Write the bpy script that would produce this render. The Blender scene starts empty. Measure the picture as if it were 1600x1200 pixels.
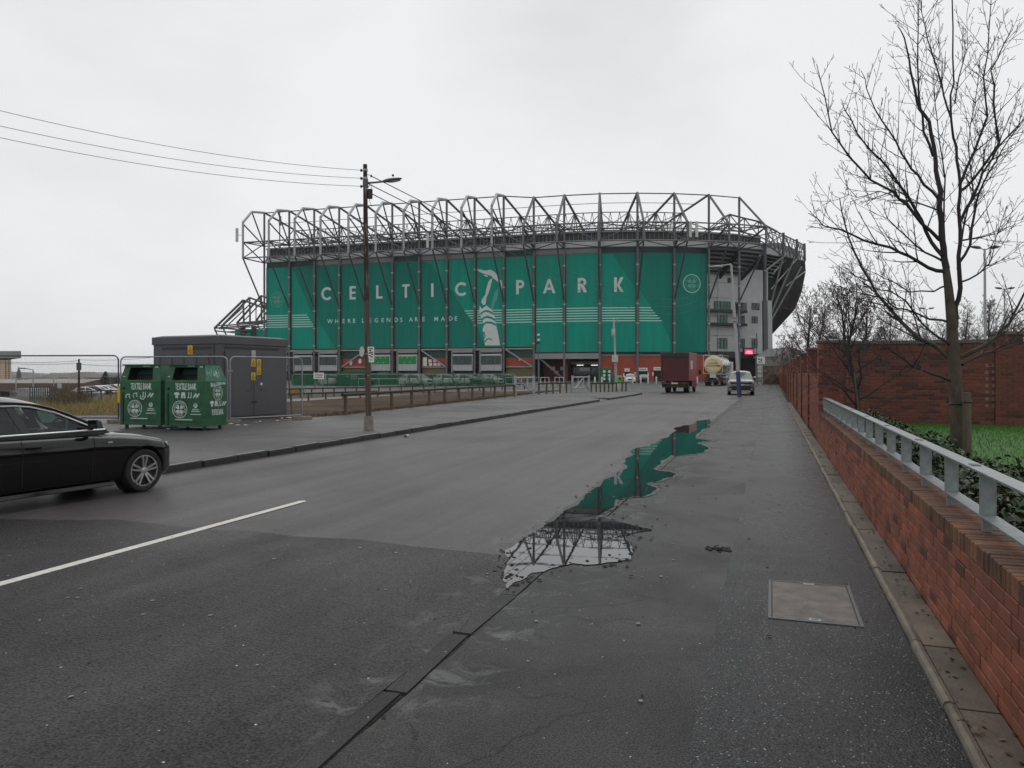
import bpy, bmesh, math, random
from mathutils import Vector, Matrix
from mathutils.geometry import tessellate_polygon
rnd = random.Random(7)
SC = bpy.context.scene
COL = SC.collection
# ---------------------------------------------------------------- camera, sky, sun, exposure
H, F, V0 = 1.65, 1200.0, 583.0          # eye height, focal length in photo pixels, horizon row
cam_d = bpy.data.cameras.new('camera'); cam = bpy.data.objects.new('camera', cam_d); COL.objects.link(cam)
cam.location = (0, 0, H); cam.rotation_euler = (math.pi/2, 0, 0)
cam_d.sensor_width = 36; cam_d.lens = 27.0; cam_d.shift_y = -17/1600
cam_d.clip_start = 0.1; cam_d.clip_end = 6000
SC.camera = cam
SUN_EL, SUN_AZ = math.radians(50), math.radians(-20)
w = bpy.data.worlds.new('World'); SC.world = w; w.use_nodes = True
nt = w.node_tree; nt.nodes.clear()
def N(nt, t, **k):
    n = nt.nodes.new(t)
    for a, b in k.items(): setattr(n, a, b)
    return n
out = N(nt, 'ShaderNodeOutputWorld'); bg = N(nt, 'ShaderNodeBackground')
sky = N(nt, 'ShaderNodeTexSky', sky_type='NISHITA', sun_disc=False, sun_elevation=SUN_EL, sun_rotation=SUN_AZ)
bw = N(nt, 'ShaderNodeRGBToBW'); nt.links.new(sky.outputs[0], bw.inputs[0])
tc = N(nt, 'ShaderNodeTexCoord'); mp = N(nt, 'ShaderNodeMapping'); mp.inputs['Scale'].default_value = (1, 1, 2.4)
nt.links.new(tc.outputs['Generated'], mp.inputs['Vector'])
cl = N(nt, 'ShaderNodeTexNoise'); cl.inputs['Scale'].default_value = 1.5; cl.inputs['Detail'].default_value = 4; cl.inputs['Roughness'].default_value = .5
nt.links.new(mp.outputs[0], cl.inputs['Vector'])
cr = N(nt, 'ShaderNodeValToRGB')
cr.color_ramp.elements[0].position = .33; cr.color_ramp.elements[0].color = (6.5, 6.68, 6.75, 1)
cr.color_ramp.elements[1].position = .60; cr.color_ramp.elements[1].color = (8.5, 8.62, 8.72, 1)
nt.links.new(cl.outputs['Fac'], cr.inputs[0])
mx = N(nt, 'ShaderNodeMixRGB'); mx.inputs[0].default_value = .93        # a closed deck of cloud over the clear sky
nt.links.new(bw.outputs[0], mx.inputs[1]); nt.links.new(cr.outputs[0], mx.inputs[2])
nt.links.new(mx.outputs[0], bg.inputs[0]); bg.inputs[1].default_value = 0.100
nt.links.new(bg.outputs[0], out.inputs[0])
sl = bpy.data.lights.new('sun', 'SUN'); sl.energy = 0.5; sl.angle = math.radians(40); sl.color = (1, .98, .95)
so = bpy.data.objects.new('sun', sl); COL.objects.link(so); so.location = (0, 0, 60)
so.rotation_euler = (math.pi/2 - SUN_EL, 0, SUN_AZ + math.pi)
SC.view_settings.view_transform = 'Standard'; SC.view_settings.look = 'None'
SC.view_settings.exposure = 0.06; SC.view_settings.gamma = 1.0; SC.view_settings.use_curve_mapping = False
SC.cycles.max_bounces = 6; SC.cycles.use_denoising = True

# ---------------------------------------------------------------- helpers
def at(u, v, z=0.0):
    Y = (H - z)*F/(v - V0); return Vector(((u-800)/F*Y, Y, z))
def pt(u, v, Y): return Vector(((u-800)/F*Y, Y, H-(v-V0)*Y/F))
RD = Vector((.3198, .9475, 0)); RN = Vector((.9475, -.3198, 0)); RA = -math.atan2(.3198, .9475)
def R(t, s, z=0.0): return RD*t + RN*s + Vector((0, 0, z))
def ts(p): return (p.x*.3198+p.y*.9475, p.x*.9475-p.y*.3198)
V = Vector
class MB:
    def __init__(s): s.v = []; s.f = []; s.mi = []
    def add(s, vs, fs, m=0):
        b = len(s.v); s.v += [tuple(x) for x in vs]; s.f += [tuple(b+i for i in f) for f in fs]; s.mi += [m]*len(fs); return s
    def box(s, c, d, rz=0.0, m=0, mat=None):
        x, y, z = d[0]/2, d[1]/2, d[2]/2
        ca, sa = math.cos(rz), math.sin(rz)
        vs = []
        for i in (-1, 1):
            for j in (-1, 1):
                for k in (-1, 1):
                    a, b = i*x, j*y
                    p = V((c[0]+a*ca-b*sa, c[1]+a*sa+b*ca, c[2]+k*z)); vs.append(mat @ p if mat else p)
        return s.add(vs, [(0,1,3,2),(4,6,7,5),(0,4,5,1),(2,3,7,6),(0,2,6,4),(1,5,7,3)], m)
    def hexa(s, b4, t4, m=0):
        return s.add(list(b4)+list(t4), [(3,2,1,0),(4,5,6,7),(0,1,5,4),(1,2,6,5),(2,3,7,6),(3,0,4,7)], m)
    def bar(s, p, q, wd, hh=None, m=0, up=V((0,0,1))):
        p, q = V(p), V(q); d = (q-p)
        if d.length < 1e-6: return s
        d.normalize(); hh = hh or wd
        if abs(d.dot(up)) > .98: up = V((1,0,0))
        a = d.cross(up).normalized()*wd/2; b = a.cross(d).normalized()*hh/2
        return s.hexa([p-a-b,p+a-b,p+a+b,p-a+b],[q-a-b,q+a-b,q+a+b,q-a+b], m)
    def tube(s, pts, r, n=6, m=0, cap=True):
        pts = [V(p) for p in pts]; rr = r if isinstance(r, (list, tuple)) else [r]*len(pts)
        b = len(s.v); ref = None
        for i, p in enumerate(pts):
            d = (pts[min(i+1, len(pts)-1)]-pts[max(i-1, 0)])
            d = d.normalized() if d.length > 1e-9 else V((0,0,1))
            if ref is None:
                ref = V((0,0,1)) if abs(d.z) < .9 else V((1,0,0))
            a = (ref - d*ref.dot(d))
            a = a.normalized() if a.length > 1e-6 else d.orthogonal().normalized()
            ref = a; c = d.cross(a)
            for k in range(n):
                t = 2*math.pi*k/n; q = p + (a*math.cos(t)+c*math.sin(t))*rr[i]; s.v.append(tuple(q))
        for i in range(len(pts)-1):
            for k in range(n):
                s.f.append((b+i*n+k, b+i*n+(k+1)%n, b+(i+1)*n+(k+1)%n, b+(i+1)*n+k)); s.mi.append(m)
        if cap:
            s.f.append(tuple(b+k for k in range(n-1,-1,-1))); s.mi.append(m)
            e = b+(len(pts)-1)*n; s.f.append(tuple(e+k for k in range(n))); s.mi.append(m)
        return s
    def lathe(s, c, axis, prof, n=16, m=0):
        # prof: list of (offset along axis, radius)
        ax = V(axis).normalized(); return s._lathe(c, ax, prof, n, m)
    def _lathe(s, c, ax, prof, n, m):
        a = ax.orthogonal().normalized(); e = ax.cross(a); b = len(s.v)
        for o, r in prof:
            for k in range(n):
                t = 2*math.pi*k/n; s.v.append(tuple(V(c)+ax*o+(a*math.cos(t)+e*math.sin(t))*max(r, 1e-4)))
        for i in range(len(prof)-1):
            for k in range(n):
                s.f.append((b+i*n+k, b+i*n+(k+1)%n, b+(i+1)*n+(k+1)%n, b+(i+1)*n+k)); s.mi.append(m)
        s.f.append(tuple(b+k for k in range(n-1,-1,-1))); s.mi.append(m)
        e2 = b+(len(prof)-1)*n; s.f.append(tuple(e2+k for k in range(n))); s.mi.append(m)
        return s
    def poly(s, pts, holes=(), m=0, flip=False):
        # flat polygon (3-D points), optional holes
        loops = [[V(p) for p in pts]]+[[V(p) for p in h] for h in holes]
        flat = [p for l in loops for p in l]; tris = tessellate_polygon(loops)
        return s.add(flat, [tuple(t[::-1]) if flip else tuple(t) for t in tris], m)
    def prism(s, pts, ext, m=0):
        # closed polygon extruded by vector ext
        pts = [V(p) for p in pts]; e = V(ext); n = len(pts); b = len(s.v)
        tris = tessellate_polygon([pts])
        s.v += [tuple(p) for p in pts]+[tuple(p+e) for p in pts]
        for t in tris:
            s.f += [(b+t[0], b+t[1], b+t[2]), (b+n+t[2], b+n+t[1], b+n+t[0])]; s.mi += [m, m]
        for i in range(n):
            j = (i+1) % n; s.f.append((b+i, b+j, b+n+j, b+n+i)); s.mi.append(m)
        return s
    def mesh(s, name, off=None):
        me = bpy.data.meshes.new(name)
        vs = s.v if off is None else [(a-off[0], b-off[1], c-off[2]) for a, b, c in s.v]
        me.from_pydata(vs, [], s.f); me.validate(clean_customdata=False); me.update(); return me
def wloc(o):
    l = V((0,0,0))
    while o is not None: l += o.location; o = o.parent
    return l
def link(name, me, parent=None, loc=None, rz=0.0):
    o = bpy.data.objects.new(name, me); COL.objects.link(o)
    if parent is not None: o.parent = parent
    if loc is not None: o.location = loc
    if rz: o.rotation_euler.z = rz
    return o
def fixn(me):
    bm = bmesh.new(); bm.from_mesh(me); bmesh.ops.recalc_face_normals(bm, faces=bm.faces); bm.to_mesh(me); bm.free()
def obj(name, mb, mt, parent=None, world=False, smooth=None, norm=True, bevel=0, **props):
    """link one mesh; world=True: coordinates are world coordinates and get moved under an unrotated parent"""
    off = wloc(parent) if (world and parent is not None) else None
    me = mb.mesh(name, off) if isinstance(mb, MB) else mb
    mts = mt if isinstance(mt, (list, tuple)) else [mt]
    for m in mts: me.materials.append(m)
    if isinstance(mb, MB) and len(mts) > 1:
        if len(mb.mi) == len(me.polygons): me.polygons.foreach_set('material_index', mb.mi)
    if norm: fixn(me)
    if bevel:
        bm = bmesh.new(); bm.from_mesh(me)
        es = [e for e in bm.edges if len(e.link_faces) == 2 and e.calc_face_angle(0) > .6]
        bmesh.ops.bevel(bm, geom=es, offset=bevel, segments=2, profile=.6, affect='EDGES'); bm.to_mesh(me); bm.free()
    if smooth is not None:
        bm = bmesh.new(); bm.from_mesh(me)
        for f in bm.faces: f.smooth = True
        for e in bm.edges:
            if len(e.link_faces) == 2 and e.calc_face_angle(0) > math.radians(smooth): e.smooth = False
        bm.to_mesh(me); bm.free()
    o = link(name, me, parent)
    for k, v_ in props.items(): o[k] = v_
    return o
def tag(o, label, cat, group=None):
    o['label'] = label; o['category'] = cat
    if group: o['group'] = group
    return o
def thing(name, label, cat, loc=(0,0,0), rz=0.0, group=None):
    o = bpy.data.objects.new(name, None); COL.objects.link(o); o.location = loc; o.rotation_euler = (0,0,rz); o.empty_display_size = .3
    return tag(o, label, cat, group)
def structure(o): o['kind'] = 'structure'; return o
def copy_tree(o, parent=None, loc=None, rz=None, label=None):
    c = o.copy(); COL.objects.link(c)
    if parent is not None: c.parent = parent
    if loc is not None: c.location = loc
    if rz is not None: c.rotation_euler.z = rz
    if label: c['label'] = label
    for ch in list(o.children): copy_tree(ch, c)
    return c
# ---------------------------------------------------------------- materials
def M(name, col, rough=.6, metal=0.0, var=.12, scale=6.0, bump=0.0, bscale=80.0, spec=.5, stretch=None, col2=None, mix=(.45, .6), emit=0.0, trans=0.0, coat=0.0, island=0.0, detail=4, world=False):
    m = bpy.data.materials.new(name); m.use_nodes = True; t = m.node_tree; b = t.nodes['Principled BSDF']
    b.inputs['Roughness'].default_value = rough; b.inputs['Metallic'].default_value = metal
    b.inputs['Specular IOR Level'].default_value = spec
    if coat: b.inputs['Coat Weight'].default_value = coat; b.inputs['Coat Roughness'].default_value = .04
    if trans: b.inputs['Transmission Weight'].default_value = trans
    c = N(t, 'ShaderNodeNewGeometry') if world else N(t, 'ShaderNodeTexCoord'); mp = N(t, 'ShaderNodeMapping'); t.links.new(c.outputs['Position' if world else 'Object'], mp.inputs[0])
    if stretch: mp.inputs['Scale'].default_value = stretch
    nz = N(t, 'ShaderNodeTexNoise'); nz.inputs['Scale'].default_value = scale; nz.inputs['Detail'].default_value = detail
    t.links.new(mp.outputs[0], nz.inputs['Vector'])
    rp = N(t, 'ShaderNodeValToRGB'); e = rp.color_ramp.elements
    if col2 is None:
        e[0].position = .3; e[1].position = .7
        e[0].color = [x*(1-var) for x in col]+[1]; e[1].color = [min(1, x*(1+var)) for x in col]+[1]
    else:
        e[0].position, e[1].position = mix; e[0].color = list(col)+[1]; e[1].color = list(col2)+[1]
    t.links.new(nz.outputs['Fac'], rp.inputs[0]); res = rp.outputs[0]
    if island:
        g = N(t, 'ShaderNodeNewGeometry'); oi = N(t, 'ShaderNodeObjectInfo')
        ad = N(t, 'ShaderNodeMath', operation='ADD'); t.links.new(g.outputs['Random Per Island'], ad.inputs[0]); t.links.new(oi.outputs['Random'], ad.inputs[1])
        fr = N(t, 'ShaderNodeMath', operation='FRACT'); t.links.new(ad.outputs[0], fr.inputs[0])
        mr = N(t, 'ShaderNodeMapRange'); mr.inputs['To Min'].default_value = 1-island; mr.inputs['To Max'].default_value = 1+island
        t.links.new(fr.outputs[0], mr.inputs[0])
        vm = N(t, 'ShaderNodeVectorMath', operation='SCALE'); t.links.new(res, vm.inputs[0]); t.links.new(mr.outputs[0], vm.inputs['Scale']); res = vm.outputs[0]
    t.links.new(res, b.inputs['Base Color'])
    if emit:
        b.inputs['Emission Color'].default_value = list(col)+[1]; b.inputs['Emission Strength'].default_value = emit
    if bump:
        n2 = N(t, 'ShaderNodeTexNoise'); n2.inputs['Scale'].default_value = bscale; n2.inputs['Detail'].default_value = 5
        t.links.new(mp.outputs[0], n2.inputs['Vector'])
        bp = N(t, 'ShaderNodeBump'); bp.inputs['Strength'].default_value = bump; bp.inputs['Distance'].default_value = .01
        t.links.new(n2.outputs['Fac'], bp.inputs['Height']); t.links.new(bp.outputs[0], b.inputs['Normal'])
    mr2 = N(t, 'ShaderNodeMapRange'); mr2.inputs['To Min'].default_value = max(.02, rough-.08*(rough > .1)); mr2.inputs['To Max'].default_value = min(1, rough+.1*(rough > .1))
    t.links.new(nz.outputs['Fac'], mr2.inputs[0]); t.links.new(mr2.outputs[0], b.inputs['Roughness'])
    return m
def asphalt(name, dark, light, rlo, rhi, big=.35, agg=110, bump=.5, chip=0.0, chipscale=60, crack=0.0, stain=None, chipcol=(.5,.5,.48), bdist=.006, spec=.5, gutter=None, streak=0.0):
    m = bpy.data.materials.new(name); m.use_nodes = True; t = m.node_tree; b = t.nodes['Principled BSDF']; L = t.links.new
    c = N(t, 'ShaderNodeTexCoord'); P = c.outputs['Object']
    def noise(sc, det=4, ro=.55, dist=0):
        n = N(t, 'ShaderNodeTexNoise'); n.inputs['Scale'].default_value = sc; n.inputs['Detail'].default_value = det; n.inputs['Roughness'].default_value = ro
        n.inputs['Distortion'].default_value = dist; L(P, n.inputs['Vector']); return n.outputs['Fac']
    def rng(x, a, z, o0, o1):
        r = N(t, 'ShaderNodeMapRange'); r.inputs[1].default_value = a; r.inputs[2].default_value = z; r.inputs[3].default_value = o0; r.inputs[4].default_value = o1; L(x, r.inputs[0]); return r.outputs[0]
    def mixc(f, a, z):
        x = N(t, 'ShaderNodeMixRGB'); 
        if hasattr(f, 'node'): L(f, x.inputs[0])
        else: x.inputs[0].default_value = f
        for i, q in ((1, a), (2, z)):
            if hasattr(q, 'node'): L(q, x.inputs[i])
            else: x.inputs[i].default_value = list(q)+[1]
        return x.outputs[0]
    n1 = noise(big, 5, .6, .4); n2 = noise(big*9, 4); n3 = noise(agg, 3, .6)
    col = mixc(rng(n1, .35, .68, 0, 1), dark, light)
    fine = rng(n3, .3, .7, .35, 1.7); mid = rng(noise(14, 5, .7), .3, .7, .78, 1.22)
    mu = N(t, 'ShaderNodeMath', operation='MULTIPLY'); L(fine, mu.inputs[0]); L(mid, mu.inputs[1])
    vs = N(t, 'ShaderNodeVectorMath', operation='SCALE'); L(col, vs.inputs[0]); L(mu.outputs[0], vs.inputs['Scale']); col = vs.outputs[0]
    if stain:
        col = mixc(rng(noise(1.1, 5, .65, .6), .56, .72, 0, .8), col, stain)
    vo = N(t, 'ShaderNodeTexVoronoi'); vo.inputs['Scale'].default_value = agg*.8; L(P, vo.inputs['Vector'])
    hgt = N(t, 'ShaderNodeMath', operation='ADD'); L(n3, hgt.inputs[0]); L(vo.outputs['Distance'], hgt.inputs[1]); hg = hgt.outputs[0]
    rough = rng(n1, .35, .65, rhi, rlo)
    if crack:
        nn = N(t, 'ShaderNodeTexNoise'); nn.inputs['Scale'].default_value = 2.5; nn.inputs['Detail'].default_value = 6; L(P, nn.inputs['Vector'])
        sb = N(t, 'ShaderNodeVectorMath', operation='MULTIPLY_ADD'); L(nn.outputs['Color'], sb.inputs[0]); sb.inputs[1].default_value = (.55,.55,0); L(P, sb.inputs[2])
        ve = N(t, 'ShaderNodeTexVoronoi', feature='DISTANCE_TO_EDGE'); ve.inputs['Scale'].default_value = crack; L(sb.outputs[0], ve.inputs['Vector'])
        gate = rng(noise(.5, 2), .42, .55, 0, 1)
        cf = rng(ve.outputs['Distance'], .003, .011, 1, 0)
        g2 = N(t, 'ShaderNodeMath', operation='MULTIPLY'); L(cf, g2.inputs[0]); L(gate, g2.inputs[1])
        col = mixc(g2.outputs[0], col, (.008,.008,.008))
        h2 = N(t, 'ShaderNodeMath', operation='SUBTRACT'); L(hg, h2.inputs[0]); L(g2.outputs[0], h2.inputs[1]); hg = h2.outputs[0]
    if chip:
        vc = N(t, 'ShaderNodeTexVoronoi'); vc.inputs['Scale'].default_value = chipscale; L(P, vc.inputs['Vector'])
        sp = N(t, 'ShaderNodeSeparateColor'); L(vc.outputs['Color'], sp.inputs[0])
        a = N(t, 'ShaderNodeMath', operation='GREATER_THAN'); L(sp.outputs[0], a.inputs[0]); a.inputs[1].default_value = 1-chip
        th = rng(sp.outputs[1], 0, 1, .10, .30)
        d = N(t, 'ShaderNodeMath', operation='LESS_THAN'); L(vc.outputs['Distance'], d.inputs[0]); L(th, d.inputs[1])
        q = N(t, 'ShaderNodeMath', operation='MULTIPLY'); L(a.outputs[0], q.inputs[0]); L(d.outputs[0], q.inputs[1])
        col = mixc(q.outputs[0], col, chipcol)
    if streak:                                         # wheel tracks: long streaks along the road
        dd = []
        for vec in ((.9475*1.1,-.3198*1.1,0),(.3198*.05,.9475*.05,0)):
            q = N(t, 'ShaderNodeVectorMath', operation='DOT_PRODUCT'); L(P, q.inputs[0]); q.inputs[1].default_value = vec; dd.append(q.outputs['Value'])
        cx = N(t, 'ShaderNodeCombineXYZ'); L(dd[0], cx.inputs[0]); L(dd[1], cx.inputs[1])
        sn = N(t, 'ShaderNodeTexNoise'); sn.inputs['Scale'].default_value = 1.3; sn.inputs['Detail'].default_value = 6; sn.inputs['Roughness'].default_value = .6; L(cx.outputs[0], sn.inputs['Vector'])
        v2 = N(t, 'ShaderNodeVectorMath', operation='SCALE'); L(col, v2.inputs[0]); L(rng(sn.outputs['Fac'], .3, .7, 1-streak, 1+streak), v2.inputs['Scale']); col = v2.outputs[0]
        ra = N(t, 'ShaderNodeMath', operation='ADD'); L(rough, ra.inputs[0]); L(rng(sn.outputs['Fac'], .3, .7, .08, -.08), ra.inputs[1]); rough = ra.outputs[0]
    grain = rng(n3, .38, .62, spec*.5, spec*1.5); specs = grain
    if gutter:                                         # standing damp: soft wet patches inside a band along the kerb
        dp = N(t, 'ShaderNodeVectorMath', operation='DOT_PRODUCT'); L(P, dp.inputs[0]); dp.inputs[1].default_value = (.9475,-.3198,0); sv = dp.outputs['Value']
        up_ = rng(sv, gutter[0], gutter[1], 0, 1); dn = rng(sv, gutter[2], gutter[3], 1, 0)
        q1 = N(t, 'ShaderNodeMath', operation='MULTIPLY'); L(up_, q1.inputs[0]); L(dn, q1.inputs[1])
        q2 = N(t, 'ShaderNodeMath', operation='MULTIPLY'); L(q1.outputs[0], q2.inputs[0]); L(rng(noise(gutter[4], 6, .65, .8), .52, .62, 0, 1), q2.inputs[1]); wet = q2.outputs[0]
        def mixf(a, z):
            x = N(t, 'ShaderNodeMix'); L(wet, x.inputs[0])
            for i, q in ((2, a), (3, z)):
                if hasattr(q, 'node'): L(q, x.inputs[i])
                else: x.inputs[i].default_value = q
            return x.outputs[0]
        rough = mixf(rough, .20); specs = mixf(grain, .42); hs_ = mixf(1.0, .12)
        hm_ = N(t, 'ShaderNodeMath', operation='MULTIPLY'); L(hg, hm_.inputs[0]); L(hs_, hm_.inputs[1]); hg = hm_.outputs[0]
    L(col, b.inputs['Base Color']); L(rough, b.inputs['Roughness']); b.inputs['Specular IOR Level'].default_value = spec
    if specs is not None: L(specs, b.inputs['Specular IOR Level'])
    bp = N(t, 'ShaderNodeBump'); bp.inputs['Strength'].default_value = bump; bp.inputs['Distance'].default_value = bdist
    L(hg, bp.inputs['Height']); L(bp.outputs[0], b.inputs['Normal'])
    return m
def glassmat(name, col, rough=.02, alpha=.35):
    # a tinted pane: glossy by Fresnel, partly see-through
    m = bpy.data.materials.new(name); m.use_nodes = True; t = m.node_tree; t.nodes.clear(); L = t.links.new
    o = N(t, 'ShaderNodeOutputMaterial'); fr = N(t, 'ShaderNodeFresnel'); fr.inputs[0].default_value = 1.5
    tr = N(t, 'ShaderNodeBsdfTransparent'); tr.inputs[0].default_value = list(col)+[1]
    di = N(t, 'ShaderNodeBsdfDiffuse'); di.inputs[0].default_value = (.02,.03,.03,1)
    m1 = N(t, 'ShaderNodeMixShader'); m1.inputs[0].default_value = alpha; L(di.outputs[0], m1.inputs[1]); L(tr.outputs[0], m1.inputs[2])
    gl = N(t, 'ShaderNodeBsdfGlossy'); gl.inputs['Roughness'].default_value = rough; gl.inputs[0].default_value = (.9,.95,.95,1)
    m2 = N(t, 'ShaderNodeMixShader'); L(fr.outputs[0], m2.inputs[0]); L(m1.outputs[0], m2.inputs[1]); L(gl.outputs[0], m2.inputs[2]); L(m2.outputs[0], o.inputs[0])
    return m
def netmat(name, col, cover):
    m = bpy.data.materials.new(name); m.use_nodes = True; t = m.node_tree; b = t.nodes['Principled BSDF']; o = [n for n in t.nodes if n.type == 'OUTPUT_MATERIAL'][0]
    b.inputs['Base Color'].default_value = list(col)+[1]; b.inputs['Roughness'].default_value = .7
    tr = N(t, 'ShaderNodeBsdfTransparent'); mxs = N(t, 'ShaderNodeMixShader')
    nz = N(t, 'ShaderNodeTexNoise'); nz.inputs['Scale'].default_value = 1.5; c = N(t, 'ShaderNodeTexCoord'); t.links.new(c.outputs['Object'], nz.inputs['Vector'])
    mr = N(t, 'ShaderNodeMapRange'); mr.inputs[3].default_value = cover-.15; mr.inputs[4].default_value = cover+.15; t.links.new(nz.outputs['Fac'], mr.inputs[0]); t.links.new(mr.outputs[0], mxs.inputs[0])
    t.links.new(tr.outputs[0], mxs.inputs[1]); t.links.new(b.outputs[0], mxs.inputs[2]); t.links.new(mxs.outputs[0], o.inputs[0])
    return m
mt = {}
mt['road_old'] = asphalt('road_asphalt_old', (.052,.046,.046), (.084,.075,.075), .32, .56, .12, 90, .35, chip=.012, chipscale=45, spec=.34, gutter=(-3.0,-2.2,-1.8,-1.5,1.6), streak=.16)
mt['road_new'] = asphalt('road_asphalt_new', (.0125,.011,.0115), (.034,.0295,.031), .36, .58, .3, 70, .7, chip=.01, chipscale=40, bdist=.008, spec=.28, gutter=(-2.45,-2.1,-1.8,-1.5,3.0), streak=.14)
mt['pave_old'] = asphalt('pavement_asphalt_old', (.012,.0115,.0115), (.034,.031,.030), .24, .50, .55, 110, .45, chip=.01, chipscale=55, crack=.9, stain=(.016,.010,.008), spec=.21, gutter=(-2.2,-1.75,-1.6,-1.15,3.2))
mt['pave_new'] = asphalt('footway_asphalt_chipped', (.006,.006,.0078), (.016,.016,.020), .20, .44, .4, 100, .5, chip=.20, chipscale=64, spec=.21, chipcol=(.34,.34,.33))
mt['pave_left'] = asphalt('pavement_asphalt_left', (.036,.033,.034), (.07,.064,.064), .36, .6, .25, 90, .5, chip=.01, chipscale=40, crack=.5, stain=(.03,.025,.022))
mt['yard'] = asphalt('yard_asphalt', (.04,.037,.036), (.075,.068,.066), .45, .7, .08, 60, .3)
mt['soil'] = asphalt('bare_soil', (.050,.033,.021), (.092,.063,.041), .8, .95, .35, 40, .8, stain=(.034,.022,.014), spec=.12)
mt['ground'] = asphalt('rough_ground', (.052,.045,.036), (.085,.076,.062), .7, .9, .05, 20, .6, stain=(.05,.06,.03), spec=.15)
mt['gravel'] = asphalt('gravel_track', (.14,.13,.12), (.22,.21,.20), .6, .85, .3, 50, .6)
def water():
    m = bpy.data.materials.new('puddle_water'); m.use_nodes = True; t = m.node_tree; b = t.nodes['Principled BSDF']
    b.inputs['Base Color'].default_value = (.016,.016,.018,1); b.inputs['Roughness'].default_value = .015; b.inputs['IOR'].default_value = 1.5; b.inputs['Specular IOR Level'].default_value = .6
    c = N(t, 'ShaderNodeTexCoord'); n = N(t, 'ShaderNodeTexNoise'); n.inputs['Scale'].default_value = 6; t.links.new(c.outputs['Object'], n.inputs['Vector'])
    bp = N(t, 'ShaderNodeBump'); bp.inputs['Strength'].default_value = .012; bp.inputs['Distance'].default_value = .01; t.links.new(n.outputs['Fac'], bp.inputs['Height']); t.links.new(bp.outputs[0], b.inputs['Normal'])
    return m
mt['water'] = water()
mt['film'] = M('wet_film', (.030,.030,.032), .16, var=.2, scale=9, bump=.12, bscale=30, spec=.55)
mt['kerb'] = M('kerb_stone', (.19,.18,.17), .55, var=.3, scale=5, bump=.4, bscale=60, island=.2)
mt['kerb_dark'] = M('kerb_stone_dark', (.032,.031,.031), .5, var=.3, scale=7, bump=.4, bscale=70, island=.2)
mt['edging'] = M('edging_concrete', (.15,.122,.094), .6, var=.4, scale=5, world=True, detail=8, bump=.7, bscale=90, island=.12)
mt['slab'] = M('slab_concrete', (.095,.075,.054), .55, var=.5, scale=2.6, world=True, detail=8, bump=.4, bscale=50, island=.15)
mt['paint'] = M('road_paint', (.62,.60,.54), .55, var=.18, scale=30, bump=.2)
mt['brick'] = M('red_brick', (.228,.068,.036), .62, var=.34, scale=2.6, bump=.6, bscale=110, island=.24, detail=9, world=True)
mt['brick_dark'] = M('dark_red_brick', (.085,.026,.018), .62, var=.2, scale=14, bump=.5, bscale=120, island=.2)
mt['garden_shade_brick'] = M('maroon_garden_and_shade_brick', (.13,.034,.022), .65, var=.28, scale=2.4, detail=9, world=True, bump=.5, bscale=120, island=.16)  # garden wall brick; on pillar fronts its darkness is painted-in shade
mt['garden_shade_brick_dark'] = M('dark_garden_and_shade_brick', (.060,.020,.016), .65, var=.2, scale=14, bump=.5, bscale=120, island=.2)
mt['brick_moss'] = M('weathered_coping_brick', (.135,.060,.031), .7, var=.5, scale=3.5, detail=9, world=True, bump=.7, bscale=90, island=.3)
mt['mortar'] = M('mortar', (.20,.13,.10), .8, var=.2, scale=20)
mt['cope'] = M('coping_stone', (.10,.085,.08), .6, var=.25, scale=6, bump=.3)
mt['galv'] = M('galvanised_steel', (.27,.295,.297), .45, .6, var=.18, scale=14, bump=.06)
mt['steel'] = M('painted_steel_grey', (.14,.145,.15), .55, .2, var=.15, scale=.6)
mt['steel_dk'] = M('painted_steel_dark', (.088,.091,.096), .55, .2, var=.2, scale=.5)
mt['steel_lt'] = M('painted_steel_light', (.36,.37,.38), .5, .2, var=.12, scale=.6)
mt['ban_l'] = M('banner_green_light', (.001,.285,.205), .55, var=.11, scale=1.1, stretch=(1,1,.07), detail=8, spec=.2, bump=.25, bscale=.55)
mt['ban_d'] = M('banner_green_dark', (.003,.198,.148), .55, var=.11, scale=1.1, stretch=(1,1,.07), detail=8, spec=.2, bump=.25, bscale=.55)
mt['ban_f'] = M('banner_green_faint', (.004,.185,.145), .6, var=.04, scale=.3, spec=.15)
mt['ban_white'] = M('banner_print_grey', (.62,.64,.64), .5, var=.05, scale=.5)
mt['ban_line'] = M('banner_print_pale_green', (.50,.74,.68), .5, var=.05, scale=.5)
mt['ban_mid'] = M('banner_print_mid', (.10,.36,.29), .5, var=.05, scale=.5)
mt['green_dk'] = M('dark_green_cladding', (.007,.055,.045), .5, var=.1, scale=.4)
mt['clad_w'] = M('white_grey_cladding', (.48,.49,.49), .5, var=.08, scale=.3, bump=.05)
mt['clad_g'] = M('grey_cladding', (.25,.25,.25), .55, var=.12, scale=.3)
mt['clad_d'] = M('dark_cladding', (.038,.039,.040), .6, var=.25, scale=.25)
mt['bowl'] = M('rear_cladding_black', (.014,.014,.015), .7, var=.3, scale=.3)
mt['damp'] = M('damp_margin', (.020,.019,.019), .36, var=.3, scale=12, bump=.5, bscale=90, spec=.4)
mt['roof_g'] = M('roof_deck_grey', (.085,.085,.088), .6, var=.15, scale=.3)
mt['stad_red'] = M('stadium_red_brick', (.34,.066,.034), .7, var=.12, scale=.6, bump=.2, bscale=8)
mt['maroon'] = M('maroon_wall', (.10,.022,.022), .7, var=.15, scale=.5)
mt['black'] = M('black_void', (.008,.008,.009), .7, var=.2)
mt['olive'] = M('olive_shutter', (.13,.11,.05), .6, var=.15, scale=2)
mt['win_gr'] = M('green_tinted_glass', (.012,.11,.06), .08, var=.4, scale=.5, spec=.6)
mt['win_dk'] = M('dark_glass', (.012,.035,.03), .06, var=.5, scale=.8, spec=.6)
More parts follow.
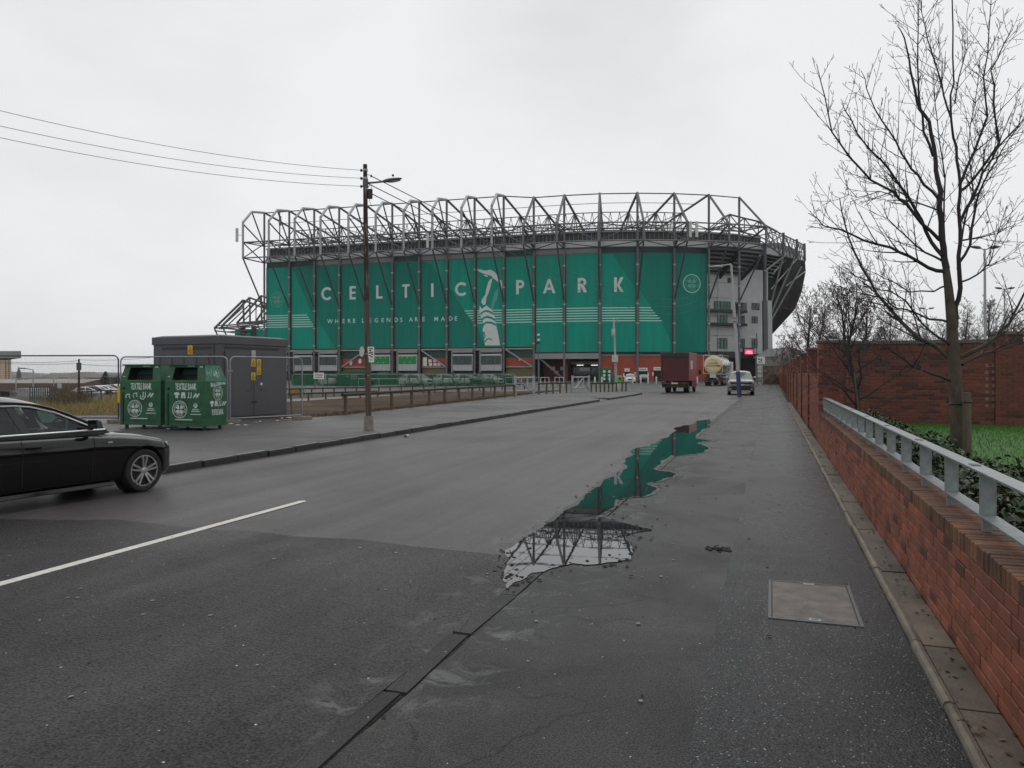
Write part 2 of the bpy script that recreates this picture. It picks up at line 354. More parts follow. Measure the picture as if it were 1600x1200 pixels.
mt['grn_board'] = M('bright_green_board', (.0,.23,.045), .5, var=.1, scale=1)
mt['white'] = M('white_paint', (.72,.72,.70), .5, var=.08, scale=5)
mt['offwhite'] = M('offwhite_paint', (.5,.5,.49), .5, var=.12, scale=5)
mt['wood'] = M('weathered_wood', (.10,.078,.052), .75, var=.4, scale=9, bump=.6, bscale=60, stretch=(1,1,.2))
mt['wood_dk'] = M('dark_wood', (.035,.026,.020), .8, var=.4, scale=9, bump=.5, stretch=(1,1,.3))
mt['pole'] = M('telegraph_pole_wood', (.028,.017,.013), .75, stretch=(9,9,.8), scale=3.2, bump=.5, bscale=20, col2=(.24,.20,.19), mix=(.5,.70))
mt['pole_lo'] = M('telegraph_pole_foot_wood', (.10,.075,.055), .8, stretch=(9,9,.5), scale=3, bump=.5, bscale=20, col2=(.045,.033,.027), mix=(.45,.7))
mt['concrete'] = M('concrete', (.21,.19,.17), .8, var=.3, scale=8, bump=.5, bscale=50)
mt['kiosk'] = M('kiosk_grey_grp', (.072,.072,.081), .5, var=.16, scale=1.4, detail=9, stretch=(1,1,.25), bump=.05)
mt['kiosk_dk'] = M('kiosk_recess', (.028,.028,.03), .6, var=.1)
mt['yellow'] = M('hazard_yellow', (.68,.42,.01), .5, var=.06, scale=6)
mt['blackp'] = M('black_plastic', (.012,.012,.013), .45, var=.2)
mt['bank'] = M('textile_bank_green', (.006,.085,.032), .45, var=.38, scale=4, detail=9, bump=.1, bscale=10)
mt['bank_t'] = M('textile_bank_faded_top', (.03,.16,.10), .5, var=.35, scale=5)
mt['print'] = M('white_print', (.52,.60,.55), .55, var=.3, scale=18)
mt['graf'] = M('graffiti_pale', (.35,.45,.42), .6, var=.4, scale=14)
mt['carblack'] = M('black_car_paint', (.003,.003,.004), .07, var=.1, spec=.5)
mt['tyre'] = M('tyre_rubber', (.013,.013,.013), .75, var=.2, scale=20, bump=.2)
mt['alloy'] = M('alloy_silver', (.50,.49,.49), .3, .85, var=.08)
mt['chrome'] = M('chrome', (.82,.83,.84), .35, .55, var=.02)
mt['carglass'] = glassmat('car_side_glass', (.62,.74,.70), .015, .95)
mt['vanglass'] = M('far_car_glass', (.02,.028,.03), .08, var=.3, spec=.7)
mt['lamp_clear'] = M('headlamp_lens', (.55,.57,.58), .1, .2, var=.1)
mt['red_lens'] = M('red_lens', (.28,.012,.01), .2, var=.1)
mt['amber'] = M('amber_lens', (.6,.2,.02), .25, var=.1)
mt['interior'] = M('car_interior', (.14,.165,.155), .7, var=.2)
mt['vanred'] = M('dull_red_van_paint', (.24,.018,.020), .45, var=.18, scale=1.5)
mt['vanred_dk'] = M('dark_red_shutter', (.075,.010,.012), .5, var=.2, scale=2)
mt['tank'] = M('tanker_steel', (.55,.55,.53), .22, .9, var=.12, scale=1.5)
mt['cream'] = M('tanker_cream', (.66,.55,.33), .45, var=.14, scale=2.5)
mt['grime'] = M('grimy_chassis', (.06,.045,.038), .7, var=.4, scale=5)
mt['suv'] = M('suv_pale_grey', (.22,.218,.215), .28, .25, var=.06, coat=.5)
mt['blue'] = M('blue_paint', (.025,.055,.12), .5, var=.15, scale=6)
mt['bark'] = M('bark', (.066,.050,.036), .8, var=.4, scale=12, bump=.7, bscale=40, stretch=(1,1,.5))
mt['branch'] = M('branch_bark', (.024,.018,.019), .75, var=.3, scale=8)
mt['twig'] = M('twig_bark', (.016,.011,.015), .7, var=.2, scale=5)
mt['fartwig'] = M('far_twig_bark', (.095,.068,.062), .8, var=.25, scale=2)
mt['leaf'] = M('hedge_leaf', (.026,.052,.016), .42, var=.5, scale=7, island=.55, spec=.5)
mt['conifer'] = M('conifer_needles', (.018,.03,.022), .7, var=.4, scale=2)
mt['grass'] = M('lawn_grass', (.036,.14,.004), .7, var=.25, scale=2.5, island=.3)
mt['lawn'] = M('lawn_turf', (.030,.115,.004), .8, var=.3, scale=3, bump=.6, bscale=40)
mt['dry'] = M('dry_grass', (.27,.205,.07), .8, var=.35, scale=3, island=.45)
mt['scrub'] = M('brown_scrub', (.085,.062,.035), .8, var=.4, scale=3, island=.4)
mt['cable'] = M('cable', (.03,.03,.03), .6)
mt['city'] = M('city_wall', (.33,.32,.31), .7, var=.12, scale=.05)
mt['tower'] = M('tower_block_tan', (.46,.33,.22), .7, var=.08, scale=.1)
mt['brownwall'] = M('brown_brick_factory', (.16,.105,.085), .8, var=.2, scale=.1)
mt['rooflight'] = M('translucent_roof', (.52,.50,.47), .6, var=.2, scale=.3)
mt['hillg'] = M('distant_hill', (.09,.10,.09), .9, var=.3, scale=.01)
mt['stone'] = M('rubble_stone', (.17,.12,.085), .85, var=.5, scale=1.6, bump=.8, bscale=6, island=.4)
mt['net'] = netmat('green_fence_net', (.008,.10,.055), .46)
mt['cont'] = M('green_container', (.006,.12,.04), .5, var=.2, scale=1)
mt['led'] = M('led_pink', (.9,.04,.16), .5, emit=.75, var=.3, scale=1.4)
mt['led_t'] = M('led_text', (1.0,.55,.65), .5, emit=1.0, var=0)
mt['tube_on'] = M('lit_tube', (1,.97,.9), .5, emit=1.0, var=0)
mt['rust'] = M('rusty_cover', (.125,.108,.096), .65, var=.45, scale=7, bump=.7, bscale=60)
mt['litter'] = M('white_litter', (.55,.55,.55), .6, var=.2, scale=8)
mt['deadleaf'] = M('dead_leaf', (.10,.07,.045), .7, var=.4, scale=20, island=.5)
mt['debris'] = M('dark_debris', (.014,.012,.011), .8, var=.3, island=.3)
mt['gum'] = M('old_gum', (.20,.20,.20), .6, var=.2, island=.3)
mt['binlime'] = M('bin_lime_green', (.12,.48,.01), .5)
mt['fence_b'] = M('temporary_fence_blue', (.055,.058,.10), .5, .3)
# ---------------------------------------------------------------- glyphs (built-in font turned into plain meshes once)
GL = {}
def _glyphs(chars):
    cu = bpy.data.curves.new('glyph', 'FONT'); o = bpy.data.objects.new('glyph', cu); COL.objects.link(o)
    cu.size = 1; cu.resolution_u = 2; cu.offset = .012
    for ch in chars:
        cu.body = ch; o.update_tag(); dg = bpy.context.evaluated_depsgraph_get(); dg.update()
        me = bpy.data.meshes.new_from_object(o.evaluated_get(dg))
        vs = [tuple(v.co) for v in me.vertices]; fs = [tuple(p.vertices) for p in me.polygons]
        x = [v[0] for v in vs]; GL[ch] = (vs, fs, min(x), max(x)); bpy.data.meshes.remove(me)
    bpy.data.objects.remove(o); bpy.data.curves.remove(cu)
_glyphs('ABCDEFGHIJKLMNOPQRSTUVWXYZ0123456789.-')
CAPH = max(v[1] for v in GL['E'][0])
def text(mb, s, o, ax, ay, h, width=None, sp=.08, m=0, align='c'):
    """write s on a plane: o = centre of the baseline, ax/ay unit vectors, h = capital height"""
    o, ax, ay = V(o), V(ax), V(ay); k = h/CAPH; x = 0; lay = []
    for ch in s:
        if ch == ' ': x += .3; continue
        g = GL[ch]; lay.append((ch, x)); x += (g[3]-g[2])+sp
    tot = x-sp; kx = (width/tot) if width else k; ofs = -tot/2 if align == 'c' else 0
    for ch, x0 in lay:
        vs, fs, a, b = GL[ch]
        mb.add([o + ax*((x0+ofs+p[0]-a)*kx) + ay*(p[1]*k) for p in vs], fs, m)
    return mb
def arctext(mb, s, c, ax, ay, r, h, a0, a1, m=0, inward=False):
    c, ax, ay = V(c), V(ax), V(ay); k = h/CAPH
    for i, ch in enumerate(s):
        if ch == ' ': continue
        th = a0+(a1-a0)*(i/(len(s)-1)); rd = ax*math.cos(th)+ay*math.sin(th)
        up = -rd if inward else rd; tg = V(ax*up.dot(ay)-ay*up.dot(ax))
        vs, fs, a, b = GL[ch]; base = c + rd*(r+(h if inward else 0))
        mb.add([base + tg*((p[0]-(a+b)/2)*k*.9) + up*(p[1]*k) for p in vs], fs, m)
def ring(mb, c, ax, ay, r0, r1, n=40, a0=0, a1=2*math.pi, m=0):
    c, ax, ay = V(c), V(ax), V(ay); full = abs(a1-a0-2*math.pi) < 1e-6; b = len(mb.v)
    k = n if full else n+1
    for i in range(k):
        t = a0+(a1-a0)*i/n; d = ax*math.cos(t)+ay*math.sin(t); mb.v += [tuple(c+d*r0), tuple(c+d*r1)]
    for i in range(n):
        j = (i+1) % k; mb.f.append((b+2*i, b+2*i+1, b+2*j+1, b+2*j)); mb.mi.append(m)
def disc(mb, c, ax, ay, r, n=24, m=0, sx=1):
    c, ax, ay = V(c), V(ax), V(ay)
    mb.add([c+ax*(r*sx*math.cos(2*math.pi*i/n))+ay*(r*math.sin(2*math.pi*i/n)) for i in range(n)], [tuple(range(n))], m)
def clover(mb, c, ax, ay, r, m=0):
    """four heart-shaped leaves and a stem"""
    c, ax, ay = V(c), V(ax), V(ay)
    for q in range(4):
        a = math.pi/4+q*math.pi/2; d = ax*math.cos(a)+ay*math.sin(a); e = -ax*math.sin(a)+ay*math.cos(a)
        prof = [(.10,0),(.45,.30),(.72,.40),(.92,.32),(.98,.16),(.84,0),(.98,-.16),(.92,-.32),(.72,-.40),(.45,-.30)]
        mb.poly([c+d*(r*x)+e*(r*y) for x, y in prof], m=m)
    mb.poly([c-ay*r*.1, c-ay*r*.98+ax*r*.10, c-ay*r*1.0-ax*r*.03, c-ay*r*.15-ax*r*.07], m=m)
def crest(mb, c, ax, ay, r, words=True, m_ring=0, m_leaf=0, nrm=None):
    ring(mb, c, ax, ay, r*.93, r, 40, m=m_ring)
    if words:
        ring(mb, c, ax, ay, r*.63, r*.67, 36, m=m_leaf)
        arctext(mb, 'THE CELTIC FOOTBALL CLUB', c, ax, ay, r*.71, r*.17, math.radians(205), math.radians(-25), m=m_leaf)
        arctext(mb, '1888', c, ax, ay, r*.71, r*.17, math.radians(245), math.radians(295), m=m_leaf, inward=True)
    clover(mb, c, ax, ay, r*.58, m=m_leaf)
# ================================================================ GROUND
def smooth(a, b, x):
    t = max(0, min(1, (x-a)/(b-a))); return t*t*(3-2*t)
def gz(x, y):
    d = (-14-.29*(y-27))-x
    return -.06 - 2.1*smooth(2, 30, d)*smooth(15, 40, y+d*.2) - 3.4*smooth(30, 160, d)
xs = [-2500,-1500,-900,-600,-420,-300]+[-240+i*8 for i in range(61)]+[300,420,600,900,1500,2500]
ys = [-60,-20,0,10]+[16+i*5 for i in range(70)]+[400,500,700,1000,1500,2200,3200]
g = MB()
g.v = [(x, y, gz(x, y)) for y in ys for x in xs]; nx = len(xs)
g.f = [(j*nx+i, j*nx+i+1, (j+1)*nx+i+1, (j+1)*nx+i) for j in range(len(ys)-1) for i in range(nx-1)]; g.mi = [0]*len(g.f)
structure(obj('ground', g, mt['ground'], norm=False, smooth=60))
def sheet(name, pts, z, m, skirt=.05, sub=False):
    mb = MB(); P = [V((p.x, p.y, z)) for p in pts]; mb.poly(P)
    n = len(P); b = len(mb.v); mb.v += [tuple(p) for p in P]+[(p.x, p.y, z-skirt) for p in P]
    for i in range(n):
        j = (i+1) % n; mb.f.append((b+i, b+j, b+n+j, b+n+i)); mb.mi.append(0)
    o = obj(name, mb, m, norm=False)
    me = o.data; me.update()
    # tops must look up
    bm = bmesh.new(); bm.from_mesh(me)
    for f in bm.faces:
        if abs(f.normal.z) > .5 and f.normal.z < 0: f.normal_flip()
    bm.to_mesh(me); bm.free()
    return structure(o)
def ragged(t0, t1, s, amp, step=.11, r=rnd):
    out = []; t = t0; k = 0.0
    while t < t1:
        k = .72*k + r.uniform(-amp, amp); out.append(R(t, s+k)); t += step*r.uniform(.6, 1.5)
    return out+[R(t1, s)]
S_L, S_R, S_M, S_E, S_W = -9.41, -1.93, -.345, .80, 1.05
sheet('road', [R(-12,S_L-.4), R(-12,S_R), R(120,S_R), R(150,-8), R(150,-30), R(63,-30), R(60.5,S_L-2), R(60,S_L-.02), R(9.5,S_L-.02), R(9.2,-25), R(-12,-25)], 0.0, mt['road_old'], .08)
edge = [at(u, v) for u, v in ((-260,800),(-60,809),(130,813),(185,812),(250,819),(330,826),(400,832),(470,838),(560,845),(640,853),(720,860),(780,867))]
edge = [V((p.x+rnd.uniform(-.03,.03), p.y+rnd.uniform(-.05,.05), 0)) for p in edge]
sheet('road_patch', [R(-10,-9.3)]+edge+[R(ts(edge[-1])[0]-.2, S_R+.02), R(-10, S_R+.02)], .004, mt['road_new'], .004)
sheet('road_line', [R(1.0,-5.75), R(8.5,-5.75), R(8.53,-5.70), R(8.48,-5.645), R(1.0,-5.645)], .008, mt['paint'], .003)
sheet('yard', [R(60,-9.6), R(63,-31), R(52,-37), R(104,-76), R(168,-122), R(230,-100), R(240,0), R(170,12), R(118,1.0), R(118,-9)], -.03, mt['yard'], .03)
# the pavement on the camera's side: old strip by the kerb, chipped new strip by the wall
e1 = ragged(1.2, 30, -1.777, .006)+[R(118, -1.781)]
sheet('pavement', e1+[R(118, S_M+.02), R(1.2, S_M+.02)], 0.0, mt['pave_old'], .07)
e2 = [R(1.2, S_M), R(118, S_M)]
sheet('footway', e2+[R(118, S_E-.005), R(1.2, S_E-.005)], .003, mt['pave_new'], .05)
pl = sheet('left_pavement', [R(10.2,S_L-.13), R(43.6,S_L-.13), R(43.6,-10.6), R(46.6,-10.6), R(46.6,S_L-.13), R(60,S_L-.13), R(60.6,-12), R(62,-17.2), R(48,-16.3), R(36,-15.4), R(30,-15.1), R(24.8,-14.75), R(21.6,-15.4), R(22.3,-21), R(20.6,-25), R(10.5,-25)], .12, mt['pave_left'], .12)
for (t0, t1) in ((43.6, 46.6),):                                   # dropped crossing
    mb = MB(); mb.add([R(t0,S_L+.02,.012), R(t1,S_L+.02,.012), R(t1,-10.62,.118), R(t0,-10.62,.118)], [(0,1,2,3)])
    structure(obj('crossing', mb, mt['pave_left']))
sheet('soil', [R(24.8,-14.75), R(30,-15.1), R(36,-15.4), R(48,-16.3), R(62,-17.2), R(62,-24), R(40,-25), R(26,-24), R(20,-24.5), R(21.6,-15.4)], .105, mt['soil'], .12)
sheet('track', [R(33,-25.0), R(66,-21), R(66,-23), R(34,-29.5)], .06, mt['gravel'], .1)
sheet('kerb_bed', [R(1,-1.98), R(60,-1.98), R(60,-1.72), R(1,-1.72)], -.014, mt['road_new'], .04)
# kerb stones on the left: each its own stone
left_kerb = thing('kerb', 'dark stone kerb along the left pavement with a paler top edge', 'kerb', R(27, S_L-.07)); left_kerb['kind'] = 'structure'
km = {}
def kerb_mesh(key, L, wd, h, top='kerb'):
    if key not in km:
        mb = MB(); mb.box((0,0,-h/2), (wd, L, h)); me = mb.mesh('kerb_stone'); me.materials.append(mt['kerb_dark']); 
        bm = bmesh.new(); bm.from_mesh(me); bmesh.ops.bevel(bm, geom=[e for e in bm.edges], offset=.012, segments=2, affect='EDGES')
        bm.to_mesh(me); bm.free(); me.materials.append(mt[top])
        for p in me.polygons:
            if p.normal.z > .6: p.material_index = 1  # upward faces get the paler colour
        km[key] = me
    return km[key]
t = 10.1
while t < 58.5:
    if not (43.2 < t < 46.4):
        c = R(t+.45, S_L-.065+rnd.uniform(-.012,.012), .125+rnd.uniform(-.012,.008)) - left_kerb.location
        o = link('kerb_stone', kerb_mesh('l', .895, .13, .22), left_kerb, c, RA+rnd.uniform(-.008,.008)); o.rotation_euler.x = rnd.uniform(-.008,.008)
    t += .914
# worn, nearly buried kerb on the right, with open joints
right_kerb = thing('kerb', 'sunken broken kerb stones flush with the road along the right pavement', 'kerb', R(10, -1.84)); right_kerb['kind'] = 'structure'
t = 1.75
while t < 60:
    near = t < 5.4
    z = rnd.uniform(.003,.009) if near else .002
    c = R(t+.45, -1.855+(rnd.uniform(-.006,.006) if near else 0), z) - right_kerb.location
    o = link('kerb_stone', kerb_mesh('r' if near else 'rf', .910 if near else .912, .147, .12, 'pave_old'), right_kerb, c, RA+(rnd.uniform(-.03,.03) if near else 0))
    if near: o.rotation_euler.x = rnd.uniform(-.010,.010); o.rotation_euler.y = rnd.uniform(-.03,.02)
    t += .914
# the puddle: a thin sheet of water lying over kerb and road
pz = [(1475,60),(1400,70),(1360,95),(1310,100),(1270,130),(1225,160),(1160,190),(1110,215),(1060,235),(1000,250),(995,290),(950,320),(960,360),(930,380),(900,395),(830,435),(800,470),(755,495),(720,520),(690,550),(665,580),(600,620),(560,650),(540,655),(480,710),(420,745),(390,765),(340,795),(300,820),(260,850),(190,890),(200,915),(228,935),(200,1000),(190,1035),(182,1070),(210,1090),(200,1130),(230,1105),(260,1082),(290,1075),(320,1060),(340,1040),(365,1025),(440,1018),(490,995),(540,982),(620,965),(700,975),(780,970),(830,960),(900,955),(950,945),(990,940),(985,905),(992,868),(970,830),(960,790),(1040,765),(1120,755),(1040,738),(960,715),(905,705),(860,690),(825,677),(790,680),(770,692),(765,688),(790,662),(820,640),(850,625),(880,600),(885,580),(890,565),(940,555),(1000,545),(1050,548),(1100,530),(1125,512),(1140,490),(1110,480),(1082,468),(1110,455),(1150,450),(1200,430),(1240,425),(1265,410),(1250,398),(1220,390),(1170,385),(1120,375),(1150,352),(1170,330),(1200,312),(1230,287),(1270,292),(1330,285),(1390,278),(1440,265),(1470,245),(1450,230),(1400,215),(1440,200),(1500,195),(1430,188),(1385,180),(1390,165),(1400,150),(1430,125),(1460,95)]
def px(zx, zy): return at(740+zx/4, 640+zy/4)
def watersheet(pts, name='puddle', z=.0075, m='water'):
    mb = MB(); mb.poly([V((p.x, p.y, z)) for p in pts])
    o = obj(name, mb, mt[m], norm=False); bm = bmesh.new(); bm.from_mesh(o.data)
    for f in bm.faces:
        if f.normal.z < 0: f.normal_flip()
    bm.to_mesh(o.data); bm.free(); return structure(o)
def roughen(P, lv=3, k=.16):
    for _ in range(lv):
        Q = []
        for i in range(len(P)):
            a, b = P[i], P[(i+1) % len(P)]; m_ = (a+b)/2; d = b-a; Q += [a, m_+V((-d.y, d.x, 0))*rnd.uniform(-k, k)]
        P = Q; k *= .9
    return P
P0_ = [px(*p) for p in pz]; ar_ = sum(a.x*b.y-b.x*a.y for a, b in zip(P0_, P0_[1:]+P0_[:1])); sg_ = 1 if ar_ > 0 else -1
mg = []
for i in range(len(P0_)):
    d_ = P0_[(i+1) % len(P0_)]-P0_[i-1]; d_ = V((d_.y, -d_.x, 0)).normalized()*sg_; mg.append(P0_[i]+d_*rnd.uniform(.02,.06)*(1+P0_[i].y*.03))
watersheet(mg, 'damp_margin', .0062, 'damp')
watersheet(roughen(P0_, 2, .09))
def blob(u, v, a, b, n=18, rot=0):
    c = at(u, v); P = []
    for i in range(n):
        th = 2*math.pi*i/n; r = rnd.uniform(.5, 1.2)
        P.append(c + RD*(a*r*math.cos(th)) + RN*(b*r*math.sin(th)))
    return P
# edging and slabs along the foot of the wall
edg = thing('edging', 'narrow rounded concrete edging between dark footway and brick wall', 'edging', R(10, .83)); edg['kind'] = 'structure'
def edging_mesh():
    mb = MB(); n = 6; L = .905
    prof = [(-.03,-.1),(-.03,.022),(-.022,.038),(0,.045),(.022,.038),(.03,.022),(.03,-.1)]
    for y in (-L/2, L/2): mb.v += [(x, y, z) for x, z in prof]
    k = len(prof)
    for i in range(k): j = (i+1) % k; mb.f.append((i, j, k+j, k+i))
    mb.f += [tuple(range(k))[::-1], tuple(range(k, 2*k))]; mb.mi = [0]*len(mb.f)
    me = mb.mesh('edging_stone'); me.materials.append(mt['edging']); fixn(me); return me
em = edging_mesh(); t = 1.5
while t < 60:
    o = link('edging_stone', em, edg, R(t+.455, .83+rnd.uniform(-.004,.004), rnd.uniform(-.006,.006))-edg.location, RA+rnd.uniform(-.006,.006)); t += .914
mb = MB(); mb.add([R(60,.80,.04),R(60,.86,.04),R(117,.86,.04),R(117,.80,.04)], [(0,1,2,3)]); obj('edging_run', mb, mt['edging'], edg, world=True)
sl_ = thing('wall_foot_slabs', 'brown stained concrete slabs in the gutter under the brick wall', 'slabs', R(10, .95)); sl_['kind'] = 'structure'
sm = MB(); sm.box((0,0,-.05), (.178, .90, .1)); sme = sm.mesh('slab'); sme.materials.append(mt['slab']); fixn(sme)
t = 1.5
while t < 45:
    o = link('slab', sme, sl_, R(t+.45, .953, .014+rnd.uniform(-.006,.006))-sl_.location, RA); o.rotation_euler.x = rnd.uniform(-.008,.008); o.rotation_euler.y = rnd.uniform(-.01,.01); t += .914
# ================================================================ BRICK WALLS (right)
bmesh_cache = {}
def brick_me(kind, L=.215, h=.065, d=.10):
    if kind not in bmesh_cache:
        mb = MB(); mb.box((0,0,0), (L, d, h)); me = mb.mesh('brick'); 
        bm = bmesh.new(); bm.from_mesh(me); bmesh.ops.bevel(bm, geom=list(bm.edges), offset=.004, segments=1, affect='EDGES'); bm.to_mesh(me); bm.free()
        me.materials.append(mt[kind[0]]); bmesh_cache[kind] = me
    return bmesh_cache[kind]
def brickwork(root, o, ax, nrm, length, height, budget=0, dark=.12, start=0, order_near=True, bond=True, mA='brick', mB='brick_dark'):
    """courses of stretchers on a vertical face: o lower corner, ax along, nrm outwards; first `budget` bricks are separate parts, the others one part"""
    o, ax, nrm = V(o), V(ax).normalized(), V(nrm).normalized(); rz = math.atan2(ax.y, ax.x); wl = wloc(root)
    items = []; nr = int(round(height/.075)); ch = height/nr
    for r in range(nr):
        x = -.1125 if (r % 2 and bond) else 0
        while x < length-1e-4:
            a, b = max(x, 0), min(x+.215, length)
            if b-a > .03: items.append(((a+b)/2, r, b-a))
            x += .225
    if order_near: items.sort(key=lambda q: q[0])
    st = [MB(), MB()]
    for i, (x, r, L) in enumerate(items):
        dk = rnd.random() < dark; c = o + ax*x + V((0,0,(r+.5)*ch)) - nrm*(.05-rnd.uniform(-.002,.004))
        if i < budget:
            ln = 'f' if L > .2 else 'h'
            b = link('brick', brick_me((mB if dk else mA, ln, round(ch,3)), .215 if ln == 'f' else L, ch-.010), root, c-wl, rz)
        else:
            st[dk].box(c, (L, .10, ch-.010), rz)
    for s, m in zip(st, (mA, mB)):
        if s.v: obj('brickwork', s, mt[m], root, world=True, norm=False, kind='stuff')
# low retaining wall with brick-on-edge coping
T0, T1 = 2.3, 19.5
lw = thing('low_brick_wall', 'low red brick retaining wall with brick coping under the galvanised railing', 'wall', R(T0, S_W))
mb = MB(); mb.hexa([R(T0,S_W+.010,-.1),R(T1,S_W+.010,-.1),R(T1,S_W+.32,-.1),R(T0,S_W+.32,-.1)],[R(T0,S_W+.010,.622),R(T1,S_W+.010,.622),R(T1,S_W+.32,.622),R(T0,S_W+.32,.622)])
obj('mortar_core', mb, mt['mortar'], lw, world=True)
brickwork(lw, R(T0, S_W, 0.0), RD, -RN, T1-T0, .60+.02, budget=205, dark=.05)
cm = MB(); cm.box((0,0,0), (.30, .064, .105)); cme = cm.mesh('coping_brick'); cme.materials.append(mt['brick_moss'])
bm = bmesh.new(); bm.from_mesh(cme); bmesh.ops.bevel(bm, geom=list(bm.edges), offset=.006, segments=1, affect='EDGES'); bm.to_mesh(cme); bm.free()
stc = MB(); t = T0; k = 0; wl = wloc(lw)
while t < T1-.05:
    c = R(t+.0375, S_W+.146+rnd.uniform(-.003,.003), .677+rnd.uniform(-.002,.003))
    if k < 95: link('coping_brick', cme, lw, c-wl, RA+rnd.uniform(-.01,.01))
    else: stc.box(c, (.30, .064, .105), RA)
    t += .075; k += 1
obj('coping_brickwork', stc, mt['brick_moss'], lw, world=True, norm=False, kind='stuff')
mb = MB(); mb.hexa([R(T0,S_W+.012,.622),R(T1,S_W+.012,.622),R(T1,S_W+.28,.622),R(T0,S_W+.28,.622)],[R(T0,S_W+.012,.722),R(T1,S_W+.012,.722),R(T1,S_W+.28,.722),R(T0,S_W+.28,.722)]); obj('coping_mortar', mb, mt['mortar'], lw, world=True)
# railing
SR = 1.19
rail = thing('railing', 'galvanised flat bar railing bolted to the top of the low brick wall', 'railing', R(T0, SR, .73))
def fbar(name, s0, s1, z0, z1, t0, t1):
    mb = MB(); mb.hexa([R(t0,s0,z0),R(t1,s0,z0),R(t1,s1,z0),R(t0,s1,z0)],[R(t0,s0,z1),R(t1,s0,z1),R(t1,s1,z1),R(t0,s1,z1)]); return obj(name, mb, mt['galv'], rail, world=True, bevel=.002)
fbar('top_rail', SR-.05, SR+.05, 1.068, 1.082, T0, 19.3); fbar('bottom_rail', SR-.045, SR+.045, .815, .827, T0, 19.3)
pm = MB(); pm.box((0,0,.947), (.086,.012,.239)); pme = pm.mesh('post'); pme.materials.append(mt['galv']); fixn(pme)
fm = MB(); fm.box((0,0,.772), (.05,.03,.084)); fme = fm.mesh('foot'); fme.materials.append(mt['galv']); fixn(fme)
bo = MB(); bo.box((0,0,1.0845), (.05,.10,.004)); bome = bo.mesh('joint_plate'); bome.materials.append(mt['steel_dk']); fixn(bome)
tp = 5.10; dt = .945
for i in range(-2, 16):
    t = tp+dt*i
    p = link('post', pme, rail, R(t, SR, 0)-rail.location, RA); link('foot', fme, rail, R(t, SR-.005, 0)-rail.location, RA)
    if i % 2 == 0: link('joint_plate', bome, rail, R(t+.3, SR, 0)-rail.location, RA)
# tall pillared boundary wall
bwall = thing('boundary_wall', 'tall red brick wall with square pillars running down the right of the footway', 'wall', R(19.5, 1.3))
wl = wloc(bwall); PIT = 5.72
for i in range(18):
    t0 = 19.5+PIT*i; zt = 2.36
    mb = MB(); mb.hexa([R(t0+.012,1.072,-.1),R(t0+.54,1.072,-.1),R(t0+.54,1.59,-.1),R(t0+.012,1.59,-.1)],[R(t0+.012,1.072,zt),R(t0+.54,1.072,zt),R(t0+.54,1.59,zt),R(t0+.012,1.59,zt)])
    p = obj('pillar', mb, mt['mortar'], bwall, world=True)
    if i == 0:
        brickwork(p, R(t0,1.06,0), RN, -RD, .54, zt, budget=90, dark=.10, mA='garden_shade_brick', mB='garden_shade_brick_dark');  # pillar fronts: darker brick than the road side, shade put into the colour
    elif i < 12: brickwork(p, R(t0,1.06,0), RN, -RD, .54, zt, dark=.12, mA='garden_shade_brick', mB='garden_shade_brick_dark')
    else:
        mb = MB(); mb.add([R(t0,1.06,0),R(t0,1.6,0),R(t0,1.6,zt),R(t0,1.06,zt)], [(0,1,2,3)]); obj('brick_face', mb, mt['brick'], p, world=True)
    if i < 8: brickwork(p, R(t0+.54,1.06,0), -RD, -RN, .54, zt, dark=.12)
    else:
        mb = MB(); mb.add([R(t0,1.06,0),R(t0+.54,1.06,0),R(t0+.54,1.06,zt),R(t0,1.06,zt)], [(0,1,2,3)]); obj('brick_face', mb, mt['brick'], p, world=True)
    mb = MB(); a, b, c, d = R(t0-.04,1.02), R(t0+.58,1.02), R(t0+.58,1.64), R(t0-.04,1.64); q = V((0,0,zt+.002)); h = V((0,0,zt+.06)); ce = (a+b+c+d)/4
    mb.hexa([a+q,b+q,c+q,d+q], [a+h,b+h,c+h,d+h]); mb.add([a+h,b+h,c+h,d+h,ce+V((0,0,zt+.11))], [(0,1,4),(1,2,4),(2,3,4),(3,0,4)])
    obj('cap', mb, mt['cope'], p, world=True)
    a0, a1, zp = t0+.54, t0+PIT, 1.64
    mb = MB(); mb.hexa([R(a0,1.122,-.1),R(a1,1.122,-.1),R(a1,1.33,-.1),R(a0,1.33,-.1)],[R(a0,1.122,zp),R(a1,1.122,zp),R(a1,1.33,zp),R(a0,1.33,zp)])
    p = obj('wall_panel', mb, mt['mortar'] if i < 7 else mt['brick'], bwall, world=True)
    if i < 7: brickwork(p, R(a0,1.11,0), RD, -RN, a1-a0, zp-.07, dark=.12)
    mb = MB(); mb.hexa([R(a0,1.10,zp-.068),R(a1,1.10,zp-.068),R(a1,1.345,zp-.068),R(a0,1.345,zp-.068)],[R(a0,1.10,zp+.012),R(a1,1.10,zp+.012),R(a1,1.345,zp+.012),R(a0,1.345,zp+.012)]); obj('coping', mb, mt['brick_moss'], p, world=True)
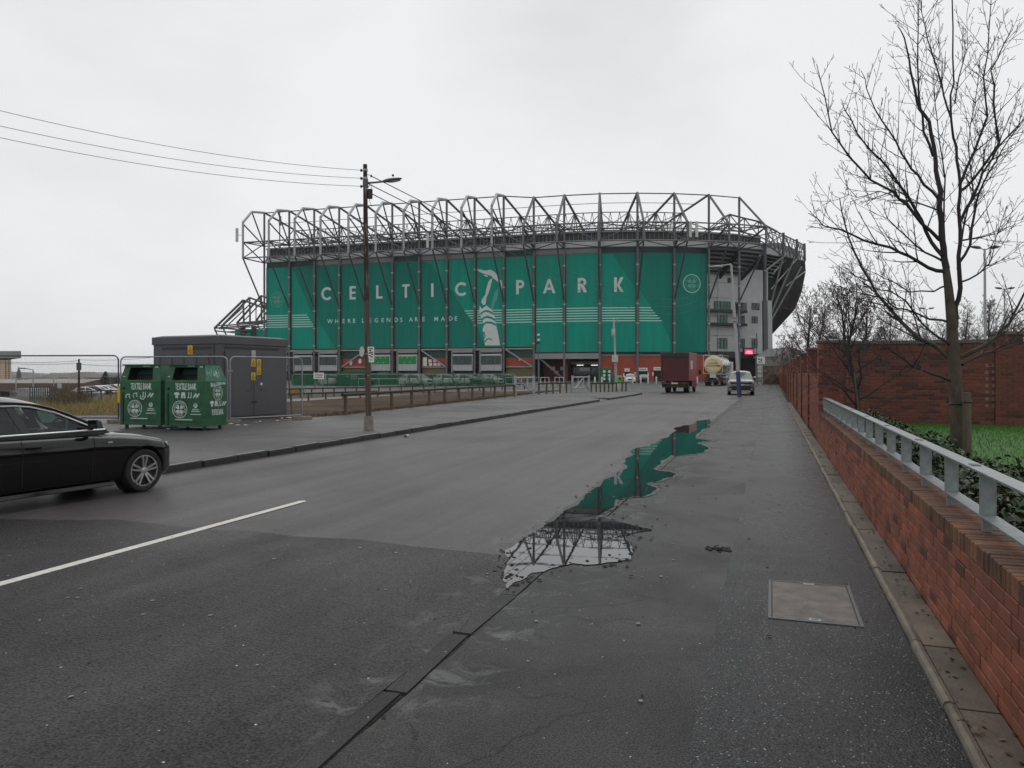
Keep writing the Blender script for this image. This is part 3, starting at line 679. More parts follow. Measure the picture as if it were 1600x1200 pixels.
# return wall behind the lawn
rw = thing('garden_wall', 'dark red brick wall with scattered darker bricks behind the lawn and young tree', 'wall', R(19.6, 3.0, .45))
TR = 19.56
mb = MB(); mb.hexa([R(TR+.012,1.6,.2),R(TR+.22,1.6,.2),R(TR+.22,4.7,.2),R(TR+.012,4.7,.2)],[R(TR+.012,1.6,2.34),R(TR+.22,1.6,2.34),R(TR+.22,4.7,2.34),R(TR+.012,4.7,2.34)]); obj('mortar_core', mb, mt['mortar'], rw, world=True)
brickwork(rw, R(TR,1.6,.44), RN, -RD, 3.1, 1.88, budget=300, dark=.2, order_near=False, mA='garden_shade_brick', mB='garden_shade_brick_dark')
mb = MB(); mb.hexa([R(TR-.04,1.6,2.325),R(TR+.26,1.6,2.325),R(TR+.26,4.7,2.325),R(TR-.04,4.7,2.325)],[R(TR-.04,1.6,2.40),R(TR+.26,1.6,2.40),R(TR+.26,4.7,2.40),R(TR-.04,4.7,2.40)]); obj('coping', mb, mt['cope'], rw, world=True)
p = None
mb = MB(); mb.hexa([R(TR-.03,4.702,.2),R(TR+.5,4.702,.2),R(TR+.5,5.24,.2),R(TR-.03,5.24,.2)],[R(TR-.03,4.702,2.5),R(TR+.5,4.702,2.5),R(TR+.5,5.24,2.5),R(TR-.03,5.24,2.5)]); p = obj('pillar', mb, mt['mortar'], rw, world=True)
brickwork(p, R(TR-.042,4.702,.44), RN, -RD, .54, 2.05, dark=.15, mA='garden_shade_brick', mB='garden_shade_brick_dark')
mb = MB(); mb.hexa([R(TR-.09,4.66,2.502),R(TR+.55,4.66,2.502),R(TR+.55,5.28,2.502),R(TR-.09,5.28,2.502)],[R(TR-.09,4.66,2.57),R(TR+.55,4.66,2.57),R(TR+.55,5.28,2.57),R(TR-.09,5.28,2.57)]); obj('cap', mb, mt['cope'], p, world=True)
mb = MB(); mb.hexa([R(TR+.012,5.24,.2),R(TR+.22,5.24,.2),R(TR+.22,14,.2),R(TR+.012,14,.2)],[R(TR+.012,5.24,2.34),R(TR+.22,5.24,2.34),R(TR+.22,14,2.34),R(TR+.012,14,2.34)]); p = obj('wall_panel', mb, mt['mortar'], rw, world=True)
brickwork(p, R(TR,5.24,.44), RN, -RD, 4, 1.9, dark=.2, mA='garden_shade_brick', mB='garden_shade_brick_dark')
# raised bed and lawn behind the low wall
sheet('lawn', [R(T0,S_W+.33), R(TR-.01,S_W+.33), R(TR-.01,14), R(T0,14)], .50, mt['lawn'], .6)
gb = MB(); rg = random.Random(11)
for i in range(26000):
    t = 19.4-12*rg.random()**1.3; s = rg.uniform(2.3, 9.5); 
    if (RD*t+RN*s).x/(RD*t+RN*s).y > .70: continue
    p = R(t, s, .495); a = rg.uniform(0, 6.28); w_ = .006; h = rg.uniform(.025,.055); l = V((rg.uniform(-.02,.02), rg.uniform(-.02,.02), h))
    d = V((math.cos(a)*w_, math.sin(a)*w_, 0)); gb.add([p-d, p+d, p+l], [(0,1,2)])
obj('grass', gb, mt['grass'], norm=False, kind='stuff')
sheet('planting_bed', [R(T0,S_W+.30), R(TR-.02,S_W+.30), R(TR-.02,2.15), R(T0,2.15)], .53, mt['soil'], .2)
# hedge of leathery leaves
hd = thing('hedge', 'low dark evergreen hedge of glossy pointed leaves behind the railing', 'hedge', R(10, 1.7, .53)); rh = random.Random(5)
def leaf_me():
    mb = MB(); L, W = .062, .022
    mb.add([(0,0,0),(W*.7,L*.3,.006),(0,L*.35,-.004),(-W*.7,L*.3,.006),(W*.6,L*.7,.004),(0,L*.75,-.006),(-W*.6,L*.7,.004),(0,L,-.012)], [(0,1,2),(0,2,3),(1,4,5,2),(2,5,6,3),(4,7,5),(5,7,6)])
    me = mb.mesh('leaf'); me.materials.append(mt['leaf'])
    for p in me.polygons: p.use_smooth = True
    return me, mb
lme, lmb = leaf_me(); wl = wloc(hd); hs = MB(); twg = MB(); lv = []
for i in range(12000):
    t = 3.0+16.3*rh.random()**1.35; s = rh.uniform(1.42, 2.3); env = (1-((s-1.84)/.5)**2)
    z = .53 + max(.05, (.23+.09*math.sin(t*1.9)+.06*math.sin(t*5.3+1))*env)*rh.random()**.45*(1.0 if rh.random() < .93 else 1.3)
    mtx = Matrix.Translation(R(t, s, z)) @ Matrix.Rotation(rh.uniform(0,6.28), 4, 'Z') @ Matrix.Rotation(rh.uniform(-.3,1.2), 4, 'X') @ Matrix.Rotation(rh.uniform(-.6,.6), 4, 'Y') @ Matrix.Scale(rh.uniform(.7,1.35), 4)
    lv.append((t, mtx))
    if i % 14 == 0: twg.tube([R(t, s, .53), R(t+rh.uniform(-.05,.05), s+rh.uniform(-.05,.05), z)], [.006,.003], 4)
lv.sort(key=lambda q: q[0])
for k, (t, mtx) in enumerate(lv):
    if k < 300:
        o = link('leaf', lme, hd); o.matrix_local = Matrix.Translation(-wl) @ mtx
    else: hs.add([mtx @ V(v) for v in lmb.v], lmb.f)
obj('foliage', hs, mt['leaf'], hd, world=True, norm=False, smooth=80, kind='stuff'); obj('stems', twg, mt['twig'], hd, world=True, norm=False, kind='stuff')
# inspection cover
mc = thing('inspection_cover', 'rusty square access cover with a metal rim set in the dark footway', 'manhole cover', at(1268, 940, .003), RA)
mb = MB(); W_, L_ = .57, .98
for sx in (-1, 1): mb.box((sx*W_/2,0,.001), (.022, L_+.022, .012))
for sy in (-1, 1): mb.box((0,sy*L_/2,.001), (W_-.022, .022, .012))
obj('rim', mb, mt['steel_dk'], mc, bevel=.002)
mb = MB(); mb.box((0,0,0), (W_-.036, L_-.036, .010)); obj('lid', mb, mt['rust'], mc, bevel=.003)
for sy in (-1, 1):
    mb = MB(); mb.box((0,sy*(L_/2-.035),.007), (.075,.045,.004)); k = obj('key_plate', mb, mt['galv'], mc)
    mb = MB(); mb.box((0,sy*(L_/2-.035),.0095), (.045,.012,.001)); obj('keyhole', mb, mt['blackp'], k)
# litter, leaves, grit
rl = random.Random(3)
def crumb(p, r, rr):
    n = 6; ring_ = [p+V((math.cos(2*math.pi*i/n)*r*rr.uniform(.6,1.3), math.sin(2*math.pi*i/n)*r*rr.uniform(.6,1.3), .001)) for i in range(n)]
    return ring_+[p+V((0,0,r*rr.uniform(.25,.6)))], [(i,(i+1)%n,n) for i in range(n)]
gr = MB()
for i in range(330):
    q = rl.choice(pz); p = px(q[0]+rl.gauss(0,45), q[1]+rl.gauss(0,28)) + V((0,0,.008)); vs, fs = crumb(p, rl.uniform(.006,.022)*(1+p.y*.03), rl); gr.add(vs, fs)
for i in range(140):
    p = R(rl.uniform(2.5,14), rl.uniform(-5.5,.7), .006); vs, fs = crumb(p, rl.uniform(.004,.012), rl); gr.add(vs, fs)
obj('grit', gr, mt['debris'], norm=False, kind='stuff')
gm = MB()
for i in range(150):
    t, s = rl.uniform(2.2,16), rl.uniform(-8.5,-.4); p = R(t, s, .009); r = rl.uniform(.006,.017)
    gm.add([p+RD*(r*1.2*math.cos(k*1.047)*rl.uniform(.8,1.2))+RN*(r*math.sin(k*1.047)*rl.uniform(.8,1.2)) for k in range(6)], [tuple(range(6))])
obj('gum_spots', gm, mt['gum'], norm=False, kind='stuff')
dl = MB()
for i in range(260):
    if rl.random() < .75: t, s, z = 2.6+20*rl.random(), rl.uniform(.87,1.03), .024
    else: t, s, z = rl.uniform(4,16), rl.uniform(-1.7,.8), .008
    mtx = Matrix.Translation(R(t, s, z)) @ Matrix.Rotation(rl.uniform(0,6.28), 4, 'Z') @ Matrix.Rotation(rl.uniform(-.3,.3), 4, 'X') @ Matrix.Scale(rl.uniform(.25,.75), 4)
    dl.add([mtx @ V(v) for v in lmb.v], lmb.f)
obj('dead_leaves', dl, mt['deadleaf'], norm=False, kind='stuff')
for k, (u, v) in enumerate(((1505,1128),(1528,1142))):
    mb = MB(); p = at(u, v, .03); n = 9; c = [p+V((math.cos(i*.698)*.035*rl.uniform(.6,1.1)*(1+k*.2), math.sin(i*.698)*.022*rl.uniform(.6,1.2), rl.uniform(-.008,.012))) for i in range(n)]
    mb.add(c+[p+V((0,0,.014))], [(i,(i+1)%n,n) for i in range(n)])
    tag(obj('scrap', mb, mt['deadleaf'], norm=False), ['curled pale leaf lying in the gutter under the wall, the upper of two','curled pale leaf lying in the gutter under the wall, the lower of two'][k], 'dead leaf', 'pale leaves in the gutter')
mb = MB(); mb.tube([at(1508,1122,.03), at(1535,1150,.035), at(1566,1163,.03)], .002, 4); mb.tube([at(1517,1122,.03), at(1560,1145,.03)], .0018, 4)
tag(obj('straw', mb, mt['dry'], norm=False), 'thin dry stalks lying beside the curled leaves under the wall', 'stalk')
mb = MB(); rr = random.Random(8)
for i in range(26): vs, fs = crumb(at(1122+rr.gauss(0,8), 858+rr.gauss(0,1.6), .006), rr.uniform(.012,.035), rr); mb.add(vs, fs)
for i in range(5): a = at(1122+rr.gauss(0,8), 858+rr.gauss(0,2), .015); mb.tube([a, a+V((rr.uniform(-.08,.08), rr.uniform(-.08,.08), .012))], .004, 4)
tag(obj('leaf_clump', mb, mt['debris'], norm=False), 'small dark clump of wet leaves and dirt on the pavement beside the puddle', 'debris')
mb = MB(); p = at(621, 1089, .01)
cup = thing('drink_can', 'crushed white drink can lying at the foot of the left kerb', 'can', at(635, 683, .0), .4)
mb = MB(); mb.lathe((-.06,0,.035), (1,0,0), [(0,.026),(.008,.033),(.06,.034),(.112,.033),(.12,.026)], 12); obj('can_body', mb, mt['litter'], cup, smooth=40)
mb = MB(); mb.tube([(-.003,.0,.0347),(-.0595,0,.0347)], [.0345,.0345], 12); obj('band', mb, mt['maroon'], cup)
for u, v, sz, rz in ((362,663,.11,.3),(366,659,.09,.9),(372,665,.1,1.4),(384,665,.12,.2),(400,661,.09,.6),(406,659,.07,2),(433,658,.08,.7),(455,653,.2,.3),(441,654,.09,1.2),(470,653,.1,.1),(262,671,.06,.4)):
    mb = MB(); p = at(u, v, .122); n = 7
    mb.add([p+V((math.cos(i*.9+rz)*sz*rl.uniform(.5,1), math.sin(i*.9+rz)*sz*.6*rl.uniform(.5,1), rl.uniform(0,.03))) for i in range(n)]+[p+V((0,0,.035))], [(i,(i+1)%n,n) for i in range(n)])
    tag(obj('litter', mb, mt['litter'], norm=False), 'scrap of white litter on the pavement at the foot of the temporary fence', 'litter', 'scraps of white litter by the temporary fence')
# ================================================================ STADIUM
UPV = V((0,0,1))
US = [413,452,491,530,572,613,655,698,741.6,787,834,881.6,937,996,1053.6,1107.6,1155,1195]
TH = [-17]*11+[-12,-4,3,10,19,29]                     # plan heading of each bay, degrees
TH = [math.radians(a) for a in TH]
NF = len(US); Pf = [None]*NF
def step(p, th, u, back=False):
    k = (u-800)/F; c, s = math.cos(th), math.sin(th); L = (k*p.y-p.x)/(c-k*s); return p+V((c*L, s*L, 0))
Pf[13] = V(((996-800)/F*165, 165, 0))
for i in range(12, -1, -1): Pf[i] = step(Pf[i+1], TH[i], US[i])
for i in range(14, NF): Pf[i] = step(Pf[i-1], TH[i-1], US[i])
TN = [TH[0]]+[(TH[i-1]+TH[i])/2 for i in range(1, NF-1)]+[math.radians(34)]
NO = [V((math.sin(a), -math.cos(a), 0)) for a in TN]  # outward normal at each frame
NB = [V((math.sin(a), -math.cos(a), 0)) for a in TH]
st = thing('stadium', 'big grey stadium with steel roof trusses and a long green lettered banner', 'stadium', Pf[9])
def at_f(i, d, z): return Pf[i]+NO[i]*d+V((0,0,z))    # d > 0 outwards
OD = 8.4; ZC = [12.5]*0
Z_mid, Z_low, Z_up, Z_ap, Z_col, Z_land = 32.5, 28.8, 37.2, 40.4, 41.2, 17.6
for i in range(NF-1):
    A = i <= 9; c = MB()
    c.tube([at_f(i,0,-.2), at_f(i,0,Z_col if A else Z_ap)], .26, 8)
    col = obj('column', c, mt['steel'], st, world=True, smooth=50)
    mb = MB()                                         # bolted joint collars up the column
    for z in (8.2, 12.4, 16.6, 20.8, 25.0): mb.tube([at_f(i,0,z-.16), at_f(i,0,z+.16)], .33, 8)
    obj('collar', mb, mt['steel_lt'], col, world=True)
    mb = MB(); mb.tube([at_f(i,OD,Z_low-.2), at_f(i,OD,Z_up if A else Z_mid+.2)], .27, 6); obj('outer_post', mb, mt['steel_lt'] if A else mt['steel'], col, world=True, smooth=50)
    mb = MB(); mb.tube([at_f(i,OD,Z_low), at_f(i,.2,Z_land)], .18, 6); obj('raking_strut', mb, mt['steel_dk'], col, world=True, smooth=50)
    mb = MB()
    if A: mb.tube([at_f(i,OD,Z_up), at_f(i,5,Z_ap), at_f(i,0,Z_col)], .30, 6)
    else: mb.tube([at_f(i,OD,Z_mid), at_f(i,0,Z_ap)], .26, 6)
    obj('outer_chord', mb, mt['steel_lt'] if A else mt['steel'], col, world=True, smooth=50)
    mb = MB()
    if i < 16:
        ez = 37.4; ze = Z_col if A else Z_ap
        mb.tube([at_f(i,0,ze), at_f(i,-13,ze-(ze-ez)*.48), at_f(i,-27,ez)], .27, 6); obj('inner_chord', mb, mt['steel_dk'], col, world=True, smooth=50)
        mb = MB(); zm = ze-(ze-ez)*.48
        mb.tube([at_f(i,-13,zm), at_f(i,-5,32.5)], .14, 5); mb.tube([at_f(i,-13,zm), at_f(i,-21,33)], .14, 5); mb.tube([at_f(i,-27,ez), at_f(i,-21,33)], .14, 5); mb.tube([at_f(i,-27,ez), at_f(i,-33,33)], .14, 5)
        mb.tube([at_f(i,-13,zm), at_f(i,-13,32.8)], .10, 5); mb.tube([at_f(i,-20,(zm+ez)/2), at_f(i,-20,32.8)], .10, 5)
        obj('hanger', mb, mt['steel_dk'], col, world=True, smooth=50)
    mb = MB()
    if A: mb.tube([at_f(i,OD,Z_up-.3), at_f(i,0,Z_mid+.4)], .17, 5); mb.tube([at_f(i,5,Z_ap), at_f(i,0,Z_mid+.4)], .17, 5)
    else: mb.tube([at_f(i,OD,Z_mid), at_f(i,0,Z_mid-3)], .15, 5)
    mb.tube([at_f(i,OD,Z_mid), at_f(i,0,Z_mid+.4)], .15, 5); mb.tube([at_f(i,OD,Z_low), at_f(i,0,Z_low)], .15, 5); mb.tube([at_f(i,OD,Z_mid), at_f(i,0,Z_low)], .15, 5)
    obj('brace', mb, mt['steel_dk'], col, world=True, smooth=50)
def ringbeam(name, d, zf, r, i0=0, i1=NF-2, m='steel'):
    mb = MB()
    for i in range(i0, i1): mb.tube([at_f(i, d, zf(i)), at_f(i+1, d, zf(i+1))], r, 5)
    return obj(name, mb, mt[m], st, world=True, smooth=50)
ringbeam('ring_beam', OD, lambda i: Z_mid, .16); ringbeam('ring_beam', OD, lambda i: Z_low, .16)
ringbeam('ring_beam', 0, lambda i: Z_mid+.4, .14, m='steel_dk'); ringbeam('ring_beam', 0, lambda i: Z_low, .16, m='steel_dk')
ringbeam('ridge_cable', 2.5 if 0 else 0, lambda i: (Z_col if i <= 9 else Z_ap)-.1, .13, 0, 16, 'steel_dk')
for d, z, r in ((-6,39.6,.07),(-13,39,.12),(-16,36.6,.07),(-20,38,.09),(-27,37.4,.12),(-24,35.6,.07),(-10,35.2,.06),(-30,35.8,.08),(-8,34.2,.07)): ringbeam('roof_purlin', d, lambda i, z=z: z, r, 0, 15, 'steel_dk')
class BarSet:                                           # every brace is a bar of its own
    def tube(s, pts, r, n=5):
        m_ = MB(); m_.tube(pts, r, n); obj('brace_bar', m_, mt['steel_dk'], st, world=True, smooth=50)
for i in range(NF-2):
    mb = BarSet()
    if i % 2 == 0: mb.tube([at_f(i,OD,Z_low), at_f(i+1,OD,Z_mid)], .13, 5); mb.tube([at_f(i,0,Z_low), at_f(i+1,OD,Z_low)], .12, 5); mb.tube([at_f(i,OD,Z_mid), at_f(i+1,0,Z_mid+.4)], .12, 5)
    else: mb.tube([at_f(i,OD,Z_mid), at_f(i+1,OD,Z_low)], .13, 5); mb.tube([at_f(i,OD,Z_low), at_f(i+1,0,Z_low)], .12, 5); mb.tube([at_f(i,0,Z_mid+.4), at_f(i+1,OD,Z_mid)], .12, 5)
    for q in range(3):
        if i >= 15: break
        a, b_ = at_f(i,-13,0), at_f(i+1,-13,0); c0_, c1_ = a+(b_-a)*(q/3), a+(b_-a)*((q+1)/3); mb.tube([c0_+V((0,0,39)), (c0_+c1_)/2+V((0,0,33.5))], .07, 4); mb.tube([(c0_+c1_)/2+V((0,0,33.5)), c1_+V((0,0,39))], .07, 4)
    if i < 15: mb.tube([at_f(i,-13,39), at_f(i+1,-27,37.4)], .09, 5); mb.tube([at_f(i,-27,37.4), at_f(i+1,-13,39)], .09, 5)
# ---- bays: local coordinates a along, z up, d outwards
class Bay:
    def __init__(s, i):
        s.i = i; s.p = Pf[i]; s.t = (Pf[i+1]-Pf[i]).normalized(); s.n = NB[i]; s.L = (Pf[i+1]-Pf[i]).length
    def w(s, a, z, d=0): return s.p+s.t*a+s.n*d+V((0,0,z))
    def img(s, u, v, d=0):                            # photo pixel -> (a, z) on the plane d
        k = (u-800)/F; q = s.p+s.n*d; a = (k*q.y-q.x)/(s.t.x-k*s.t.y); Y = q.y+a*s.t.y
        return a, H-(v-V0)*Y/F
    def box(s, mb, a0, a1, z0, z1, d0, d1, m=0):
        mb.hexa([s.w(a0,z0,d0),s.w(a1,z0,d0),s.w(a1,z0,d1),s.w(a0,z0,d1)],[s.w(a0,z1,d0),s.w(a1,z1,d0),s.w(a1,z1,d1),s.w(a0,z1,d1)], m)
BY = [Bay(i) for i in range(NF-1)]
def bay_of(u):
    for i in range(NF-1):
        if US[i] <= u <= US[i+1]: return i
    return 0
def clipx(P, x0, x1):
    for x, sg in ((x0, 1), (x1, -1)):
        Q = []
        for i in range(len(P)):
            a, b = P[i], P[(i+1) % len(P)]; ia, ib = sg*(a[0]-x) >= 0, sg*(b[0]-x) >= 0
            if ia: Q.append(a)
            if ia != ib: k = (x-a[0])/(b[0]-a[0]); Q.append((x, a[1]+k*(b[1]-a[1])))
        P = Q
        if not P: break
    return P
BT = [27.5]*15; BB = [7.6]*10+[6.35]*5
DP = -.42                                             # banner face, inward of the column line
panels = {}
TOPS = {0:426, 10:402}
for i in range(15):
    b = BY[i]; mb = MB(); g = .42
    b.box(mb, g, b.L-g, BB[i], BT[i], DP-.25, DP); panels[i] = obj('banner_panel', mb, mt['ban_l'], st, world=True)
    mb = MB()
    for (a0, a1, z0, z1) in ((g-.14, b.L-g+.14, BT[i], BT[i]+.16), (g-.14, b.L-g+.14, BB[i]-.16, BB[i]), (g-.14, g, BB[i], BT[i]), (b.L-g, b.L-g+.14, BB[i], BT[i])): b.box(mb, a0, a1, z0, z1, DP-.2, DP+.07)
    obj('frame', mb, mt['steel_dk'], panels[i], world=True)
    mb = MB(); b.box(mb, 0, b.L, BB[i]-.16-.35, BB[i]-.16, -1.2, -.5); obj('sill_beam', mb, mt['black'], panels[i], world=True)
def decal(polys_img, m, name, dz, i0=0, i1=14, by_img=True, label=None):
    """flat print on the banner, cut at each column; polygons in photo pixels of the banner face"""
    for i in range(i0, i1+1):
        b = BY[i]; mb = MB(); g = .43
        for P in polys_img:
            Q = clipx([(float(u), float(v)) for u, v in P], US[i], US[i+1])
            if len(Q) < 3: continue
            W = []
            for u, v in Q:
                a, z = b.img(u, v, DP+dz); W.append((max(g, min(b.L-g, a)), max(BB[i]+.01, min(BT[i]-.01, z))))
            try: mb.poly([b.w(a, z, DP+dz) for a, z in W])
            except Exception: pass
        if mb.f: obj(name, mb, mt[m], panels[i], world=True, norm=True)
decal([[(435,380),(413+110,560.5),(772,565),(757,540),(740,508),(673,412),(655,380)]], 'ban_d', 'dark_print', .012, 0, 8)
decal([[(945,380),(957,397),(1004,460),(1036,508),(1070,562),(1120,562),(1120,380)]], 'ban_d', 'dark_print', .012, 12, 14)
decal([[(1052,470),(1092,562),(1052,562)]], 'ban_f', 'pale_print', .016, 14, 14)
decal([[(470,390),(512,410),(540,470),(505,440)],[(595,400),(640,398),(655,440),(640,470)]], 'ban_f', 'pale_print', .016, 1, 6)
# stripes run at constant height round the banner
ZS = [15.75-.56*k for k in range(6)]
def stripes(u0f, u1f, m, name, zoff, th):
    for i in range(15):
        b = BY[i]; mb = MB()
        for k, z in enumerate(ZS):
            u0, u1 = max(u0f(k), US[i]), min(u1f(k), US[i+1])
            if u1-u0 < 1: continue
            a0, _ = b.img(u0, 500, DP); a1, _ = b.img(u1, 500, DP); a0 = max(.44, a0); a1 = min(b.L-.44, a1)
            b.box(mb, a0, a1, z-th/2, z+th/2, DP+zoff-.004, DP+zoff)
        if mb.f: obj(name, mb, mt[m], panels[i], world=True)
stripes(lambda k: 414, lambda k: 480+2.3*k, 'ban_line', 'stripe', .024, .19)
stripes(lambda k: 482+2.3*k, lambda k: 724+3*k, 'ban_f', 'faint_stripe', .020, .10)
stripes(lambda k: 726+3*k, lambda k: 1017+3.4*k, 'ban_line', 'stripe', .024, .19)
stripes(lambda k: 1019+3.4*k, lambda k: 1107, 'ban_f', 'faint_stripe', .020, .10)
# big letters, cut as strokes
def letter(ch, b, ac, zc, h, mb, d):
    W = lambda x, y: b.w(ac+x*h, zc+y*h, d)
    t = .19
    def q(*pts): mb.poly([W(x, y) for x, y in pts])
    if ch in 'CP R'.replace(' ', '') and ch == 'C':
        n = 22; R0, R1 = .5-t, .5; vs = []
        for i in range(n+1):
            a = math.radians(42+276*i/n); vs += [W(.06+R0*math.cos(a), R0*math.sin(a)), W(.06+R1*math.cos(a), R1*math.sin(a))]
        mb.add(vs, [(2*i, 2*i+1, 2*i+3, 2*i+2) for i in range(n)])
    elif ch in 'EL':
        q((-.26,-.5),(-.26+t,-.5),(-.26+t,.5),(-.26,.5)); q((-.26+t,-.5),(.27,-.5),(.27,-.5+t*.9),(-.26+t,-.5+t*.9))
        if ch == 'E': q((-.26+t,.5-t*.9),(.27,.5-t*.9),(.27,.5),(-.26+t,.5)); q((-.26+t,-.08),(.24,-.08),(.24,.09),(-.26+t,.09))
    elif ch == 'T': q((-.09,-.5),(.1,-.5),(.1,.5-t*.9),(-.09,.5-t*.9)); q((-.3,.5-t*.9),(.31,.5-t*.9),(.31,.5),(-.3,.5))
    elif ch == 'I': q((-.095,-.5),(.095,-.5),(.095,.5),(-.095,.5))
    elif ch == 'A': q((-.45,-.5),(-.25,-.5),(.08,.5),(-.08,.5)); q((.45,-.5),(.25,-.5),(-.02,.33),(.08,.5)); q((-.2,-.27),(.2,-.27),(.14,-.1),(-.14,-.1))
    elif ch in 'PR':
        q((-.28,-.5),(-.28+t,-.5),(-.28+t,.5),(-.28,.5))
        n = 12; vs = []
        for i in range(n+1):
            a = math.radians(-90+180*i/n); vs += [W(.02+.12*math.cos(a), .21+.12*math.sin(a)), W(.02+.29*math.cos(a), .21+.29*math.sin(a))]
        mb.add(vs, [(2*i, 2*i+1, 2*i+3, 2*i+2) for i in range(n)]); q((-.28+t,.33),(.02,.33),(.02,.5),(-.28+t,.5)); q((-.28+t,-.08),(.02,-.08),(.02,.09),(-.28+t,.09))
        if ch == 'R': q((-.05,-.08),(.16,-.05),(.36,-.5),(.14,-.5))
    elif ch == 'K': q((-.28,-.5),(-.28+t,-.5),(-.28+t,.5),(-.28,.5)); q((-.09,-.03),(.14,.5),(.37,.5),(.08,-.03)); q((-.09,-.03),(.08,-.03),(.38,-.5),(.15,-.5))
for ch, u in zip('CELTICPARK', (510,551,592.6,634,675.5,720,812.5,858,909,966)):
    i = bay_of(u); b = BY[i]; a, _ = b.img(u, 450, DP+.03); mb = MB(); letter(ch, b, a, 20.75, 3.15, mb, DP+.03); obj('letter', mb, mt['ban_white'], panels[i], world=True)
for ch, u in zip('WHERELEGENDSAREMADE', (515.6,526,537,546,553.5,567.5,576,588,598,607,618.6,627,642,652,662,681.5,692,703,712.5)):
    i = bay_of(u); b = BY[i]; a, _ = b.img(u, 500, DP+.03); a = min(max(a, .85), b.L-.85); mb = MB(); text(mb, ch, b.w(a, 14.1-.48, DP+.03), b.t, V((0,0,1)), .98); obj('small_letter', mb, mt['ban_line'], panels[i], world=True)
for u, v, r in ((432.5,468,1.93),(1081,443,2.02)):
    i = bay_of(u); b = BY[i]; a, z = b.img(u, v, DP+.03); mb = MB(); c = b.w(a, z, DP+.03)
    crest(mb, c, b.t, V((0,0,1)), r, True, 0, 1); obj('crest', mb, [mt['ban_line'] if u > 1000 else mt['ban_mid'], mt['ban_mid']], panels[i], world=True)
# the printed player: raised arms and a hooped shirt, as flat print
def fz(P): return [(720+x/7.5, 400+y/7.5) for x, y in P]
decal([fz([(195,150),(240,160),(280,170),(350,160),(400,190),(435,230),(450,270),(480,290),(490,340),(480,430),(465,390),(445,310),(400,275),(370,250),(355,232),(325,225),(262,205),(215,185),(200,170)]),
       fz([(262,222),(300,222),(320,240),(318,246),(290,240)]), fz([(370,265),(345,270),(320,310),(295,400),(290,450),(245,510),(240,545),(262,575),(290,570),(300,490),(330,420),(355,330)]),
       fz([(225,690),(218,650),(220,580),(250,620),(300,580),(360,625),(385,680),(405,740),(410,790),(430,880),(450,980),(460,1047),(285,1047),(275,960),(255,870),(270,800),(245,730)])], 'ban_white', 'player_print', .034, 8, 8)
decal([fz([(440,380),(400,420),(385,470),(360,560),(355,620),(375,625),(400,540),(425,500),(435,440)])], 'ban_mid', 'player_print', .036, 8, 8)
def hoop(xa, ya, xm, ym, xb, yb, th):
    return fz([(xa,ya),((xa+xm)/2,(ya+ym)/2-8),(xm,ym),((xm+xb)/2+5,(ym+yb)/2-8),(xb,yb),(xb+2,yb+th),((xm+xb)/2,(ym+yb)/2-8+th),(xm,ym+th),((xa+xm)/2,(ya+ym)/2-8+th),(xa+4,ya+th+6)])
decal([hoop(228,668,300,632,385,672,22), hoop(240,735,310,700,405,742,26), hoop(262,790,320,766,410,796,24), fz([(280,1000),(300,970),(330,960),(368,975),(366,990),(330,975),(304,985),(288,1015)]), fz([(262,890),(285,892),(285,906),(272,908),(290,925),(290,950),(272,968),(262,960),(278,945),(276,930),(258,915)])], 'ban_l', 'shirt_hoop', .04, 8, 8)
# ---- louvres, fascia and roof deck
for i in range(NF-1):
    b = BY[i]; mb = MB(); b.box(mb, -.2, b.L+.2, 30.6, 32.2, -2.2, -1.4); f1 = obj('louvre_band', mb, mt['clad_g'] if 0 else mt['clad_d'], st, world=True)
    mb = MB(); n = 8
    for k in range(n): b.box(mb, b.L*k/n-.05, b.L*k/n+.05, 30.65, 32.15, -1.4, -1.33)
    obj('mullion', mb, mt['clad_g'], f1, world=True)
    mb = MB(); b.box(mb, -.2, b.L+.2, 32.2, 32.55, -2.6, -1.0); obj('gutter', mb, mt['clad_g'], f1, world=True)
    mb = MB(); b.box(mb, -.2, b.L+.2, 28.9, 30.6, -2.2, -1.05); obj('fascia', mb, mt['clad_w'], st, world=True)
    if i < 15:
        cut = i in (2,3,4,6,7,8,10,11)
        mb = MB(); b.box(mb, -.2, b.L+.2, 27.66, 28.9, -2.0, -1.2); obj('upper_cladding', mb, mt['clad_g'] if cut else mt['green_dk'], st, world=True)
# mass of the stand behind the facade, and its roof deck
inn = lambda i, d: Pf[i]+NO[i]*d
for i in range(NF-1):
    mb = MB(); z0, z1 = (0, 30.5) if i < 15 else (21.0, 30.5)
    d0, d1 = (-2.3 if i < 15 else -9.4), -34
    zb = 7.5 if i in (10, 11) else z0
    mb.hexa([inn(i,d0)+V((0,0,zb)),inn(i+1,d0)+V((0,0,zb)),inn(i+1,d1)+V((0,0,zb)),inn(i,d1)+V((0,0,zb))],[inn(i,d0)+V((0,0,z1)),inn(i+1,d0)+V((0,0,z1)),inn(i+1,d1)+V((0,0,z1)),inn(i,d1)+V((0,0,z1))])
    obj('stand_body', mb, mt['clad_d'], st, world=True)
    mb = MB(); q = V((0,0,32.3)); h = V((0,0,32.7)); mb.hexa([inn(i,-1.6)+q,inn(i+1,-1.6)+q,inn(i+1,-34)+q,inn(i,-34)+q],[inn(i,-1.6)+h,inn(i+1,-1.6)+h,inn(i+1,-34)+h,inn(i,-34)+h]); obj('roof_deck', mb, mt['roof_g'], st, world=True)
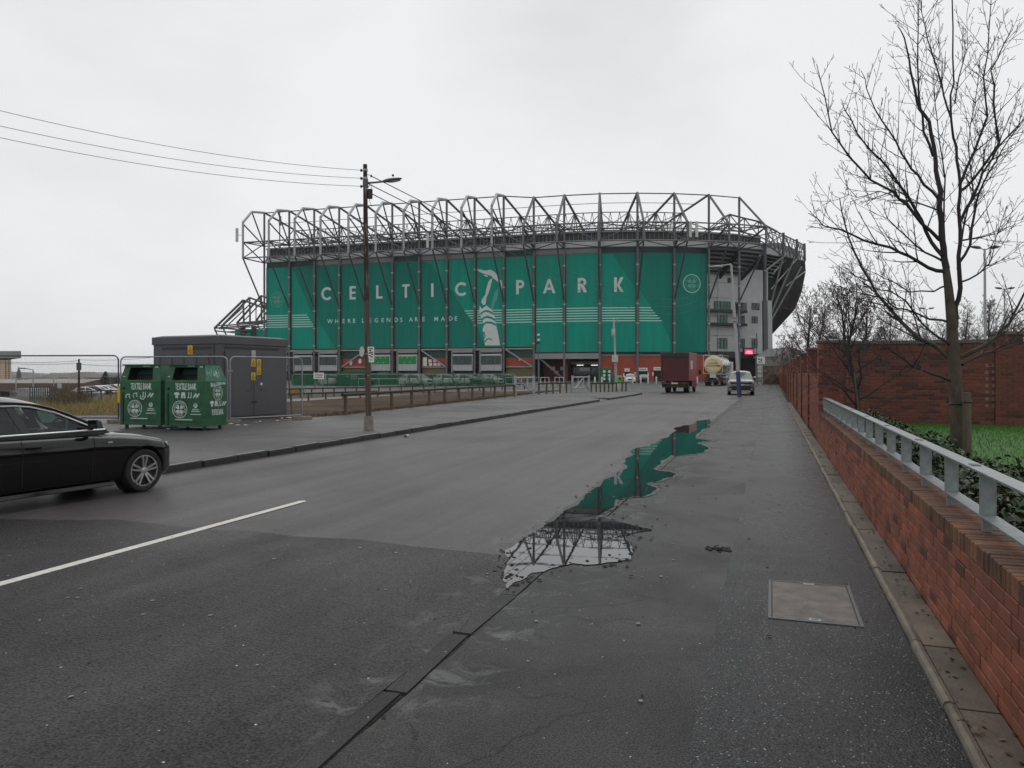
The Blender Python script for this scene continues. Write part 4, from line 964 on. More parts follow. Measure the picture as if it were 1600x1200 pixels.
# ---- ground-floor bays
def wbox(i, green):
    b = BY[i]; mb = MB(); L = b.L
    b.box(mb, .3, L-.3, 6.75, 7.25, -1.0, .2); lt = obj('lintel', mb, mt['clad_g'], st, world=True)
    mb = MB(); a0 = 1.5; a1 = L-.45
    b.box(mb, a0, a1, 2.2, 5.95, -2.0, .25); w_ = obj('kiosk_wall', mb, mt['clad_w'], st, world=True)
    mb = MB(); b.box(mb, a0-.25, a0, 1.8, 6.6, -2.0, .4); b.box(mb, a0, a1, 6.3, 6.75, -2, .3); obj('surround', mb, mt['clad_g'], w_, world=True)
    if green:
        mb = MB(); b.box(mb, a0+.25, a1-.2, 3.75, 5.55, .26, .34); o = obj('sign_board', mb, mt['grn_board'], w_, world=True)
        mb = MB(); r = random.Random(i)
        for k, (x, z) in enumerate(((.2,5.2),(.5,5.2),(.8,5.2),(.33,4.1),(.66,4.1))): disc(mb, b.w(a0+.3+(a1-a0-.6)*x, z, .345), b.t, V((0,0,1)), .12, 8)
        obj('mark', mb, mt['offwhite'], o, world=True)
    else:
        mb = MB(); b.box(mb, a0+.2, a1-.2, 3.65, 5.5, .26, .30); o = obj('window', mb, mt['win_dk'], w_, world=True)
        mb = MB(); n = 5
        for k in range(n+1): x = a0+.2+(a1-a0-.4)*k/n; b.box(mb, x-.06, x+.06, 3.65, 5.5, .30, .36)
        for z in (3.65, 4.4, 5.5): b.box(mb, a0+.2, a1-.2, z-.05, z+.05, .305, .355)
        obj('window_frame', mb, mt['green_dk'], o, world=True)
    mb = MB()
    for k in range(14): x = a0+(a1-a0)*(k+.5)/14; b.box(mb, x-.03, x+.03, 2.2, 3.55, .25, .28)
    obj('cladding_rib', mb, mt['clad_g'], w_, world=True)
    mb = MB(); b.box(mb, .2, L-.2, -.1, 2.2, -2.2, -1.2); obj('doorway', mb, mt['green_dk'], st, world=True)
def brickbay(i, flip, signs):
    b = BY[i]; L = b.L
    mb = MB(); b.box(mb, .2, L-.2, 5.1, 7.1, -2.0, -1.0); obj('cladding', mb, mt['green_dk'], st, world=True)
    mb = MB(); b.box(mb, .2, L-.2, 2.9, 5.1, -2.0, -1.02); w_ = obj('brick_band', mb, mt['stad_red'], st, world=True)
    mb = MB(); b.box(mb, .2, L-.2, -.1, 2.9, -2.1, -1.2); obj('shutter', mb, mt['olive'], w_, world=True)
    mb = MB(); b.box(mb, .3, L-.3, 2.95, 3.15, -1.02, -.75); b.box(mb, .2, L-.2, 6.95, 7.2, -1.0, -.3); obj('rail', mb, mt['steel_lt'], w_, world=True)
    mb = MB(); x0, x1 = (.4, L-.4) if flip else (L-.4, .4); mb.tube([b.w(x0, 6.9, -.3), b.w(x1, 3.1, -.3)], .16, 6); obj('brace', mb, mt['steel_lt'], w_, world=True)
    for k, (x, z, ww, hh, rd) in enumerate(signs):
        mb = MB()
        if rd:
            c = b.w(x*L, z, -.72); mb.poly([c+b.t*(.42*math.cos(q*.5236))+V((0,0,.62*math.sin(q*.5236))) for q in range(12)])
        else: b.box(mb, x*L-ww/2, x*L+ww/2, z-hh/2, z+hh/2, -.80, -.72)
        obj('sign', mb, mt['white'], w_, world=True)
for i in (0,1,2,7,8): wbox(i, False)
for i in (4,5): wbox(i, True)
brickbay(3, False, [(.38,4.15,0,0,1),(.72,4.5,0,0,1)])
brickbay(6, True, [(.16,4.3,1.0,2.0,0),(.35,4.45,.75,.7,0),(.52,4.5,.75,.7,0),(.37,3.65,.75,.6,0),(.53,3.65,.75,.6,0),(.68,3.65,.8,.6,0)])
brickbay(9, True, [(.5,4.6,.35,.3,0)])
# entry recess, bays 10 and 11
for i in (10, 11):
    b = BY[i]; L = b.L
    mb = MB(); b.box(mb, .1, L-.1, 4.75, 5.95, -1.6, .1); obj('lintel', mb, mt['clad_g'], st, world=True)
    mb = MB(); b.box(mb, -.5, L+.5, -.1, 7.4, -12.6, -12); obj('recess_back', mb, mt['maroon'] if i == 10 else mt['black'], st, world=True)
    mb = MB(); b.box(mb, -.5, L+.5, 6.0, 7.4, -12, -1.5); obj('recess_ceiling', mb, mt['clad_d'], st, world=True)
b = BY[10]; mb = MB(); b.box(mb, 1.0, b.L, -.1, 6.0, -5.2, -4.8); obj('recess_wall', mb, mt['maroon'], st, world=True)
mb = MB(); b.box(mb, -.4, .1, -.1, 6.0, -12, -1.2); obj('recess_side', mb, mt['clad_d'], st, world=True)
mb = MB(); mb.tube([b.w(.5,5.6,-.2), b.w(b.L*.85,.4,-3.5)], .22, 6); mb.tube([b.w(.9,5.5,-.8), b.w(.9,0,-.8)], .18, 6); obj('brace', mb, mt['steel_lt'], st, world=True)
for x, z, ww, hh in ((.45,2.7,1.1,.8),(.82,2.7,1.5,.8),(.58,1.8,.8,.7)):
    mb = MB(); b.box(mb, x*b.L-ww/2, x*b.L+ww/2, z-hh/2, z+hh/2, -4.75, -4.68); obj('sign', mb, mt['offwhite'], st, world=True)
b = BY[11]
mb = MB(); b.box(mb, .5, b.L-.2, 3.6, 4.2, -6.2, -5.8); obj('soffit_beam', mb, mt['clad_g'], st, world=True)
mb = MB(); b.box(mb, .6, b.L-.2, -.1, 3.0, -6.6, -6.2); dr = obj('entrance_doors', mb, mt['win_dk'], st, world=True)
mb = MB()
for k in range(7): x = .6+(b.L-.8)*k/6; b.box(mb, x-.05, x+.05, 0, 3, -6.2, -6.1)
obj('mullion', mb, mt['clad_d'], dr, world=True)
for x in (.36, .78): mb = MB(); b.box(mb, x*b.L-.75, x*b.L+.75, 3.34, 3.5, -5.75, -5.55); obj('strip_light', mb, mt['tube_on'], st, world=True)
mb = MB(); b.box(mb, b.L*.36, b.L*.66, 2.1, 2.9, -5.2, -5.1); obj('sign', mb, mt['offwhite'], st, world=True)
mb = MB(); b.box(mb, -.2, .6, -.1, 6.0, -6.0, -1.5); obj('recess_side', mb, mt['maroon'], st, world=True)
# red wall, bays 12-14
for i in (12, 13, 14):
    b = BY[i]; mb = MB(); b.box(mb, -.05, b.L+.05, -.1, 5.35, -2.1, -1.1); w_ = obj('brick_wall', mb, mt['stad_red'], st, world=True)
    mb = MB(); b.box(mb, -.05, b.L+.05, 5.35, 5.85, -2.0, -.9); obj('coping_band', mb, mt['clad_g'], w_, world=True)
    if i == 12: mb = MB(); b.box(mb, 3.0, 4.1, -.1, 5.3, -1.1, -.55); obj('buttress', mb, mt['stad_red'], w_, world=True)
for (u0, u1, v0, v1, sg) in ((976.5,983,581,600,1),(998,1011,580,600,1),(1022,1033,579,600,1)):
    i = bay_of(u0+2); b = BY[i]; a0, z1 = b.img(u0, v0, -1.05); a1, _ = b.img(u1, v0, -1.05)
    mb = MB(); b.box(mb, a0, a1, -.05, z1, -1.1, -1.02); dr = obj('door', mb, mt['black'], st, world=True)
    mb = MB(); b.box(mb, a0-.1, a1+.1, z1+.05, z1+.75, -1.1, -.98); s_ = obj('sign', mb, mt['white'], dr, world=True)
    mb = MB(); text(mb, 'GATE', b.w((a0+a1)/2, z1+.28, -.97), b.t, V((0,0,1)), .26) if 0 else b.box(mb, a0+.2, a1-.2, z1+.3, z1+.44, -.98, -.97); obj('lettering', mb, mt['steel_dk'], s_, world=True)
    for x in (a0-.25, a1+.25): mb = MB(); b.box(mb, x-.14, x+.14, z1-1.1, z1-.35, -1.1, -1.03); obj('plate', mb, mt['white'], dr, world=True)
mb = MB(); b = BY[12]; a, z = b.img(993, 584, -1.05); b.box(mb, a-.35, a+.35, z-.35, z+.35, -1.1, -1.0); obj('sign', mb, mt['offwhite'], st, world=True)
# white office building under the raked corner, bays 15 and 16
for i in (15, 16):
    b = BY[i]; ex = .0 if i == 15 else b.img(1200, 500, -6.5)[0]-b.L
    mb = MB(); b.box(mb, -3 if i == 15 else 0, b.L+ex, 6.2, 26, -9, -6.5); w_ = obj('office_wall', mb, mt['clad_w'], st, world=True)
    mb = MB(); b.box(mb, -1, b.L+.5, 5.2, 6.6, -7, -5.6); obj('canopy_beam', mb, mt['clad_d'], w_, world=True)
    for v0 in (484, 505): 
        _, z = b.img(1130, v0, -5.5)
        mb = MB(); b.box(mb, .3, b.L-.2, z-.5, z+.1, -6.5, -5.0); obj('ledge', mb, mt['green_dk'] if 0 else mt['clad_d'], w_, world=True)
    mb = MB()
    for z in (10.2, 14.6, 18.8, 22.3): b.box(mb, -1, b.L, z, z+.12, -6.5, -6.44)
    obj('panel_joint', mb, mt['clad_g'], w_, world=True)
for (u0, u1, v0, v1) in ((1116,1141,470,484),(1121,1136,492,507),(1121,1136,528,545),(1149,1166,472,484),(1157,1163,493,506),(1157,1163,529,544),(1175,1186,473,484),(1175,1183,494,505),(1175,1183,529,544)):
    i = 15 if u1 <= 1155 else 16; b = BY[i]; a0, z0 = b.img(u0, v1, -6.45); a1, _ = b.img(u1, v1, -6.45); _, z1 = b.img(u0, v0, -6.45)
    mb = MB(); b.box(mb, a0, a1, z0, z1, -6.5, -6.42); wn = obj('window', mb, mt['win_gr'] if u0 < 1145 else mt['win_dk'], st, world=True)
    mb = MB(); n = max(2, int((u1-u0)/5))
    for k in range(n+1): x = a0+(a1-a0)*k/n; b.box(mb, x-.06, x+.06, z0, z1, -6.42, -6.36)
    b.box(mb, a0, a1, z0+(z1-z0)*.5-.05, z0+(z1-z0)*.5+.05, -6.415, -6.365); obj('window_frame', mb, mt['green_dk'], wn, world=True)
b = BY[16]; a0, z0 = b.img(1164, 553.5, -4); a1, z1 = b.img(1177, 546, -4)
mb = MB(); b.box(mb, a0-.35, a1+.35, z0-.35, z1+.35, -4.4, -4.05); ls = obj('display_housing', mb, mt['clad_d'], st, world=True)
mb = MB(); b.box(mb, a0, a1, z0, z1, -4.05, -4.0); obj('display_screen', mb, mt['led'], ls, world=True)
mb = MB(); b.box(mb, a0+.25, a1-.25, z0+.22, z0+.38, -4.0, -3.98); b.box(mb, a0+.5, a1-.5, z0+.58, z0+.76, -4.0, -3.98); obj('display_text', mb, mt['led_t'], ls, world=True)
mb = MB(); a, b_ = pt(1100,583,186), pt(1192,583,190); mb.box(((a.x+b_.x)/2, 196, 3.2), (b_.x-a.x, 16, 6.8)); obj('undercroft', mb, mt['black'], st, world=True)  # solid black block: the opening's shade is put into its colour
mb = MB(); a, b_ = pt(1150,583,190), pt(1203,583,190); mb.box(((a.x+b_.x)/2, 196, 26.3), (b_.x-a.x, 11, 8.6)); obj('stand_body', mb, mt['clad_d'], st, world=True)
# raked underside: stepped terrace units hanging inward of the corner frames
for k in range(9):
    mb = MB(); d0, d1, zt = -.4-k*.95, -1.15-k*.95, 29.0-k*.74
    for i in (15, 16):
        q0, q1 = V((0,0,zt-.42)), V((0,0,zt))
        A, Bq, Cq, D = inn(i,d0), inn(i+1,d0), inn(i+1,d1), inn(i,d1); mb.hexa([A+q0,Bq+q0,Cq+q0,D+q0],[A+q1,Bq+q1,Cq+q1,D+q1])
    obj('terrace_step', mb, mt['clad_g'] if 0 else mt['steel'], st, world=True)
for i in (15, 16, 17):
    mb = MB(); mb.bar(at_f(i,-.2,28.2), at_f(i,-9.5,21.5), .5, .8); obj('raker_beam', mb, mt['clad_d'], st, world=True)
mb = MB()
for i in (15, 16): mb.hexa([inn(i,-.3)+V((0,0,29.2)),inn(i+1,-.3)+V((0,0,29.2)),inn(i+1,-9.6)+V((0,0,22.0)),inn(i,-9.6)+V((0,0,22.0))],[inn(i,-.3)+V((0,0,29.5)),inn(i+1,-.3)+V((0,0,29.5)),inn(i+1,-9.6)+V((0,0,22.4)),inn(i,-9.6)+V((0,0,22.4))])
obj('raked_soffit', mb, mt['clad_d'], st, world=True)
# the end stand turning away: dark sloping rear cladding, edge posts, big white pier
E = [pt(1224,367,178), pt(1245,377,186), pt(1257,383.5,196)]
Eb = [pt(1224,400,178), pt(1245,405,186), pt(1257.5,408,196)]
prev_t, prev_b = at_f(16,OD,Z_mid), at_f(16,OD,Z_low)
for k in range(3):
    mb = MB(); mb.tube([E[k]+V((0,0,.5)), Eb[k]], .32, 6); ps = obj('edge_post', mb, mt['steel_dk'], st, world=True)
    mb = BarSet(); mb.tube([prev_t, E[k]], .18, 5); mb.tube([prev_b, Eb[k]], .18, 5); mb.tube([prev_t if k % 2 else prev_b, Eb[k] if k % 2 else E[k]], .14, 5)
    for q in range(4): a, b_ = prev_t+(E[k]-prev_t)*(q/4), prev_t+(E[k]-prev_t)*((q+1)/4); c0_, c1_ = prev_b+(Eb[k]-prev_b)*(q/4), prev_b+(Eb[k]-prev_b)*((q+1)/4); mb.tube([a, c1_], .09, 4); mb.tube([c0_, b_], .09, 4)
    for f_ in (.12, .25, .5, .75): mb.tube([prev_t+(prev_b-prev_t)*f_, E[k]+(Eb[k]-E[k])*f_], .08, 4)
    prev_t, prev_b = E[k], Eb[k]
base = pt(1204, 497, 178)
Ppts = [pt(1193,442,186), pt(1193,392,178.5), pt(1224,399,178.3), pt(1245,405,186.3), pt(1258,408,196.3), pt(1259,424,197), pt(1253,455,200), pt(1243,482,203), pt(1205.5,523,205), pt(1202,495,197)]
mb = MB(); c0 = pt(1222,455,194)
bk = V((4.2,14,0)); n = len(Ppts); mb.add(Ppts+[p+bk for p in Ppts]+[c0], [(i,(i+1)%n,2*n) for i in range(n)]+[(i,(i+1)%n,n+(i+1)%n,n+i) for i in range(n)]+[tuple(range(n,2*n))])
rc = obj('rear_cladding', mb, mt['bowl'], st, world=True)
G = [Pf[17]+NO[17]*-.4]+[V((e.x-.8, e.y+.5, 0)) for e in E]
zt_ = [32.0]+[e.z-.3 for e in E]; zb2 = [28.6]+[e.z-.2 for e in Eb]
for k in range(3):
    for nm, f0, f1, m_ in (('fascia', .05, .40, 'clad_w'), ('louvre_band', .41, .70, 'clad_g')):
        mb = MB(); h0 = [zb2[q]+(zt_[q]-zb2[q])*f0 for q in (k, k+1)]; h1 = [zb2[q]+(zt_[q]-zb2[q])*f1 for q in (k, k+1)]; dv = V((-.3,.6,0))
        mb.hexa([G[k]+UPV*h0[0], G[k+1]+UPV*h0[1], G[k+1]+dv+UPV*h0[1], G[k]+dv+UPV*h0[0]],[G[k]+UPV*h1[0], G[k+1]+UPV*h1[1], G[k+1]+dv+UPV*h1[1], G[k]+dv+UPV*h1[0]]); obj(nm, mb, mt[m_], st, world=True)
mb = MB(); mb.tube([Pf[17]-UPV*.2, Pf[17]+UPV*31], .42, 8); obj('column', mb, mt['steel_dk'], st, world=True, smooth=50)
for (a, b_) in (((1222,402,177.5),(1200,488,177)),((1239,406,183),(1202,494,177.5)),((1251,417,190),(1204,500,178)),((1230,396,180),(1193,425,170))):
    mb = MB(); mb.tube([pt(*a)+V((0,-.6,0)), pt(*b_)+V((0,-.6,0))], .22, 6); obj('strut', mb, mt['steel'], rc, world=True)
mb = MB(); mb.tube([pt(1258,424,194.5), pt(1228,447,184)], .12, 5); mb.tube([pt(1245,405,185.5), pt(1205,452,176.5)], .12, 5); obj('strut', mb, mt['steel_lt'], rc, world=True)
rp = random.Random(2); mb = MB()
for k in range(9): q = pt(1206+2.6*k, 428-3.0*k, 179.5+.4*k); mb.box(q+V((0,-.9,0)), (.42,.05,.42), .2)
for k in range(7): mb.tube([pt(1197,396+6*k,179+k*.9)+V((0,-.5,0)), pt(1222-k*2.5,401+5.4*k,178.8+k*1.4)+V((0,-.5,0))], .13, 4)
obj('vent_plate', mb, mt['steel_lt'], rc, world=True)
for i_, (p0, p1, wd) in enumerate((((1200,470,176),(1201.5,557,176),1.4),((1195,470,172),(1196,557,172),.9))):
    mb = MB(); a, b_ = pt(*p0), pt(*p1); mb.hexa([b_+V((-wd/2,-.6,-1.5)),b_+V((wd/2,-.6,-1.5)),b_+V((wd/2,.6,-1.5)),b_+V((-wd/2,.6,-1.5))],[a+V((-wd/2,-.5,0)),a+V((wd/2,-.5,0)),a+V((wd/2,.5,0)),a+V((-wd/2,.5,0))]); obj('pier', mb, mt['clad_w'] if i_ == 0 else mt['steel_dk'], st, world=True)
mb = MB(); p = pt(1215,575,182); mb.box(p, (5,6,8)); obj('side_block', mb, mt['clad_g'], st, world=True)
# inner roof trusses of the far corner seen over the deck
mb = MB(); K = [pt(1128,341,205), pt(1140,335,210), pt(1163,341,212), pt(1185,346,214), pt(1215,362,216)]
for a, b_ in zip(K, K[1:]): mb.tube([a, b_], .25, 5); mb.tube([a+V((0,0,-4)), b_+V((0,0,-4))], .2, 5); mb.tube([a, b_+V((0,0,-4))], .16, 5); mb.tube([a, a+V((0,0,-4))], .16, 5); mb.tube([a, a+V((-9,-4,-7))], .16, 5); mb.tube([a+V((0,0,-4)), b_], .16, 5)
obj('corner_truss', mb, mt['steel_dk'], st, world=True, smooth=50)
# masts and aerials fixed to the frames
for (i, d, z, dx) in ((0,OD,34.2,-1.3),(7,OD,30.5,-1.0),(14,OD,31.0,.5),(14,OD,31.0,1.8)):
    mb = MB(); p = at_f(i,d,z)+V((dx,-.3,0)); mb.box(p, (.55,.4,3.2)); mb.bar(p+V((.3,.1,0)), at_f(i,d,z), .12); obj('aerial', mb, mt['offwhite'], st, world=True)
mb = MB(); p = at_f(1,4,33); mb.tube([p, p+V((0,0,7))], .14, 5); mb.box(p+V((.1,0,5)), (.5,.4,2.2)); obj('aerial', mb, mt['steel'], st, world=True)
# far end stand seen past the left end
fs = thing('far_stand', 'distant grey lattice roof trusses of the opposite stand rising behind the grey kiosk', 'stand', pt(400,583,255)-V((0,0,H)))
mb = MB(); a = pt(378,515,262); mb.box((a.x+11, a.y+6, a.z/2-2), (24, 20, a.z+4)); obj('stand_wall', mb, mt['ban_l'], fs, world=True)
mb = MB()
for (n0, ap, Y) in (((335,513),(380,469),250),((347,509),(390,465),258),((370,505),(408,462),266),((400,502),(424,466),272)):
    A, T = pt(*n0, Y), pt(*ap, Y); G = pt(ap[0]+1, 506, Y); tr = MB()
    tr.tube([A, T], .38, 6); tr.tube([T, G], .3, 6); tr.tube([T, pt(ap[0]+48, ap[1]+18, Y)], .3, 6); tr.tube([A+V((1.5,0,-.2)), pt(ap[0], ap[1]+11, Y)], .22, 5)
    tr.tube([A, pt(n0[0]+70, n0[1]-6, Y)], .25, 5); tr.tube([A+V((0,0,-.8)), pt(n0[0]+50, n0[1]+9, Y)], .22, 5); tr.tube([A, A+V((1.6,0,-3.6))], .25, 5); tr.tube([pt(ap[0]+10, ap[1]+6, Y), pt(ap[0]+10, 508, Y)], .18, 5)
    obj('roof_truss', tr, mt['steel_dk'], fs, world=True, smooth=50)
mb = MB()
for v in (506, 511, 516): mb.tube([pt(340+v-506, v+3, 248), pt(440, v-3, 275)], .2, 5)
obj('walkway_rail', mb, mt['steel_dk'], fs, world=True)
mb = MB()
for u in (386, 403): p = pt(u, 525, 262); mb.box((p.x, p.y-4, p.z/2+1.5), (1.4,1.4,p.z+3.4))
obj('pier', mb, mt['clad_d'], fs, world=True)
# ================================================================ STREET FURNITURE (left)
Z1 = .12
class Face:
    """a vertical face: o lower-left corner seen from outside, t to the right, n outwards"""
    def __init__(s, o, t, n): s.o, s.t, s.n = V(o), V(t).normalized(), V(n).normalized()
    def w(s, a, z, d=0): return s.o+s.t*a+s.n*d+V((0,0,z))
    def box(s, mb, a0, a1, z0, z1, d0, d1, m=0):
        mb.hexa([s.w(a0,z0,d0),s.w(a1,z0,d0),s.w(a1,z0,d1),s.w(a0,z0,d1)],[s.w(a0,z1,d0),s.w(a1,z1,d0),s.w(a1,z1,d1),s.w(a0,z1,d1)], m)
UP = V((0,0,1))
# ---- grey equipment kiosk
C0 = V((-9.4, 24.8, Z1)); dr_ = V((.42,.907,0)).normalized(); dl_ = V((-dr_.y, dr_.x, 0)); WL, WR, KH = 3.06, 3.1, 2.74
ki = thing('equipment_kiosk', 'dark grey equipment kiosk with double doors and yellow hazard signs behind the temporary fence', 'kiosk', C0)
FL = Face(C0+dl_*WL, -dl_, -dr_); FR = Face(C0, dr_, -dl_)
mb = MB(); c = [C0, C0+dr_*WR, C0+dr_*WR+dl_*WL, C0+dl_*WL]; mb.hexa([p for p in c], [p+UP*(KH-.2) for p in c]); obj('wall', mb, mt['kiosk'], ki, world=True, bevel=.01)
mb = MB(); e = .04; c2 = [C0-dr_*e-dl_*e, C0+dr_*(WR+e)-dl_*e, C0+dr_*(WR+e)+dl_*(WL+e), C0-dr_*e+dl_*(WL+e)]
mb.hexa([p+UP*(KH-.26) for p in c2], [p+UP*KH for p in c2]); mb.hexa([p+UP*(KH+.001) for p in c], [p+UP*(KH+.05)+ (C0+dr_*WR/2+dl_*WL/2-p)*.12 for p in c]); obj('roof', mb, mt['kiosk'], ki, world=True, bevel=.015)
mb = MB(); FL.box(mb, .4, WL-.35, KH-.44, KH-.34, -.02, .006); FR.box(mb, .15, WR-.4, KH-.42, KH-.34, -.02, .006); obj('vent_slot', mb, mt['kiosk_dk'], ki, world=True)
mb = MB()
for x in (.30, .86, 1.42, 1.98, 2.52):
    FL.box(mb, x, x+.022, .25, KH-.62, .001, .012); FL.box(mb, x, x+.26, KH-.62, KH-.60, .001, .012)
obj('panel_groove', mb, mt['kiosk_dk'], ki, world=True)
mb = MB()
for x in (WL-.02, WL-.32): FL.box(mb, x-.03, x+.03, .05, KH-.28, .001, .028)
obj('corner_trim', mb, mt['kiosk'], ki, world=True)
for k, (a0, a1) in enumerate(((.14, 1.42), (1.445, 2.66))):
    mb = MB(); FR.box(mb, a0, a1, .1, KH-.50, .002, .035); d = obj('door', mb, mt['kiosk'], ki, world=True, bevel=.006)
    mb = MB(); x = a1-.12 if k == 0 else a0+.32
    FR.box(mb, x, x+.02, .95, KH-.62, .035, .040); FR.box(mb, x-.25*(1-k), x+.02+.2*k, KH-.64, KH-.62, .035, .041); FR.box(mb, x-.22*(1-k), x+.02+.2*k, .93, .95, .035, .041); obj('groove', mb, mt['kiosk_dk'], d, world=True)
    mb = MB(); x = a1-.07 if k == 0 else a0+.07; c = FR.w(x, .55, .035); mb.lathe(c, FR.n, [(0,.03),(.03,.03),(.05,.018)], 10); obj('handle', mb, mt['blackp'], d, world=True)
def hazard(F_, a, z, wd, hh, parent, d=.04):
    mb = MB(); F_.box(mb, a-wd/2, a+wd/2, z-hh/2, z+hh/2, d, d+.004); s = obj('hazard_sign', mb, mt['yellow'], parent, world=True)
    mb = MB(); q = lambda x, y: F_.w(a+x*wd, z+y*hh, d+.0055)
    mb.poly([q(-.36,-.12), q(.36,-.12), q(0,.40)], [[q(-.24,-.06), q(.24,-.06), q(0,.28)]]); mb.poly([q(.05,.22),q(-.06,.06),q(.0,.07),q(-.04,-.05),q(.08,.10),q(.02,.10)])
    for y, l in ((-.22,.36),(-.31,.30),(-.40,.34)): mb.poly([q(-l,y),q(l,y),q(l,y+.045),q(-l,y+.045)])
    obj('symbol', mb, mt['blackp'], s, world=True)
hazard(FL, 1.72, 2.30, .22, .30, ki, .013)
for a, z in ((1.40,1.88),(1.66,1.88),(1.66,1.60),(1.40,1.42)): hazard(FR, a, z, .20, .26, ki)
mb = MB(); FR.box(mb, 1.32, 1.5, 2.03, 2.30, .04, .046); nb = obj('notice', mb, mt['offwhite'], ki, world=True)
mb = MB()
for z in (2.09,2.13,2.17,2.21,2.25): FR.box(mb, 1.35, 1.47, z-.006, z+.006, .046, .048)
obj('lettering', mb, mt['steel_dk'], nb, world=True)
mb = MB(); disc(mb, FR.w(1.78, 1.16, .042), FR.t, UP, .05, 12); obj('disc_plate', mb, mt['white'], ki, world=True)
# ---- temporary mesh fence panels
def heras(P0, P1, h, label, m='galv', feet=True):
    P0, P1 = V(P0), V(P1); t = (P1-P0); L = t.length; t.normalize(); root = thing('temporary_fence', label, 'fence', P0, 0, 'temporary wire mesh fence panels')
    mb = MB(); r = .16; pts = [P0]
    def arc(c, a0, a1): return [c+t*(r*math.cos(math.radians(a0+(a1-a0)*k/5)))+UP*(r*math.sin(math.radians(a0+(a1-a0)*k/5))) for k in range(6)]
    pts += arc(P0+t*r+UP*(h-r), 180, 90)+arc(P1-t*r+UP*(h-r), 90, 0)+[P1]; mb.tube(pts, .021, 8); mb.tube([P0+UP*.15, P1+UP*.15], .019, 8)
    obj('frame', mb, mt[m], root, world=True, smooth=50)
    mb = MB(); n = int(L/.05)
    for k in range(1, n):
        x = L*k/n; hh = h-.005
        if x < r: hh = h-r+math.sqrt(max(0, r*r-(r-x)**2))
        if L-x < r: hh = h-r+math.sqrt(max(0, r*r-(r-L+x)**2))
        mb.tube([P0+t*x+UP*.15, P0+t*x+UP*hh], .0012, 3, cap=False)
    for k in range(1, 8): mb.tube([P0+UP*(.15+k*(h-.2)/8), P1+UP*(.15+k*(h-.2)/8)], .0014, 3, cap=False)
    obj('mesh_infill', mb, mt['steel_dk'], root, world=True, norm=False, kind='stuff')
    if feet:
        for p in (P0, P1): mb = MB(); mb.box(p+UP*.05, (.62,.22,.12), .6); obj('foot_block', mb, mt['concrete'], root, world=True, bevel=.02)
    return root
q0, q1, q2, q3 = pt(-140,583,24.2), pt(186,583,23.6), pt(357,583,23.35), pt(472,583,25.3)
for q in (q0,q1,q2,q3): q.z = Z1
g_ = V((.06,-.02,0))
heras(q0, q1-g_*.4, 2.07, 'blue tinted wire mesh fence panel at the left end over the black car', 'fence_b')
heras(q1+g_, q2-g_*.5, 2.03, 'wire mesh fence panel directly behind the two green textile banks')
heras(q2+g_, q3, 2.03, 'wire mesh fence panel in front of the grey kiosk doors')
mb = MB(); p = pt(359,583,23.3); p.z = 1.72; mb.box(p, (.16,.05,.05)); tag(obj('fence_clamp', mb, mt['galv']), 'small steel clamp joining two fence panels in front of the kiosk corner', 'clamp')
mb = MB(); p = pt(187,583,23.5); mb.box((p.x, p.y-.05, 1.0), (.06,.03,.5)); tag(obj('warning_tape', mb, mt['yellow']), 'yellow strip tied to the fence upright left of the textile banks', 'tape')
# leaning brace behind panel
mb = MB(); mb.tube([pt(449,583,25.4)+V((0,0,.15+ -1.65+1.75)), V((pt(457,583,25.9).x, 25.9, Z1))], .02, 6); mb.tube([V((pt(448,583,25.4).x,25.4,.45)), V((pt(456,583,25.9).x,25.9,.38))], .018, 6); tag(obj('fence_brace', mb, mt['steel_dk'], smooth=50), 'thin dark leaning brace at the right edge of the grey kiosk', 'brace')
